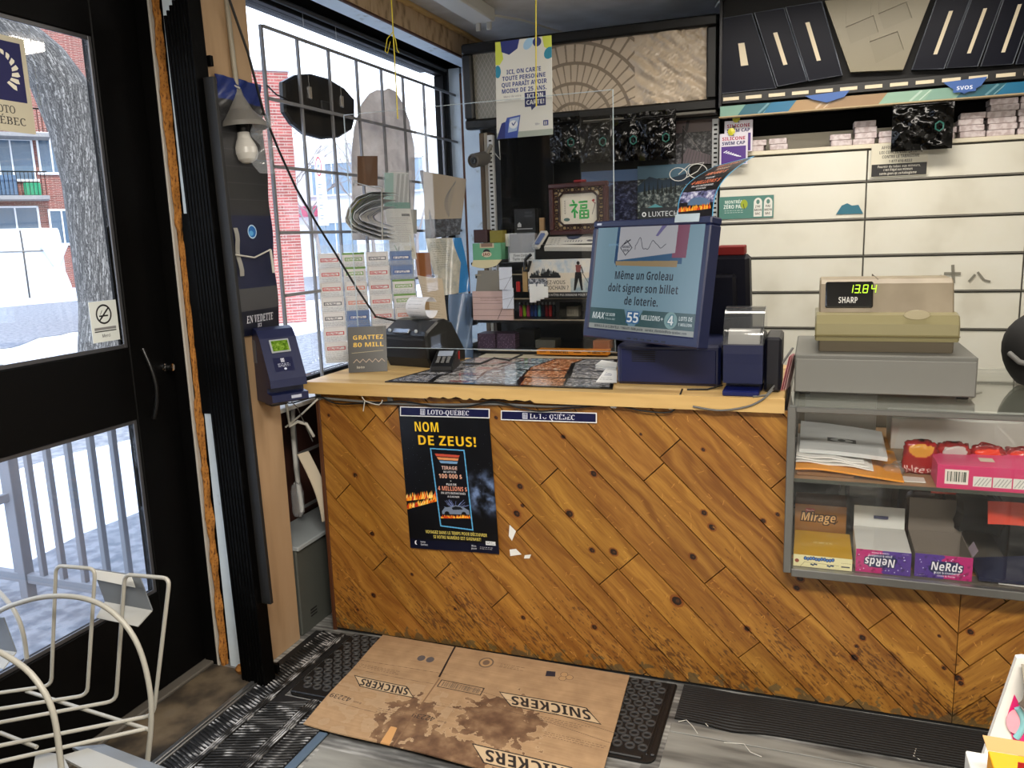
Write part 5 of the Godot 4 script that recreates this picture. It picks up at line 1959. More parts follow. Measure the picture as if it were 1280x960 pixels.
# ---------------------------------------------------------------- between door and counter
func left_side() -> void:
	# folding security gate pushed together
	var t := thing("folding_gate", "black folding security gate pushed together beside the door", "gate", Vector3(-0.05, 0.0, 0.38))
	var gm := mat(Color(0.06, 0.06, 0.06), 0.6, 0.0, noise_tex(256, 0.06, [Color(0.3, 0.3, 0.3), Color(0.35, 0.35, 0.35), Color(1, 1, 1)], [0.3, 0.74, 0.86], 4, 66, Vector2(1.0, 0.3)))
	worldmap(gm, 2.5)
	gm.metallic_specular = 0.2
	var b: MB
	var lean := Transform3D(Basis(Vector3.RIGHT, Vector3(-0.02, 1, 0), Vector3.BACK), Vector3(0.02, 0, 0))
	for i in 8:
		var x := -0.116 + i * 0.0136
		b = mb(lean)
		b.span(Vector3(x - 0.0045, 0.006, 0.36 + 0.006 * (i % 3)), Vector3(x + 0.0045, 2.1 + 0.012 * i, 0.408 + 0.002 * i), 0.001)
		part(b, "gate_bar", gm, t)
	b = mb(lean)
	b.span(Vector3(-0.012, 0.29, 0.385), Vector3(0.024, 1.92, 0.399), 0.001)
	part(b, "end_plate", mat(Color(0.07, 0.07, 0.07), 0.6), t)
	for y in [0.035, 1.015, 1.975]:
		b = mb(lean)
		b.span(Vector3(-0.112, y - 0.015, 0.344), Vector3(-0.012, y + 0.015, 0.357), 0.001)
		part(b, "cross_strap", gm, t)
	featured_board()
	hanging_lamp()
	ticket_checker()
	grille()
	# grey heater box and odds and ends behind the counter's left end
	b = mb()
	t = thing("wall_heater", "dark grey metal heater box on the floor below the window", "heater", Vector3(-0.17, 0.0, -0.2))
	b.span(Vector3(-0.255, 0.0, -0.6), Vector3(-0.085, 0.335, 0.08), 0.004)
	part(b, "casing", mat(Color(0.3, 0.31, 0.29), 0.6), t)
	b = mb()
	b.span(Vector3(-0.262, 0.335, -0.6), Vector3(-0.07, 0.352, 0.085), 0.003)
	part(b, "top_plate", mat(Color(0.62, 0.65, 0.66), 0.5), t)
	b = mb()
	for i in 3:
		b.span(Vector3(-0.0855, 0.05 + i * 0.012, -0.02), Vector3(-0.0835, 0.054 + i * 0.012, 0.02))
	part(b, "vent_slots", M.black_matte, t)
	b = mb()
	var s0 := onx(372, 568, -0.06)
	var s1 := onx(399, 652, -0.03)
	b.sheet(func(u, v):
		var p: Vector3 = s0.lerp(s1, v) + Vector3(0.025 * sin(v * PI * 0.8), 0, 0)
		return p + Vector3(0.012 * u, 0.0, -0.05 * u), 3, 14, 0.004)
	put(b, "bent_slat", mat(Color(0.78, 0.74, 0.66), 0.6), "bent off-white slat leaning between the heater and the counter end", "slat")
	b = mb()
	b.tube([onx(366, 494, -0.2), onx(366, 540, -0.2), onx(370, 585, -0.18), onx(378, 640, -0.16)], 0.009, 8)
	put(b, "conduit", M.white_metal, "white conduit running down the wall below the window", "pipe")
	b = mb()
	b.tube([onz(358, 505, 0.06), onz(362, 533, 0.05), onz(372, 527, 0.03), onz(383, 530, 0.02), onz(392, 545, -0.02)], 0.006, 8)
	put(b, "cable", M.cable_white, "thick white cable looping out beside the counter end", "cable")
	b = mb()
	b.tube([onz(357, 534, 0.05), onz(378, 517, 0.03), onz(397, 499, 0.02)], 0.0035, 7)
	put(b, "cable", M.cable_white, "thin white cable rising to the counter corner", "cable")
	b = mb()
	b.tube([onz(360, 497, 0.09), onz(372, 510, 0.06), onz(391, 552, -0.02)], 0.0018, 6)
	put(b, "cable", M.cable_grey, "thin grey wire hanging beside the counter end", "cable")
	var bag := onx(372, 625, -0.075)
	crumple(bag + Vector3(0.0, -0.06, 0.0), Vector3(0.035, 0.12, 0.05), M.bag_film, "plastic_bag", "small white plastic bag caught beside the heater", "bag", 77)
	# diagonal black cable from the ceiling to the receipt printer
	var p0 := Vector3(-0.05, 2.46, 0.26)
	var cpts := [p0, onx(287, 0, -0.045), onx(310, 66, -0.04), onx(330, 142, -0.035), onx(370, 235, -0.02), onz(420, 318, -0.22), onz(470, 396, -0.3), Vector3(0.14, 1.13, -0.36)]
	var cv := Curve3D.new()
	for i in cpts.size():
		var tan: Vector3 = (cpts[mini(i + 1, cpts.size() - 1)] - cpts[maxi(i - 1, 0)]) * 0.12
		cv.add_point(cpts[i], -tan, tan)
	b = mb()
	var bp := []
	for p in cv.get_baked_points():
		bp.append(p)
	b.tube(bp, 0.0042, 7)
	put(b, "cable", M.cable_black, "long black cable slanting from the ceiling to the receipt printer", "cable")
	# strip light on the ceiling, without tubes
	t = thing("strip_light", "white ceiling strip light fitting without tubes above the window", "light fitting", Vector3(0.18, 2.40, -0.3))
	b = mb()
	b.span(Vector3(0.13, 2.41, -1.3), Vector3(0.24, 2.47, 0.8), 0.006)
	part(b, "housing", M.white_metal, t)
	for x in [0.158, 0.212]:
		b = mb()
		b.box(Vector3(x, 2.395, -1.29), Vector3(0.024, 0.04, 0.014), 0.004)
		part(b, "lamp_holder", mat(Color(0.7, 0.69, 0.66), 0.5), t)
	b = mb()
	b.tube([Vector3(0.23, 2.44, -1.3), Vector3(0.3, 2.455, -1.5), Vector3(0.45, 2.44, -1.86), Vector3(1.1, 2.45, -1.88)], 0.006, 7)
	put(b, "cable", M.cable_white, "white cable from the strip light along the top of the back wall", "cable")

func featured_board() -> void:
	var x := -0.078
	var a := onx(266, 92, x)
	var c := onx(349, 412, x)
	var zl := 0.292
	var zr := 0.078
	var y1 := a.y
	var y0 := c.y
	var W := 230
	var H := 800
	var py := func(p: float) -> int:
		return int((y1 - onx(315, p, x).y) / (y1 - y0) * H)
	var im := paper(W, H, Color(0.16, 0.16, 0.165))
	im.fill_rect(Rect2i(0, 0, W, py.call(132)), Color(0.05, 0.15, 0.42))
	for k in 6:
		im.fill_rect(Rect2i(0, py.call(150 + k * 20), W, 3), Color(0.22, 0.22, 0.23))
	im.fill_rect(Rect2i(0, py.call(270), W, py.call(360) - py.call(270)), Color(0.06, 0.09, 0.22))
	im.fill_rect(Rect2i(0, py.call(360), W, py.call(388) - py.call(360)), Color(0.27, 0.27, 0.28))
	im.fill_rect(Rect2i(0, py.call(388), W, H), Color(0.05, 0.06, 0.13))
	oval(im, 108, py.call(290), 24, 22, Color(0.75, 0.85, 0.92))
	oval(im, 108, py.call(290), 20, 18, Color(0.1, 0.4, 0.7))
	oval(im, 102, py.call(292), 12, 8, Color(0.35, 0.65, 0.85))
	text(im, "EN VEDETTE", 118, py.call(399), 32, Color(0.9, 0.9, 0.92), 150, "serif bold", false, 0.1)
	text(im, "ICI", 112, py.call(408), 16, Color(0.9, 0.9, 0.92), 0, "bold")
	var t := thing("ticket_display", "tall navy and grey hanging ticket display reading EN VEDETTE on the plywood pillar", "display", Vector3(x, y0, 0.2))
	var b := mb()
	b.sheet(func(u, v):
		return Vector3(x + 0.006 + 0.003 * sin(v * 24.0) + 0.004 * sin(u * PI) + (0.006 * sin(u * 14.0 + v * 60.0) if v < 0.14 else 0.0), lerp(y1, y0, v), lerp(zl, zr, u)), 8, 60, 0.004)
	part(b, "board", print_mat(im, 0.35), t)
	# clear pockets and a white cord
	b = mb()
	var q0 := onx(292, 318, x + 0.02)
	var q1 := onx(318, 322, x + 0.02)
	var q2 := onx(338, 312, x + 0.02)
	b.tube([q0, q1, q2], 0.0028, 7)
	b.tube([q2, onx(340, 325, x + 0.02), onx(342, 341, x + 0.02)], 0.0045, 7)
	part(b, "cord", M.cable_white, t)
	b = mb()
	b.sheet(func(u, v): return Vector3(x + 0.016 + 0.004 * sin(v * 9.0), lerp(onx(296, 285, x).y, onx(300, 345, x).y, v), zl - 0.005 - 0.02 * u - 0.01 * v), 3, 8, 0.001)
	part(b, "loose_tag", mat(Color(0.6, 0.59, 0.56), 0.5), t)

func hanging_lamp() -> void:
	var top := onz(283, 0, 0.2)
	var nk := onz(297, 120, 0.2)
	var ax := (nk - top).normalized()
	var t := thing("hanging_lamp", "grey cone lamp with a bare unlit bulb hanging by the plywood pillar", "lamp", nk)
	var b := mb()
	b.tube([Vector3(top.x - 0.03, 2.47, 0.2), top, top.lerp(nk, 0.6), nk + Vector3(0, 0.01, 0)], 0.008, 8)
	part(b, "stem", mat(Color(0.6, 0.57, 0.5), 0.4), t)
	var tilt := Basis(Vector3(0, 0, 1), 0.08)
	var tr := Transform3D(tilt, nk)
	b = mb()
	b.lathe([Vector2(0.014, 0.02), Vector2(0.018, 0.0), Vector2(0.04, -0.045), Vector2(0.076, -0.085), Vector2(0.08, -0.1), Vector2(0.078, -0.1), Vector2(0.072, -0.085), Vector2(0.036, -0.045), Vector2(0.012, -0.004)], 28, tr)
	part(b, "lamp_shade", mat(Color(0.46, 0.45, 0.43), 0.45), t)
	b = mb()
	b.lathe([Vector2(0.0, -0.05), Vector2(0.02, -0.055), Vector2(0.02, -0.1), Vector2(0.017, -0.112), Vector2(0.0, -0.112)], 18, tr)
	part(b, "socket", M.black_plastic, t)
	b = mb()
	b.lathe([Vector2(0.0, -0.208), Vector2(0.016, -0.206), Vector2(0.03, -0.196), Vector2(0.037, -0.178), Vector2(0.036, -0.16), Vector2(0.029, -0.143), Vector2(0.022, -0.13), Vector2(0.0185, -0.112)], 24, tr)
	part(b, "bulb", mat(Color(0.8, 0.79, 0.76), 0.3), t)
	b = mb()
	b.tube([nk + Vector3(-0.03, 0.02, 0.015), nk + Vector3(-0.01, 0.035, 0.015), nk + Vector3(0.02, 0.02, 0.012)], 0.003, 6)
	part(b, "clip_wire", M.cable_white, t)
	b = mb()
	b.sheet(func(u, v): return nk + Vector3(0.05 + 0.03 * u + 0.012 * sin(v * 14.0), lerp(-0.06, -0.24, v), 0.0 - 0.05 * u + 0.012 * sin(v * 9.0 + u * 5.0)), 4, 16, 0.001)
	part(b, "plastic_wrap", M.bag_film, t)

func ticket_checker() -> void:
	var at := onz(350, 491, 0.2)
	at = Vector3(-0.005, 0.925, 0.195)
	var t := thing("ticket_checker", "navy blue ticket checker with a small green screen at the counter's left end", "ticket checker", at, deg_to_rad(58))
	var g: Transform3D = gx[t]
	# side profile: x is depth (front positive), y is height
	var prof := PackedVector2Array([Vector2(-0.085, 0.02), Vector2(-0.085, 0.2), Vector2(-0.07, 0.232), Vector2(-0.035, 0.243), Vector2(-0.01, 0.236), Vector2(0.012, 0.21), Vector2(0.075, 0.08), Vector2(0.078, 0.055), Vector2(0.045, 0.05), Vector2(0.045, 0.035), Vector2(0.082, 0.032), Vector2(0.082, 0.008), Vector2(0.06, 0.0), Vector2(-0.06, 0.0)])
	var side := Transform3D(Basis(Vector3(0, 0, 1), Vector3(0, 1, 0), Vector3(-1, 0, 0)), Vector3.ZERO)
	var b := mb(g * side)
	b.prism(prof, -0.062, 0.062, Rect2(0, 0, 1, 1), 0.006)
	part(b, "body", M.navy, t)
	# sloped front face frame: from (0.012, 0.21) to (0.075, 0.08)
	var up := (Vector3(0, 0.21, 0.012) - Vector3(0, 0.08, 0.075)).normalized()
	var n := Vector3(1, 0, 0).cross(up)
	var fb := Transform3D(Basis(Vector3(1, 0, 0), up, n), (Vector3(0, 0.21, 0.012) + Vector3(0, 0.08, 0.075)) / 2.0)
	b = mb(g * fb)
	b.box(Vector3(0.0, 0.042, 0.002), Vector3(0.066, 0.046, 0.004), 0.0015)
	part(b, "screen_bezel", mat(Color(0.62, 0.64, 0.66), 0.4), t)
	var im := paper(96, 64, Color(0.3, 0.42, 0.1))
	photo(im, Rect2i(0, 0, 96, 64), [Color(0.2, 0.32, 0.06), Color(0.36, 0.5, 0.12), Color(0.55, 0.66, 0.3)], 0.03, 5)
	b = mb(g * fb)
	b.quad(Vector3(-0.028, 0.024, 0.0046), Vector3(0.028, 0.024, 0.0046), Vector3(0.028, 0.06, 0.0046), Vector3(-0.028, 0.06, 0.0046))
	part(b, "screen", print_mat(im, 0.15), t)
	im = paper(128, 96, Color(0.035, 0.06, 0.22))
	im.fill_rect(Rect2i(50, 6, 24, 26), Color(0.85, 0.86, 0.9))
	for k in 3:
		im.fill_rect(Rect2i(53 + k * 8, 10, 3, 20), Color(0.035, 0.06, 0.22))
	tiny(im, 24, 42, 80, 3, 9, Color(0.8, 0.82, 0.88), 3)
	oval(im, 68, 80, 9, 8, Color(0.8, 0.82, 0.88))
	b = mb(g * fb)
	b.quad(Vector3(-0.035, -0.045, 0.0006), Vector3(0.03, -0.045, 0.0006), Vector3(0.03, 0.002, 0.0006), Vector3(-0.035, 0.002, 0.0006))
	part(b, "front_print", print_mat(im, 0.3), t)
	b = mb(g)
	b.box(Vector3(-0.0625, 0.165, -0.04), Vector3(0.002, 0.075, 0.03), 0.001)
	part(b, "side_plate", mat(Color(0.34, 0.36, 0.4), 0.4), t)
	b = mb(g)
	b.box(Vector3(0.02, 0.02, 0.0825), Vector3(0.035, 0.01, 0.002), 0.0005)
	part(b, "name_plate", mat(Color(0.7, 0.72, 0.78), 0.4), t)
	b = mb(g)
	b.box(Vector3(0, -0.012, -0.05), Vector3(0.06, 0.024, 0.06), 0.004)
	part(b, "bracket", mat(Color(0.2, 0.19, 0.18), 0.5), t)

func grille() -> void:
	var x := -0.235
	var t := thing("window_grille", "welded bar grille across the shop window, its grey lightened for glare", "grille", Vector3(x, 0.3, -0.75))
	var gm := mat(Color(0.5, 0.5, 0.51), 0.5)  # grey lightened to stand for window glare on the backlit bars
	var z0 := onx(327, 34, x).z
	var z1 := onx(575, 122, x).z
	var ys := []
	for q in [[450, 78], [450, 150], [440, 219], [350, 291], [350, 370]]:
		ys.append(onx(q[0], q[1], x).y)
	var top: float = onx(450, 77, x).y
	ys[0] = top
	ys.append(0.62)
	ys.append(0.4)
	for y in ys:
		var b := mb()
		b.bar(Vector3(x + 0.006, y, z0), Vector3(x + 0.006, y, z1), 0.007, 0.012, 0.001)
		part(b, "cross_bar", gm, t)
	var zs := []
	for q in [[327, 34], [372, 50], [411, 65], [446, 78], [477, 88], [504, 100], [530, 109], [552, 116], [574, 122]]:
		zs.append(onx(q[0], q[1], x).z)
	var zz: float = z0 + 0.2
	for z in zs:
		var b := mb()
		b.bar(Vector3(x - 0.004, 0.36, z), Vector3(x - 0.004, top + 0.006, z), 0.013 if z > z0 - 0.01 else 0.011, 0.011, 0.001)
		part(b, "upright_bar", gm, t)
	# oval illuminated sign seen from behind and a grey paper poster, both hung on the pane
	var sx := -0.262
	t = thing("oval_sign", "black back of an oval hanging sign in the window", "sign", onx(400, 175, sx))
	var pl := PackedVector2Array()
	for q in [[355, 102], [372, 93], [390, 92], [412, 98], [432, 110], [444, 124], [444, 150], [441, 162], [425, 172], [405, 174], [383, 168], [367, 155], [357, 140]]:
		var p := onx(q[0], q[1], sx)
		pl.append(Vector2(-p.z, p.y))
	var side := Transform3D(Basis(Vector3(0, 0, -1), Vector3(0, 1, 0), Vector3(1, 0, 0)), Vector3(sx, 0, 0))
	var b := mb(side)
	b.prism(pl, -0.03, 0.0, Rect2(0, 0, 1, 1), 0.008)
	part(b, "housing", M.black_plastic, t)
	for q in [[387, 116], [427, 127]]:
		var p := onx(q[0], q[1], sx)
		b = mb()
		b.box(p, Vector3(0.012, 0.05, 0.022), 0.003)
		part(b, "hanger", M.chrome, t)
		b = mb()
		b.tube([p + Vector3(0, 0.02, 0), p + Vector3(0, 0.32, 0.01)], 0.0012, 5)
		part(b, "chain", M.steel, t)
	var pj := onx(408, 134, sx)
	b = mb()
	b.box(pj + Vector3(0.002, 0, 0), Vector3(0.012, 0.045, 0.09), 0.004)
	part(b, "socket_plate", M.dark_grey, t)
	b = mb()
	b.tube([onx(357, 125, sx) + Vector3(0.01, 0, 0), onx(345, 118, -0.24), onx(334, 107, -0.22)], 0.003, 6)
	part(b, "power_cord", M.cable_black, t)
	var im := paper(128, 256, Color(0.66, 0.64, 0.62))
	photo(im, Rect2i(0, 0, 128, 256), [Color(0.8, 0.78, 0.77), Color(0.86, 0.84, 0.82), Color(0.92, 0.9, 0.88)], 0.015, 15)
	var pm := print_mat(im, 0.8)
	pm.backlight_enabled = true
	pm.backlight = Color(1, 0.98, 0.96)
	pl = PackedVector2Array()
	for q in [[441, 300], [440, 190], [443, 160], [452, 130], [462, 117], [472, 112], [480, 113], [486, 110], [494, 114], [503, 128], [512, 152], [518, 185], [519, 225], [516, 300]]:
		var p := onx(q[0], q[1], -0.293)
		pl.append(Vector2(-p.z, p.y))
	b = mb(Transform3D(Basis(Vector3(0, 0, -1), Vector3(0, 1, 0), Vector3(1, 0, 0)), Vector3(-0.293, 0, 0)))
	var lo := pl[0]
	var hi := pl[0]
	for p in pl:
		lo = lo.min(p)
		hi = hi.max(p)
	b.prism(pl, -0.003, 0.0, Rect2(lo, hi - lo))
	put(b, "paper_poster", pm, "grey-beige back of a bell-shaped paper poster stuck in the window", "poster")

# ---------------------------------------------------------------- on the counter
const TOP := 0.955
func counter_things() -> void:
	brochure_rack()
	receipt_printer()
	card_reader()
	flyer_mat()
	terminal()
	ticket_printer()
	register()
	screen_and_signs()
	hanging_papers()

func brochure_rack() -> void:
	var at := Vector3(-0.06, TOP, -0.515)
	var yaw := deg_to_rad(34)
	var t := thing("brochure_rack", "clear acrylic tiered rack for lottery slips at the window end of the counter", "rack", at, yaw)
	var g: Transform3D = gx[t]
	var W := 0.39
	var rows := 7
	var b: MB
	for sx in [-1.0, 1.0]:
		var pl := PackedVector2Array([Vector2(0.085, 0.0)])
		for r in rows:
			pl.append(Vector2(0.085 - r * 0.024, 0.05 + r * 0.058))
			pl.append(Vector2(0.085 - (r + 1) * 0.024, 0.06 + r * 0.058))
		pl.append(Vector2(-0.1, 0.5))
		pl.append(Vector2(-0.1, 0.0))
		b = mb(g * Transform3D(Basis(Vector3(0, 0, 1), Vector3(0, 1, 0), Vector3(-1, 0, 0)), Vector3(sx * W / 2, 0, 0)))
		b.prism(pl, -0.0015, 0.0015)
		part(b, "side_panel", M.acrylic, t)
		b = mb(g)
		var path := []
		for p in pl.slice(0, pl.size() - 1):
			path.append(Vector3(sx * W / 2, p.y, p.x))
		b.tube(path, 0.0014, 5)
		part(b, "panel_edge", M.acrylic_edge, t)
	for k in 4:
		b = mb(g)
		b.box(Vector3(-W / 2 - 0.012 - 0.012 * k, 0.17 - 0.01 * k, -0.02 - 0.018 * k), Vector3(0.002, 0.3, 0.08), 0.0)
		part(b, "side_pocket", M.acrylic, t)
	for r in rows:
		b = mb(g)
		b.box(Vector3(0, 0.025 + r * 0.058, 0.085 - r * 0.024), Vector3(W, 0.05, 0.002))
		part(b, "pocket_front", M.acrylic, t)
	b = mb(g)
	b.box(Vector3(0, 0.235, -0.1), Vector3(W, 0.47, 0.003))
	part(b, "back_panel", M.acrylic, t)
	b = mb(g)
	b.box(Vector3(0, 0.0015, 0), Vector3(W, 0.003, 0.17))
	part(b, "base", M.acrylic, t)
	# slips: three columns
	var mats := []
	for k in 6:
		var im := paper(96, 128, Color(0.86, 0.85, 0.84))
		var acc: Color = [Color(0.72, 0.16, 0.18), Color(0.2, 0.3, 0.55), Color(0.8, 0.3, 0.3), Color(0.4, 0.6, 0.25), Color(0.3, 0.3, 0.34), Color(0.85, 0.45, 0.35)][k]
		if k == 1:
			im.fill(Color(0.4, 0.5, 0.68))
		if k == 3:
			im.fill_rect(Rect2i(0, 0, 96, 12), acc)
		im.fill_rect(Rect2i(10, 30, 76, 22), acc)
		im.fill_rect(Rect2i(14, 34, 68, 14), Color(0.88, 0.87, 0.86))
		tiny(im, 16, 37, 60, 2, 6, acc, 3)
		tiny(im, 10, 62, 76, 7, 8, Color(0.55, 0.5, 0.5), 2)
		frame_rect(im, 4, 4, 88, 120, 1, Color(0.6, 0.58, 0.58))
		mats.append(print_mat(im, 0.5))
	var names := ["red-ruled", "blue", "pink-ruled", "green-topped", "grey-ruled", "orange-ruled"]
	for r in rows:
		for c in 4:
			var kind := (r * 5 + c * 2 + (r + c) % 2) % 6
			var x := -0.147 + c * 0.098
			var y := 0.004 + r * 0.058
			var z := 0.085 - r * 0.024 - 0.013
			b = mb(g)
			b.box(Vector3(x, y + 0.042, z), Vector3(0.09, 0.084, 0.014))
			b.v.resize(b.v.size())
			# upright bundle of slips; texture on every face is the slip's print
			put(b, "slip_bundle", mats[kind], "%s lottery slips in the clear rack, %s tier, %s" % [names[kind], ["bottom", "second", "third", "fourth", "fifth", "sixth", "top"][r], ["window end", "second column from the window", "third column from the window", "end away from the window"][c]], "slips", "lottery slips in the clear rack")
	# black card leaning at the rack's foot
	var im := paper(160, 260, Color(0.16, 0.15, 0.12))
	text(im, "GRATTEZ", 84, 62, 34, Color(0.9, 0.72, 0.12), 128)
	text(im, "80 MILL", 84, 104, 34, Color(0.9, 0.72, 0.12), 128)
	line(im, Vector2(14, 150), Vector2(146, 140), 3, Color(0.6, 0.55, 0.4))
	for k in 5:
		line(im, Vector2(20 + k * 26, 206), Vector2(34 + k * 26, 186), 3, Color(0.7, 0.6, 0.5))
		line(im, Vector2(34 + k * 26, 186), Vector2(46 + k * 26, 204), 3, Color(0.7, 0.6, 0.5))
	text(im, "loto", 50, 232, 18, Color(0.75, 0.72, 0.65))
	var a := ony(436, 466, TOP + 0.001)
	var c2 := a + Vector3(0.13, 0, -0.06)
	var up := Vector3(-0.02, 0.165, -0.045)
	put(card(a, c2, c2 + up, a + up, 0.003), "scratch_card_sign", print_mat(im, 0.3), "small black sign with yellow lettering leaning on the slip rack", "sign")

func receipt_printer() -> void:
	var at := Vector3(0.222, TOP, -0.425)
	var t := thing("receipt_printer", "black receipt printer with a curled paper strip on top", "printer", at, deg_to_rad(-12))
	var g: Transform3D = (gx[t] as Transform3D).scaled_local(Vector3(1.25, 1.25, 1.25))
	# side profile: x depth (front +), y height
	var prof := PackedVector2Array([Vector2(-0.11, 0.0), Vector2(-0.11, 0.035), Vector2(-0.045, 0.128), Vector2(-0.01, 0.142), Vector2(0.03, 0.139), Vector2(0.085, 0.112), Vector2(0.092, 0.1), Vector2(0.086, 0.03), Vector2(0.07, 0.0)])
	var b := mb(g * Transform3D(Basis(Vector3(0, 0, 1), Vector3(0, 1, 0), Vector3(-1, 0, 0)), Vector3.ZERO))
	b.prism(prof, -0.085, 0.085, Rect2(0, 0, 1, 1), 0.006)
	part(b, "body", M.black_plastic, t)
	b = mb(g)
	b.box(Vector3(0, 0.088, 0.091), Vector3(0.15, 0.006, 0.003), 0.001)
	part(b, "seam", M.dark_grey, t)
	b = mb(g)
	b.box(Vector3(-0.012, 0.112, 0.0885), Vector3(0.062, 0.018, 0.006), 0.002, Basis(Vector3(1, 0, 0), -0.8))
	part(b, "badge", mat(Color(0.5, 0.52, 0.55), 0.25, 0.6), t)
	for x in [-0.058, 0.045]:
		b = mb(g)
		b.box(Vector3(x, 0.113, 0.088), Vector3(0.01, 0.01, 0.006), 0.002)
		part(b, "button", mat(Color(0.75, 0.78, 0.8), 0.3), t)
	# curled receipt
	var im := paper(64, 128, Color(0.9, 0.89, 0.88))
	tiny(im, 8, 20, 48, 10, 9, Color(0.62, 0.62, 0.62), 1)
	b = mb(g)
	b.sheet(func(u, v):
		var a: float = -1.2 + v * 5.4
		var r: float = 0.034 - 0.003 * v
		return Vector3(lerp(-0.035, 0.04, u), 0.142 + 0.035 - r * cos(a), 0.0 + r * sin(a)), 4, 26, 0.0012)
	part(b, "paper_strip", print_mat(im, 0.8), t, "curled white receipt strip")

func card_reader() -> void:
	var at := Vector3(0.372, TOP, -0.3)
	var t := thing("card_reader", "small black card payment terminal with a pale screen", "card reader", at, deg_to_rad(14))
	var g: Transform3D = gx[t]
	var prof := PackedVector2Array([Vector2(-0.085, 0.0), Vector2(-0.085, 0.06), Vector2(-0.07, 0.068), Vector2(-0.02, 0.058), Vector2(0.08, 0.024), Vector2(0.088, 0.012), Vector2(0.085, 0.0)])
	var b := mb(g * Transform3D(Basis(Vector3(0, 0, 1), Vector3(0, 1, 0), Vector3(-1, 0, 0)), Vector3.ZERO))
	b.prism(prof, -0.042, 0.042, Rect2(0, 0, 1, 1), 0.005)
	part(b, "body", M.black_plastic, t)
	var up := (Vector3(0, 0.06, -0.03) - Vector3(0, 0.024, 0.08)).normalized()
	var n := Vector3(1, 0, 0).cross(up)
	var f := Transform3D(Basis(Vector3(1, 0, 0), up, n), Vector3(0, 0.042, 0.025))
	b = mb(g * f)
	b.box(Vector3(0, 0.045, 0.002), Vector3(0.056, 0.04, 0.003), 0.001)
	part(b, "screen", mat(Color(0.62, 0.66, 0.72), 0.15), t)
	for r in 4:
		for c in 3:
			b = mb(g * f)
			b.box(Vector3(-0.019 + c * 0.019, 0.012 - r * 0.0135, 0.003), Vector3(0.013, 0.008, 0.004), 0.0015)
			part(b, "key", M.mid_grey, t)
	b = mb(g)
	b.box(Vector3(0.043, 0.045, -0.06), Vector3(0.003, 0.03, 0.02), 0.001)
	part(b, "side_light", M.red, t)
	b = mb()
	b.tube([at + Vector3(0.04, 0.012, -0.07), at + Vector3(0.1, 0.008, -0.1), at + Vector3(0.13, 0.02, -0.17), at + Vector3(0.18, 0.008, -0.2), at + Vector3(0.21, 0.02, -0.27)], 0.004, 7)
	put(b, "cable", M.cable_black, "short black cable curling behind the card reader", "cable")

func flyer_mat() -> void:
	var y := TOP + 0.0005
	var A := ony(481, 478, y)
	var B := ony(766, 487, y)
	var C := ony(772, 450, y)
	var D := ony(592, 448, y)
	var im := paper(768, 512, Color(0.09, 0.09, 0.1))
	var cols := [[Color(0.3, 0.3, 0.32), Color(0.58, 0.58, 0.6), Color(0.82, 0.8, 0.78)], [Color(0.5, 0.25, 0.15), Color(0.8, 0.5, 0.3), Color(0.9, 0.8, 0.7)], [Color(0.25, 0.34, 0.38), Color(0.55, 0.62, 0.65), Color(0.84, 0.85, 0.85)], [Color(0.4, 0.38, 0.36), Color(0.7, 0.68, 0.66), Color(0.85, 0.84, 0.82)]]
	var k := 0
	for r in 4:
		for c in 5:
			var x := 16 + c * 150 + rng.randi_range(-6, 6)
			var yy := 12 + r * 124 + rng.randi_range(-4, 4)
			photo(im, Rect2i(x, yy, 138, 112), cols[(k * 7 + r) % 4], 0.035, k, 1.2)
			if k % 2 == 0:
				tiny(im, x + 8, yy + 70, 110, 4, 9, Color(0.85, 0.84, 0.8), 3)
			if k % 5 == 1:
				im.fill_rect(Rect2i(x + 50, yy + 84, 70, 18), Color(0.55, 0.12, 0.1))
			k += 1
	var m := print_mat(im, 0.16)
	m.clearcoat_enabled = true
	m.clearcoat = 0.6
	m.clearcoat_roughness = 0.08
	var b := card(A + Vector3(0, 0.004, 0), B + Vector3(0, 0.004, 0), C + Vector3(0, 0.004, 0), D + Vector3(0, 0.004, 0), 0.004)
	put(b, "flyer_mat", m, "glossy counter mat with magazine flyers under clear plastic", "counter mat")
	# white slips beside the terminal
	im = paper(96, 64, Color(0.88, 0.88, 0.87))
	text(im, "Loto", 48, 24, 22, Color(0.2, 0.25, 0.4), 0, "serif")
	tiny(im, 14, 42, 60, 2, 8, Color(0.5, 0.5, 0.5), 2)
	var y2 := TOP + 0.0062
	put(card(ony(745, 477, y2), ony(771, 478, y2), ony(771, 463, y2), ony(757, 461, y2), 0.0012), "printed_slip", print_mat(im), "white printed slip on the flyer mat beside the terminal", "paper")
	for i in 2:
		put(card(ony(744, 459 - i * 3, y2 + 0.006 * i), ony(770, 462 - i * 3, y2 + 0.006 * i), ony(772, 456 - i * 3, y2 + 0.006 * i), ony(752, 453 - i * 3, y2 + 0.006 * i), 0.005), "paper_pad", M.paper, "thin white paper pad at the back of the flyer mat", "paper", "paper pads behind the mat")

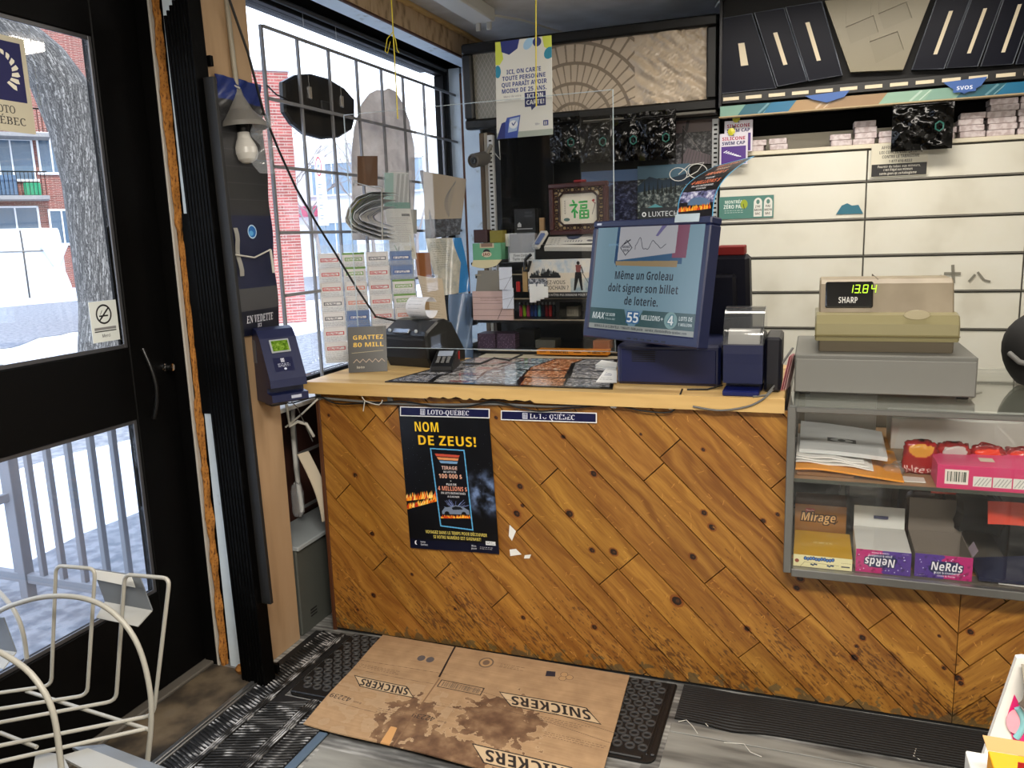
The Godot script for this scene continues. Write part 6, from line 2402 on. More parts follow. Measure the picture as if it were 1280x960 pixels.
func terminal() -> void:
	# base unit
	var t := thing("lottery_terminal", "navy lottery terminal with a large tilted customer screen", "terminal", Vector3(1.22, TOP, -0.25))
	var b := mb()
	b.span(Vector3(1.066, TOP, -0.42), Vector3(1.392, 1.085, -0.122), 0.008)
	part(b, "base_unit", M.navy, t)
	b = mb()
	b.span(Vector3(1.08, TOP + 0.008, -0.1235), Vector3(1.378, 1.07, -0.1195), 0.003)
	var fp := part(b, "front_panel", mat(Color(0.035, 0.08, 0.26), 0.4), t)
	b = mb()
	for i in 6:
		b.span(Vector3(1.115, 1.03 + i * 0.0065, -0.121), Vector3(1.19, 1.033 + i * 0.0065, -0.1185))
	part(b, "vent_slots", M.black_matte, fp)
	# screen
	var c := Vector3(1.162, 1.291, -0.05)
	var bs := Basis.from_euler(Vector3(deg_to_rad(-9), deg_to_rad(-31.8), 0))
	var xf := Transform3D(bs, c)
	var w := 0.477
	var h := 0.375
	var d := 0.05
	b = mb(xf)
	var e := 0.022
	for q in [[Vector3(0, h / 2 - e / 2, -d / 2), Vector3(w, e, d)], [Vector3(0, -h / 2 + e * 0.7, -d / 2), Vector3(w, e * 1.4, d)], [Vector3(-w / 2 + e / 2, 0, -d / 2), Vector3(e, h - 2 * e, d)], [Vector3(w / 2 - e / 2, 0, -d / 2), Vector3(e, h - 2 * e, d)]]:
		b.box(q[0], q[1], 0.004)
	b.box(Vector3(0, 0, -d / 2 - 0.012), Vector3(w - 0.01, h - 0.01, d - 0.02), 0.006)
	var sc := part(b, "screen_housing", mat(Color(0.07, 0.11, 0.26), 0.38), t)
	b = mb(xf)
	b.box(Vector3(0.02, -0.06, -0.1), Vector3(0.14, 0.16, 0.1), 0.01)
	part(b, "screen_arm", M.navy_dark, t)
	b = mb(xf)
	for i in 6:
		b.box(Vector3(-0.03 + i * 0.028, -h / 2 + 0.009, 0.0005), Vector3(0.016, 0.004, 0.002), 0.0005)
	part(b, "screen_button", M.navy_dark, sc)
	# the picture
	var W := 700
	var H := 540
	var im := paper(W, H, Color(0.48, 0.61, 0.67))
	im.fill_rect(Rect2i(144, 0, 440, 190), Color(0.2, 0.36, 0.5))
	poly(im, [Vector2(520, 0), Vector2(612, 0), Vector2(606, 160), Vector2(520, 160)], Color(0.52, 0.27, 0.36))
	poly(im, [Vector2(144, 0), Vector2(160, 0), Vector2(160, 210), Vector2(140, 180)], Color(0.12, 0.27, 0.42))
	text(im, "quebec.com", 146, 90, 20, Color(0.5, 0.66, 0.76), 0)
	poly(im, [Vector2(150, 178), Vector2(560, 174), Vector2(556, 206), Vector2(152, 200)], Color(0.62, 0.53, 0.38))
	poly(im, [Vector2(162, 0), Vector2(540, 0), Vector2(538, 136), Vector2(160, 174)], Color(0.72, 0.72, 0.74))
	poly(im, [Vector2(214, 66), Vector2(258, 108), Vector2(214, 150), Vector2(172, 108)], Color(0.25, 0.25, 0.28))
	poly(im, [Vector2(214, 72), Vector2(252, 108), Vector2(214, 144), Vector2(178, 108)], Color(0.72, 0.72, 0.74))
	text(im, "SIGNEZ", 214, 104, 16, Color(0.2, 0.2, 0.24))
	text(im, "SIGN", 214, 122, 16, Color(0.2, 0.2, 0.24))
	line(im, Vector2(196, 90), Vector2(240, 66), 6, Color(0.15, 0.15, 0.18))
	var prev := Vector2(276, 118)
	for i in 60:
		var u := i / 59.0
		var p := Vector2(276 + 200 * u, 96 - 34 * sin(u * 13.0) * (1.0 - u * 0.7) + 12 * sin(u * 31.0) * (1.0 - u))
		line(im, prev, p, 3, Color(0.25, 0.25, 0.3))
		prev = p
	poly(im, [Vector2(404, 50), Vector2(440, 0), Vector2(470, 0), Vector2(420, 52)], Color(0.45, 0.42, 0.6))
	text(im, "Même un Groleau", 348, 252, 58, Color(0.16, 0.2, 0.24), 392)
	text(im, "doit signer son billet", 348, 318, 58, Color(0.16, 0.2, 0.24), 468)
	text(im, "de loterie.", 352, 384, 58, Color(0.16, 0.2, 0.24), 230)
	im.fill_rect(Rect2i(0, 428, W, 84), Color(0.22, 0.35, 0.36))
	text(im, "MAX", 60, 470, 48, Color(0.9, 0.93, 0.93), 92, "bold", false, 0.2)
	text(im, "CE SOIR", 150, 462, 22, Color(0.9, 0.93, 0.93), 70)
	text(im, "17 février 2023", 150, 484, 14, Color(0.75, 0.8, 0.8), 76)
	poly(im, [Vector2(244, 428), Vector2(372, 428), Vector2(326, 512), Vector2(282, 512)], Color(0.44, 0.58, 0.66))
	text(im, "55", 308, 468, 72, Color(0.93, 0.95, 0.96), 84, "bold", false, 0.0, 0, Color(0.2, 0.4, 0.6))
	text(im, "MILLIONS", 426, 464, 34, Color(0.9, 0.93, 0.93), 124)
	text(im, "+", 500, 464, 34, Color(0.9, 0.93, 0.93))
	oval(im, 554, 468, 40, 42, Color(0.5, 0.64, 0.64))
	text(im, "4", 554, 468, 66, Color(0.93, 0.95, 0.95), 0, "bold", false, 0.0, 0, Color(0.3, 0.5, 0.55))
	text(im, "LOTS DE", 644, 456, 26, Color(0.9, 0.93, 0.93), 84)
	text(im, "1 MILLION", 644, 484, 20, Color(0.9, 0.93, 0.93), 84)
	im.fill_rect(Rect2i(0, 512, W, 28), Color(0.62, 0.64, 0.62))
	text(im, "SERVICE À LA CLIENTÈLE : 1 866 611-5686 poste    service_clientele@loto-quebec.com", 350, 526, 18, Color(0.25, 0.27, 0.28), 620)
	var sm := print_mat(im, 0.2)
	sm.emission_enabled = true
	sm.emission_texture = sm.albedo_texture
	sm.emission = Color(0, 0, 0)
	sm.emission_operator = BaseMaterial3D.EMISSION_OP_MULTIPLY
	sm.emission = Color(1, 1, 1)
	sm.emission_energy_multiplier = 0.38
	sm.albedo_color = Color(0.45, 0.45, 0.45)
	b = mb(xf)
	var sw := w / 2 - e
	b.quad(Vector3(-sw, -h / 2 + 1.4 * e, -0.004), Vector3(sw, -h / 2 + 1.4 * e, -0.004), Vector3(sw, h / 2 - e, -0.004), Vector3(-sw, h / 2 - e, -0.004))
	part(b, "screen", sm, sc, "pale blue lit screen with lottery notice")
	var sl := AreaLight3D.new()
	sl.name = "screen_light"
	sl.area_size = Vector2(w - 0.05, h - 0.06)
	sl.light_energy = 0.05
	sl.light_color = Color(0.7, 0.85, 1.0)
	sl.shadow_enabled = true
	t.add_child(sl)
	sl.transform = (gx[t] as Transform3D).affine_inverse() * Transform3D(bs * Basis(Vector3.UP, PI), c + bs.z * 0.008)
	text_plate(xf, w, h, sc)
	# operator side of the terminal, seen from behind
	var yb := Basis.from_euler(Vector3(deg_to_rad(8), deg_to_rad(-12), 0))
	var xo := Transform3D(yb, Vector3(1.275, 1.155, -0.46))
	b = mb(xo)
	b.box(Vector3(0, 0.01, 0), Vector3(0.38, 0.38, 0.045), 0.012)
	b.box(Vector3(0, 0.01, 0.026), Vector3(0.3, 0.26, 0.03), 0.01)
	part(b, "operator_screen_back", M.navy_dark, t)
	b = mb()
	b.span(Vector3(1.394, TOP, -0.5), Vector3(1.46, 1.06, -0.24), 0.006)
	part(b, "side_unit", M.navy_dark, t)
	b = mb(xo)
	b.box(Vector3(0.13, 0.215, 0.0), Vector3(0.09, 0.03, 0.03), 0.003)
	put(b, "red_box", mat(Color(0.45, 0.07, 0.05), 0.5), "small dark red box on top of the operator screen", "box")
	# flyer curving up from the screen's top edge
	im = paper(220, 330, Color(0.1, 0.09, 0.1))
	text(im, "MILLIONS", 112, 22, 24, Color(0.9, 0.55, 0.4), 130, "bold", false, 0.15)
	text(im, "TIRAGE", 112, 52, 22, Color(0.9, 0.75, 0.65), 80, "bold", false, 0.15)
	text(im, "100 000 $", 112, 82, 30, Color(0.93, 0.55, 0.38), 120, "bold", false, 0.15)
	text(im, "PLUS DE", 112, 114, 14, Color.WHITE, 54)
	text(im, "4 MILLIONS $", 110, 140, 30, Color(0.93, 0.5, 0.34), 166, "bold", false, 0.15)
	text(im, "EN LOTS INSTANTANÉS", 110, 164, 15, Color.WHITE, 130)
	text(im, "À GAGNER", 110, 180, 13, Color.WHITE, 60)
	photo(im, Rect2i(0, 196, 220, 60), [Color(0.15, 0.16, 0.25), Color(0.45, 0.45, 0.62), Color(0.85, 0.85, 0.9)], 0.02, 9, 1.3)
	poly(im, [Vector2(60, 256), Vector2(78, 236), Vector2(120, 228), Vector2(170, 238), Vector2(196, 252), Vector2(196, 268), Vector2(60, 270)], Color(0.36, 0.46, 0.58))
	for k in 160:
		var cx := rng.randf_range(0, 200)
		var cy := 306 - cx * 0.1
		poly(im, [Vector2(cx - 6, cy), Vector2(cx + rng.randf_range(-5, 5), cy - rng.randf_range(8, 30)), Vector2(cx + 6, cy)], [Color(0.95, 0.5, 0.1), Color(0.98, 0.75, 0.25), Color(0.8, 0.25, 0.08)][k % 3])
	frame_rect(im, 0, 0, 220, 330, 5, Color(0.35, 0.68, 0.85))
	var tl := onz(893, 208, -0.16)
	var tr := onz(943, 195, -0.10)
	var bl := onz(847, 271, -0.06)
	var br := onz(891, 273, 0.02)
	b = mb()
	b.sheet(func(u, v):
		var p: Vector3 = tl.lerp(tr, u).lerp(bl.lerp(br, u), v)
		return p + Vector3(-0.035, 0.012, 0.0) * sin(v * PI), 6, 16, 0.001)
	put(b, "lottery_flyer", print_mat(im, 0.3), "curved dark lottery flyer standing up behind the top of the screen", "flyer")

func text_plate(xf: Transform3D, w: float, h: float, parent: Node3D) -> void:
	var b := mb(xf)
	b.box(Vector3(-w / 2 + 0.03, h / 2 - 0.011, 0.0008), Vector3(0.02, 0.006, 0.0012))
	part(b, "maker_mark", mat(Color(0.75, 0.78, 0.85), 0.4), parent)
	b = mb(xf)
	b.box(Vector3(w / 2 - 0.085, h / 2 - 0.004, 0.004), Vector3(0.09, 0.024, 0.003), 0.001)
	part(b, "clear_clip", M.acrylic_edge, parent)

func ticket_printer() -> void:
	var x0 := 1.41
	var x1 := 1.522
	var t := thing("ticket_printer", "navy ticket printer with a clear round lid over a white paper roll", "printer", Vector3(1.47, TOP, -0.12))
	var side := Transform3D(Basis(Vector3(0, 0, 1), Vector3(0, 1, 0), Vector3(-1, 0, 0)), Vector3.ZERO)
	var cz := -0.115
	var cy := 1.103
	var r := 0.105
	# lower drum
	var pl := PackedVector2Array()
	for q in [[1.0, 0.0], [0.995, -0.25], [0.95, -0.55], [0.9, -1.1]]:
		pl.append(Vector2(cz + r * q[0], cy + r * q[1]))
	pl.append(Vector2(cz - r, TOP + 0.03))
	pl.append(Vector2(cz - r, cy))
	var b := mb(side)
	b.prism(pl, -x1, -x0)
	part(b, "drum", M.navy, t)
	b = mb()
	b.span(Vector3(x0 + 0.004, TOP, cz - r), Vector3(x1 - 0.004, TOP + 0.05, cz + 0.05), 0.004)
	part(b, "foot", M.navy, t)
	b = mb()
	b.span(Vector3(x0 + 0.002, TOP, cz + 0.05), Vector3(x1 - 0.006, TOP + 0.018, 0.02), 0.004)
	part(b, "paper_tray", mat(Color(0.04, 0.08, 0.32), 0.3), t)
	# clear lid
	b = mb()
	var lid := glass(Color(0.3, 0.31, 0.32), 0.45, 0.05)
	for s in [[x0, x1]]:
		b.grid(func(u, v):
			var a: float = lerp(PI, 0.0, v)
			return Vector3(lerp(x0, x1, u), cy + r * sin(a), cz + r * cos(a)), 2, 24)
	part(b, "clear_lid", lid, t)
	for xx in [x0, x1]:
		b = mb(side)
		var half := PackedVector2Array()
		for i in 17:
			var a := PI * i / 16.0
			half.append(Vector2(cz + r * cos(a), cy + r * sin(a)))
		b.prism(half, -xx - 0.001, -xx + 0.001)
		part(b, "lid_side", lid, t)
	b = mb(Transform3D(Basis(Vector3(0, 0, 1), PI / 2), Vector3(0, 0, 0)))
	b = mb()
	b.lathe([Vector2(0.012, -0.045), Vector2(0.052, -0.045), Vector2(0.052, 0.045), Vector2(0.012, 0.045)], 28, Transform3D(Basis(Vector3(0, 0, 1), PI / 2), Vector3((x0 + x1) / 2, cy - 0.012, cz + 0.03)))
	part(b, "paper_roll", M.paper, t)
	# side mechanism
	b = mb()
	b.span(Vector3(x1 + 0.002, TOP, -0.26), Vector3(x1 + 0.05, 1.12, -0.06), 0.008)
	part(b, "side_unit", M.navy_dark, t)
	b = mb()
	b.span(Vector3(x1 + 0.012, TOP + 0.012, -0.06), Vector3(x1 + 0.028, TOP + 0.028, -0.052), 0.001)
	part(b, "plug", M.black_plastic, t)
	# cables and pink slips beside it
	b = mb()
	b.tube([Vector3(1.60, 1.07, -0.2), Vector3(1.565, 1.02, -0.13), Vector3(1.553, 0.975, -0.06), Vector3(1.535, 0.9585, 0.0), Vector3(1.5, 0.958, 0.025)], 0.0035, 7)
	put(b, "cable", M.cable_grey, "grey cable from the cash register down to the counter edge", "cable")
	b = mb()
	b.tube([Vector3(1.3, 0.9585, -0.05), Vector3(1.36, 0.9585, -0.06), Vector3(1.4, 0.965, -0.1)], 0.003, 6)
	put(b, "cable", M.cable_black, "short black cable between terminal and ticket printer", "cable")
	for k in 3:
		b = mb()
		var o := Vector3(1.572 + 0.006 * k, TOP + 0.0005, -0.16 - 0.006 * k)
		b.sheet(func(u, v): return o + Vector3(0.012 * u - 0.02 * (1.0 - v) * -1.0, 0.1 * (1.0 - v), 0.07 * (1.0 - u) - 0.03 * (1.0 - v)), 3, 3, 0.001)
		put(b, "pink_slip", mat(Color(0.85, 0.55 + 0.08 * k, 0.58 + 0.06 * k), 0.7), "pink paper slip standing against the ticket printer", "slip", "pink slips by the ticket printer")

func register() -> void:
	# cash drawer
	var y0 := CT + 0.014
	var x0 := onz(993, 466, -0.06).x
	var x1 := onz(1222, 468, -0.06).x
	var yt := onz(1105, 445, -0.06).y
	var t := thing("till_box", "grey metal till box on the glass case under the cash register", "till", Vector3((x0 + x1) / 2, CT + 0.006, -0.26))
	var b := mb()
	b.span(Vector3(x0, y0, -0.5), Vector3(x1, yt, -0.062), 0.003)
	var gm := mat(Color(0.42, 0.42, 0.4), 0.45)
	part(b, "drawer_case", gm, t)
	b = mb()
	b.span(Vector3(x0 + 0.003, y0 + 0.003, -0.062), Vector3(x1 - 0.003, yt - 0.012, -0.056), 0.002)
	part(b, "drawer_front", mat(Color(0.46, 0.46, 0.44), 0.42), t)
	for x in [x0 + 0.03, x1 - 0.03]:
		for z in [-0.09, -0.47]:
			b = mb()
			b.box(Vector3(x, CT + 0.0105, z), Vector3(0.03, 0.009, 0.03), 0.002)
			part(b, "foot", M.black_plastic, t)
	# register body
	var zf := -0.12
	var rx0 := onz(1019, 408, zf).x
	var rx1 := onz(1200, 412, zf).x
	var W := rx1 - rx0
	var ryb := yt + 0.001
	var r := thing("cash_register", "beige cash register with an olive cover and a lit green display", "cash register", Vector3((rx0 + rx1) / 2, yt + 0.001, -0.28))
	var side := Transform3D(Basis(Vector3(0, 0, 1), Vector3(0, 1, 0), Vector3(-1, 0, 0)), Vector3(0, ryb, 0))
	var beige := mat(Color(0.58, 0.53, 0.44), 0.45, 0.0, noise_tex(128, 0.03, [Color(0.88, 0.87, 0.85), Color(1, 1, 1)], [0.2, 0.7], 4, 91))
	worldmap(beige, 2.0)
	var h1 := onz(1110, 427, zf).y - ryb
	var h2 := onz(1110, 392, zf).y - ryb
	b = mb(side)
	b.prism(PackedVector2Array([Vector2(-0.42, 0), Vector2(-0.42, h1 + 0.01), Vector2(zf, h1 + 0.01), Vector2(zf - 0.008, 0)]), -rx1 + 0.012, -rx0 - 0.012, Rect2(0, 0, 1, 1), 0.003)
	part(b, "base", mat(Color(0.36, 0.33, 0.27), 0.5), r)
	# translucent olive cover round the front
	b = mb(side)
	b.prism(PackedVector2Array([Vector2(-0.43, h1 + 0.01), Vector2(-0.43, h2 - 0.01), Vector2(zf - 0.05, h2), Vector2(zf - 0.012, h2 - 0.006), Vector2(zf + 0.004, h2 - 0.03), Vector2(zf + 0.006, h1 + 0.02), Vector2(zf, h1)]), -rx1, -rx0, Rect2(0, 0, 1, 1), 0.004)
	var ol := mat(Color(0.54, 0.51, 0.36), 0.28)
	ol.clearcoat_enabled = true
	ol.clearcoat = 0.5
	part(b, "keyboard_cover", ol, r)
	b = mb()
	b.span(Vector3(rx0 - 0.001, ryb + h1 + 0.014, zf + 0.004), Vector3(rx1 + 0.001, ryb + h1 + 0.017, zf + 0.0085))
	part(b, "cover_seam", mat(Color(0.4, 0.36, 0.2), 0.5), r)
	# upper housing leaning back
	var zu := zf - 0.055
	var h3 := onz(1110, 349, zu - 0.03).y - ryb
	b = mb(side)
	b.prism(PackedVector2Array([Vector2(-0.4, h2 - 0.012), Vector2(-0.4, h3 - 0.02), Vector2(-0.37, h3), Vector2(zu - 0.05, h3), Vector2(zu - 0.026, h3 - 0.012), Vector2(zu + 0.012, h2 - 0.006)]), -rx1 + 0.01, -rx0 - 0.01, Rect2(0, 0, 1, 1), 0.004)
	part(b, "upper_housing", beige, r)
	# front face of the housing
	var f0 := Vector3(0, ryb + h2 - 0.006, zu + 0.012)
	var f1 := Vector3(0, ryb + h3 - 0.012, zu - 0.026)
	var up := (f1 - f0).normalized()
	var nn := Vector3(1, 0, 0).cross(up)
	var fl := (f1 - f0).length()
	var dx0 := rx0 + 0.026
	var dx1 := dx0 + W * 0.345
	var fx := Transform3D(Basis(Vector3(1, 0, 0), up, nn), Vector3((dx0 + dx1) / 2, (f0.y + f1.y) / 2 + fl * 0.12, (f0.z + f1.z) / 2 - 0.004))
	b = mb(fx)
	b.box(Vector3(0, 0, 0.002), Vector3(dx1 - dx0, fl * 0.86, 0.008), 0.004)
	var dw := part(b, "display_window", mat(Color(0.02, 0.02, 0.02), 0.12), r)
	var im := paper(256, 100, Color(0.015, 0.018, 0.015))
	text(im, "SHARP", 122, 74, 34, Color(0.86, 0.86, 0.84), 112)
	b = mb(fx)
	b.quad(Vector3((dx0 - dx1) / 2 * 0.94, -fl * 0.4, 0.0066), Vector3((dx1 - dx0) / 2 * 0.94, -fl * 0.4, 0.0066), Vector3((dx1 - dx0) / 2 * 0.94, fl * 0.4, 0.0066), Vector3((dx0 - dx1) / 2 * 0.94, fl * 0.4, 0.0066))
	part(b, "maker_name", print_mat(im, 0.2), dw)
	# glowing seven segment figures 13.84
	var lit := mat(Color(0.5, 0.7, 0.1), 0.4)
	lit.emission_enabled = true
	lit.emission = Color(0.75, 0.95, 0.12)
	lit.emission_energy_multiplier = 1.1
	var seg := {"1": [1, 2], "3": [0, 1, 2, 3, 6], "8": [0, 1, 2, 3, 4, 5, 6], "4": [1, 2, 5, 6]}
	var px := -0.002
	var hgt := fl * 0.25
	for ch in ["1", "3", "8", "4"]:
		b = mb(fx * Transform3D(Basis(), Vector3(px, fl * 0.17, 0.0075)))
		var wd := hgt * 0.5
		var sl := 0.12
		for s in seg[ch]:
			var th := hgt * 0.1
			var hz: Array = [[Vector2(0, 1), Vector2(1, 1)], [Vector2(1, 1), Vector2(1, 0)], [Vector2(1, 0), Vector2(1, -1)], [Vector2(0, -1), Vector2(1, -1)], [Vector2(0, 0), Vector2(0, -1)], [Vector2(0, 1), Vector2(0, 0)], [Vector2(0, 0), Vector2(1, 0)]][s]
			var p: Vector2 = hz[0]
			var q: Vector2 = hz[1]
			b.bar(Vector3(p.x * wd + p.y * hgt * 0.5 * sl, p.y * hgt * 0.5, 0), Vector3(q.x * wd + q.y * hgt * 0.5 * sl, q.y * hgt * 0.5, 0), th, 0.001, 0.0, Vector3(0, 0, 1))
		part(b, "display_digit", lit, dw)
		if ch == "3":
			b = mb(fx * Transform3D(Basis(), Vector3(px + wd * 1.25, fl * 0.17 - hgt * 0.5, 0.0075)))
			b.box(Vector3.ZERO, Vector3(hgt * 0.12, hgt * 0.12, 0.001))
			part(b, "display_point", lit, dw)
		px += hgt * (0.75 if ch == "1" else 0.95)
	b = mb()
	b.span(Vector3(dx1 + 0.012, ryb + h2 - 0.002, zu - 0.3), Vector3(dx1 + 0.0135, ryb + h3 + 0.0012, zu - 0.045))
	part(b, "housing_seam", mat(Color(0.4, 0.36, 0.3), 0.6), r)
	# thumb notch
	b = mb()
	b.lathe([Vector2(0.034, 0), Vector2(0.033, 0.004), Vector2(0, 0.006)], 20, Transform3D(Basis(Vector3(1, 0, 0), PI / 2).scaled(Vector3(1, 0.4, 1)), Vector3(rx0 + W * 0.71, ryb + h2 - 0.004, zf - 0.006)))
	part(b, "thumb_tab", mat(Color(0.68, 0.64, 0.52), 0.4), r)
	# black bag at the right edge, standing on the case
	t = thing("black_bag", "black bag with a grey strap standing on the glass case past the register", "bag", Vector3(2.4, CT + 0.006, -0.33))
	b = mb()
	var bx := onz(1259, 440, -0.25).x
	b.grid(func(u, v):
		var a: float = u * TAU
		var ph: float = v * PI
		var e := Vector3(sin(ph) * cos(a), cos(ph), sin(ph) * sin(a))
		return Vector3(bx + 0.13 + e.x * 0.13 * (1.0 + 0.12 * e.y), maxf(CT + 0.006, CT + 0.105 + e.y * 0.13), -0.33 + e.z * 0.1), 24, 16, Rect2(0, 0, 1, 1), true)
	part(b, "bag_body", M.black_matte, t)
	b = mb()
	b.tube([Vector3(bx + 0.01, CT + 0.11, -0.27), Vector3(bx + 0.03, CT + 0.09, -0.235), Vector3(bx + 0.09, CT + 0.075, -0.225)], 0.008, 7)
	part(b, "strap", M.mid_grey, t)

func screen_and_signs() -> void:
	# hanging clear screen on two yellow cords
	var z := -0.25
	var l := onz(430, 146, z)
	var r := onz(766, 110, z)
	var yb := onz(640, 437, z).y
	var yt := (l.y + r.y) / 2.0
	var t := thing("clear_screen", "hanging clear plastic screen above the counter", "screen", Vector3((l.x + r.x) / 2, yb, z))
	var b := mb()
	b.span(Vector3(l.x, yb, z - 0.002), Vector3(r.x, yt, z + 0.002))
	part(b, "sheet", glass(Color(0.3, 0.33, 0.34), 0.012), t)
	b = mb()
	b.span(Vector3(l.x, yb - 0.0015, z - 0.002), Vector3(r.x, yb + 0.0005, z + 0.002))
	b.span(Vector3(l.x, yt - 0.0005, z - 0.002), Vector3(r.x, yt + 0.0015, z + 0.002))
	b.span(Vector3(r.x - 0.001, yb, z - 0.002), Vector3(r.x + 0.0015, yt, z + 0.002))
	b.span(Vector3(l.x - 0.0015, yb, z - 0.002), Vector3(l.x + 0.001, yt, z + 0.002))
	part(b, "polished_edge", M.acrylic_edge, t)
	for q in [[497, 490, 0], [671, 673, 1]]:
		var x := onz(q[0], 130, z).x
		b = mb()
		var pts := [Vector3(x, yt - 0.03, z + 0.005), Vector3(x, yt + 0.01, z + 0.005)]
		for i in 8:
			pts.append(Vector3(lerpf(x, onz(q[1], 0, z).x, (i + 1) / 8.0), lerpf(yt + 0.01, 2.47, (i + 1) / 8.0), z + 0.004))
		b.tube(pts, 0.0021, 6)
		put(b, "yellow_rope", M.yellow_cord, ["yellow cord with a loose bow holding the clear screen near the window", "yellow cord holding the clear screen in front of the age notice"][q[2]], "cord")
		if q[2] == 0:
			b = mb()
			var k := onz(491, 40, z + 0.004)
			b.tube([k, k + Vector3(-0.022, -0.02, 0.002), k + Vector3(-0.032, -0.06, 0.004), k + Vector3(-0.024, -0.068, 0.002), k + Vector3(-0.012, -0.03, 0)], 0.0016, 5)
			b.tube([k, k + Vector3(0.012, -0.03, 0.004), k + Vector3(0.014, -0.06, 0.002), k + Vector3(0.02, -0.07, 0)], 0.0016, 5)
			put(b, "cord_bow", M.yellow_cord, "loose yellow bow knot on the cord near the window", "cord")
	# age notice behind it
	var W := 320
	var H := 560
	var im := paper(W, H, Color(0.83, 0.83, 0.8))
	var blue := Color(0.1, 0.16, 0.45)
	im.fill_rect(Rect2i(0, H - 34, W, 34), Color(0.62, 0.66, 0.62))
	poly(im, [Vector2(0, 0), Vector2(52, 0), Vector2(40, 60), Vector2(46, 100), Vector2(24, 132), Vector2(0, 130)], Color(0.78, 0.82, 0.3))
	poly(im, [Vector2(30, 0), Vector2(140, 0), Vector2(128, 50), Vector2(80, 80), Vector2(36, 60)], blue)
	oval(im, 12, 170, 18, 36, Color(0.1, 0.5, 0.62))
	oval(im, 190, 30, 24, 36, Color(0.6, 0.75, 0.86), 0.6)
	oval(im, 240, 26, 24, 26, blue)
	poly(im, [Vector2(268, 0), Vector2(320, 0), Vector2(320, 84), Vector2(280, 60)], Color(0.78, 0.82, 0.3))
	oval(im, 306, 96, 26, 34, Color(0.1, 0.52, 0.62), 0.4)
	text(im, "ICI, ON CARTE", 162, 178, 34, blue, 200, "bold")
	text(im, "TOUTE PERSONNE", 162, 214, 34, blue, 250, "bold")
	text(im, "QUI PARAÎT AVOIR", 162, 250, 34, blue, 260, "bold")
	text(im, "MOINS DE 25 ANS.", 162, 286, 34, blue, 260, "bold")
	text(im, "Merci de votre", 96, 318, 17, Color(0.5, 0.5, 0.52), 104, "plain")
	text(im, "collaboration", 96, 338, 17, Color(0.5, 0.5, 0.52), 94, "plain")
	im.fill_rect(Rect2i(166, 306, 118, 82), Color(0.1, 0.14, 0.36))
	poly(im, [Vector2(200, 386), Vector2(230, 386), Vector2(204, 410)], Color(0.1, 0.14, 0.36))
	text(im, "ICI ON", 225, 328, 36, Color(0.92, 0.92, 0.9), 94, "bold")
	text(im, "CARTE!", 225, 364, 36, Color(0.92, 0.92, 0.9), 104, "bold")
	# hand with an identity card
	poly(im, [Vector2(62, 440), Vector2(140, 430), Vector2(120, H), Vector2(20, H)], Color(0.2, 0.3, 0.62))
	poly(im, [Vector2(78, 448), Vector2(134, 440), Vector2(118, 520), Vector2(66, 528)], Color(0.62, 0.7, 0.82))
	oval(im, 98, 482, 24, 24, Color(0.85, 0.87, 0.88))
	line(im, Vector2(90, 472), Vector2(98, 488), 5, blue)
	line(im, Vector2(98, 488), Vector2(112, 466), 5, blue)
	poly(im, [Vector2(30, 470), Vector2(52, 462), Vector2(48, 560), Vector2(0, 560)], blue)
	text(im, "18+", 234, 492, 18, Color(0.35, 0.37, 0.5), 0, "plain")
	im.fill_rect(Rect2i(268, 474, 28, 30), blue)
	im.fill_rect(Rect2i(274, 480, 5, 20), Color(0.83, 0.83, 0.8))
	im.fill_rect(Rect2i(284, 480, 5, 20), Color(0.83, 0.83, 0.8))
	var zs := z - 0.02
	put(card(onz(621, 174, zs), onz(691, 168, zs), onz(689, 44, zs), onz(619, 53, zs), 0.003), "age_notice", print_mat(im, 0.45), "white age notice reading ICI, ON CARTE TOUTE PERSONNE behind the clear screen", "notice")

func hang(l: float, t: float, r: float, b: float, zl: float, zr: float, skew := 0.0) -> Array:
	return [onz(l + skew, b, zl), onz(r + skew, b, zr), onz(r, t, zr), onz(l, t, zl)]

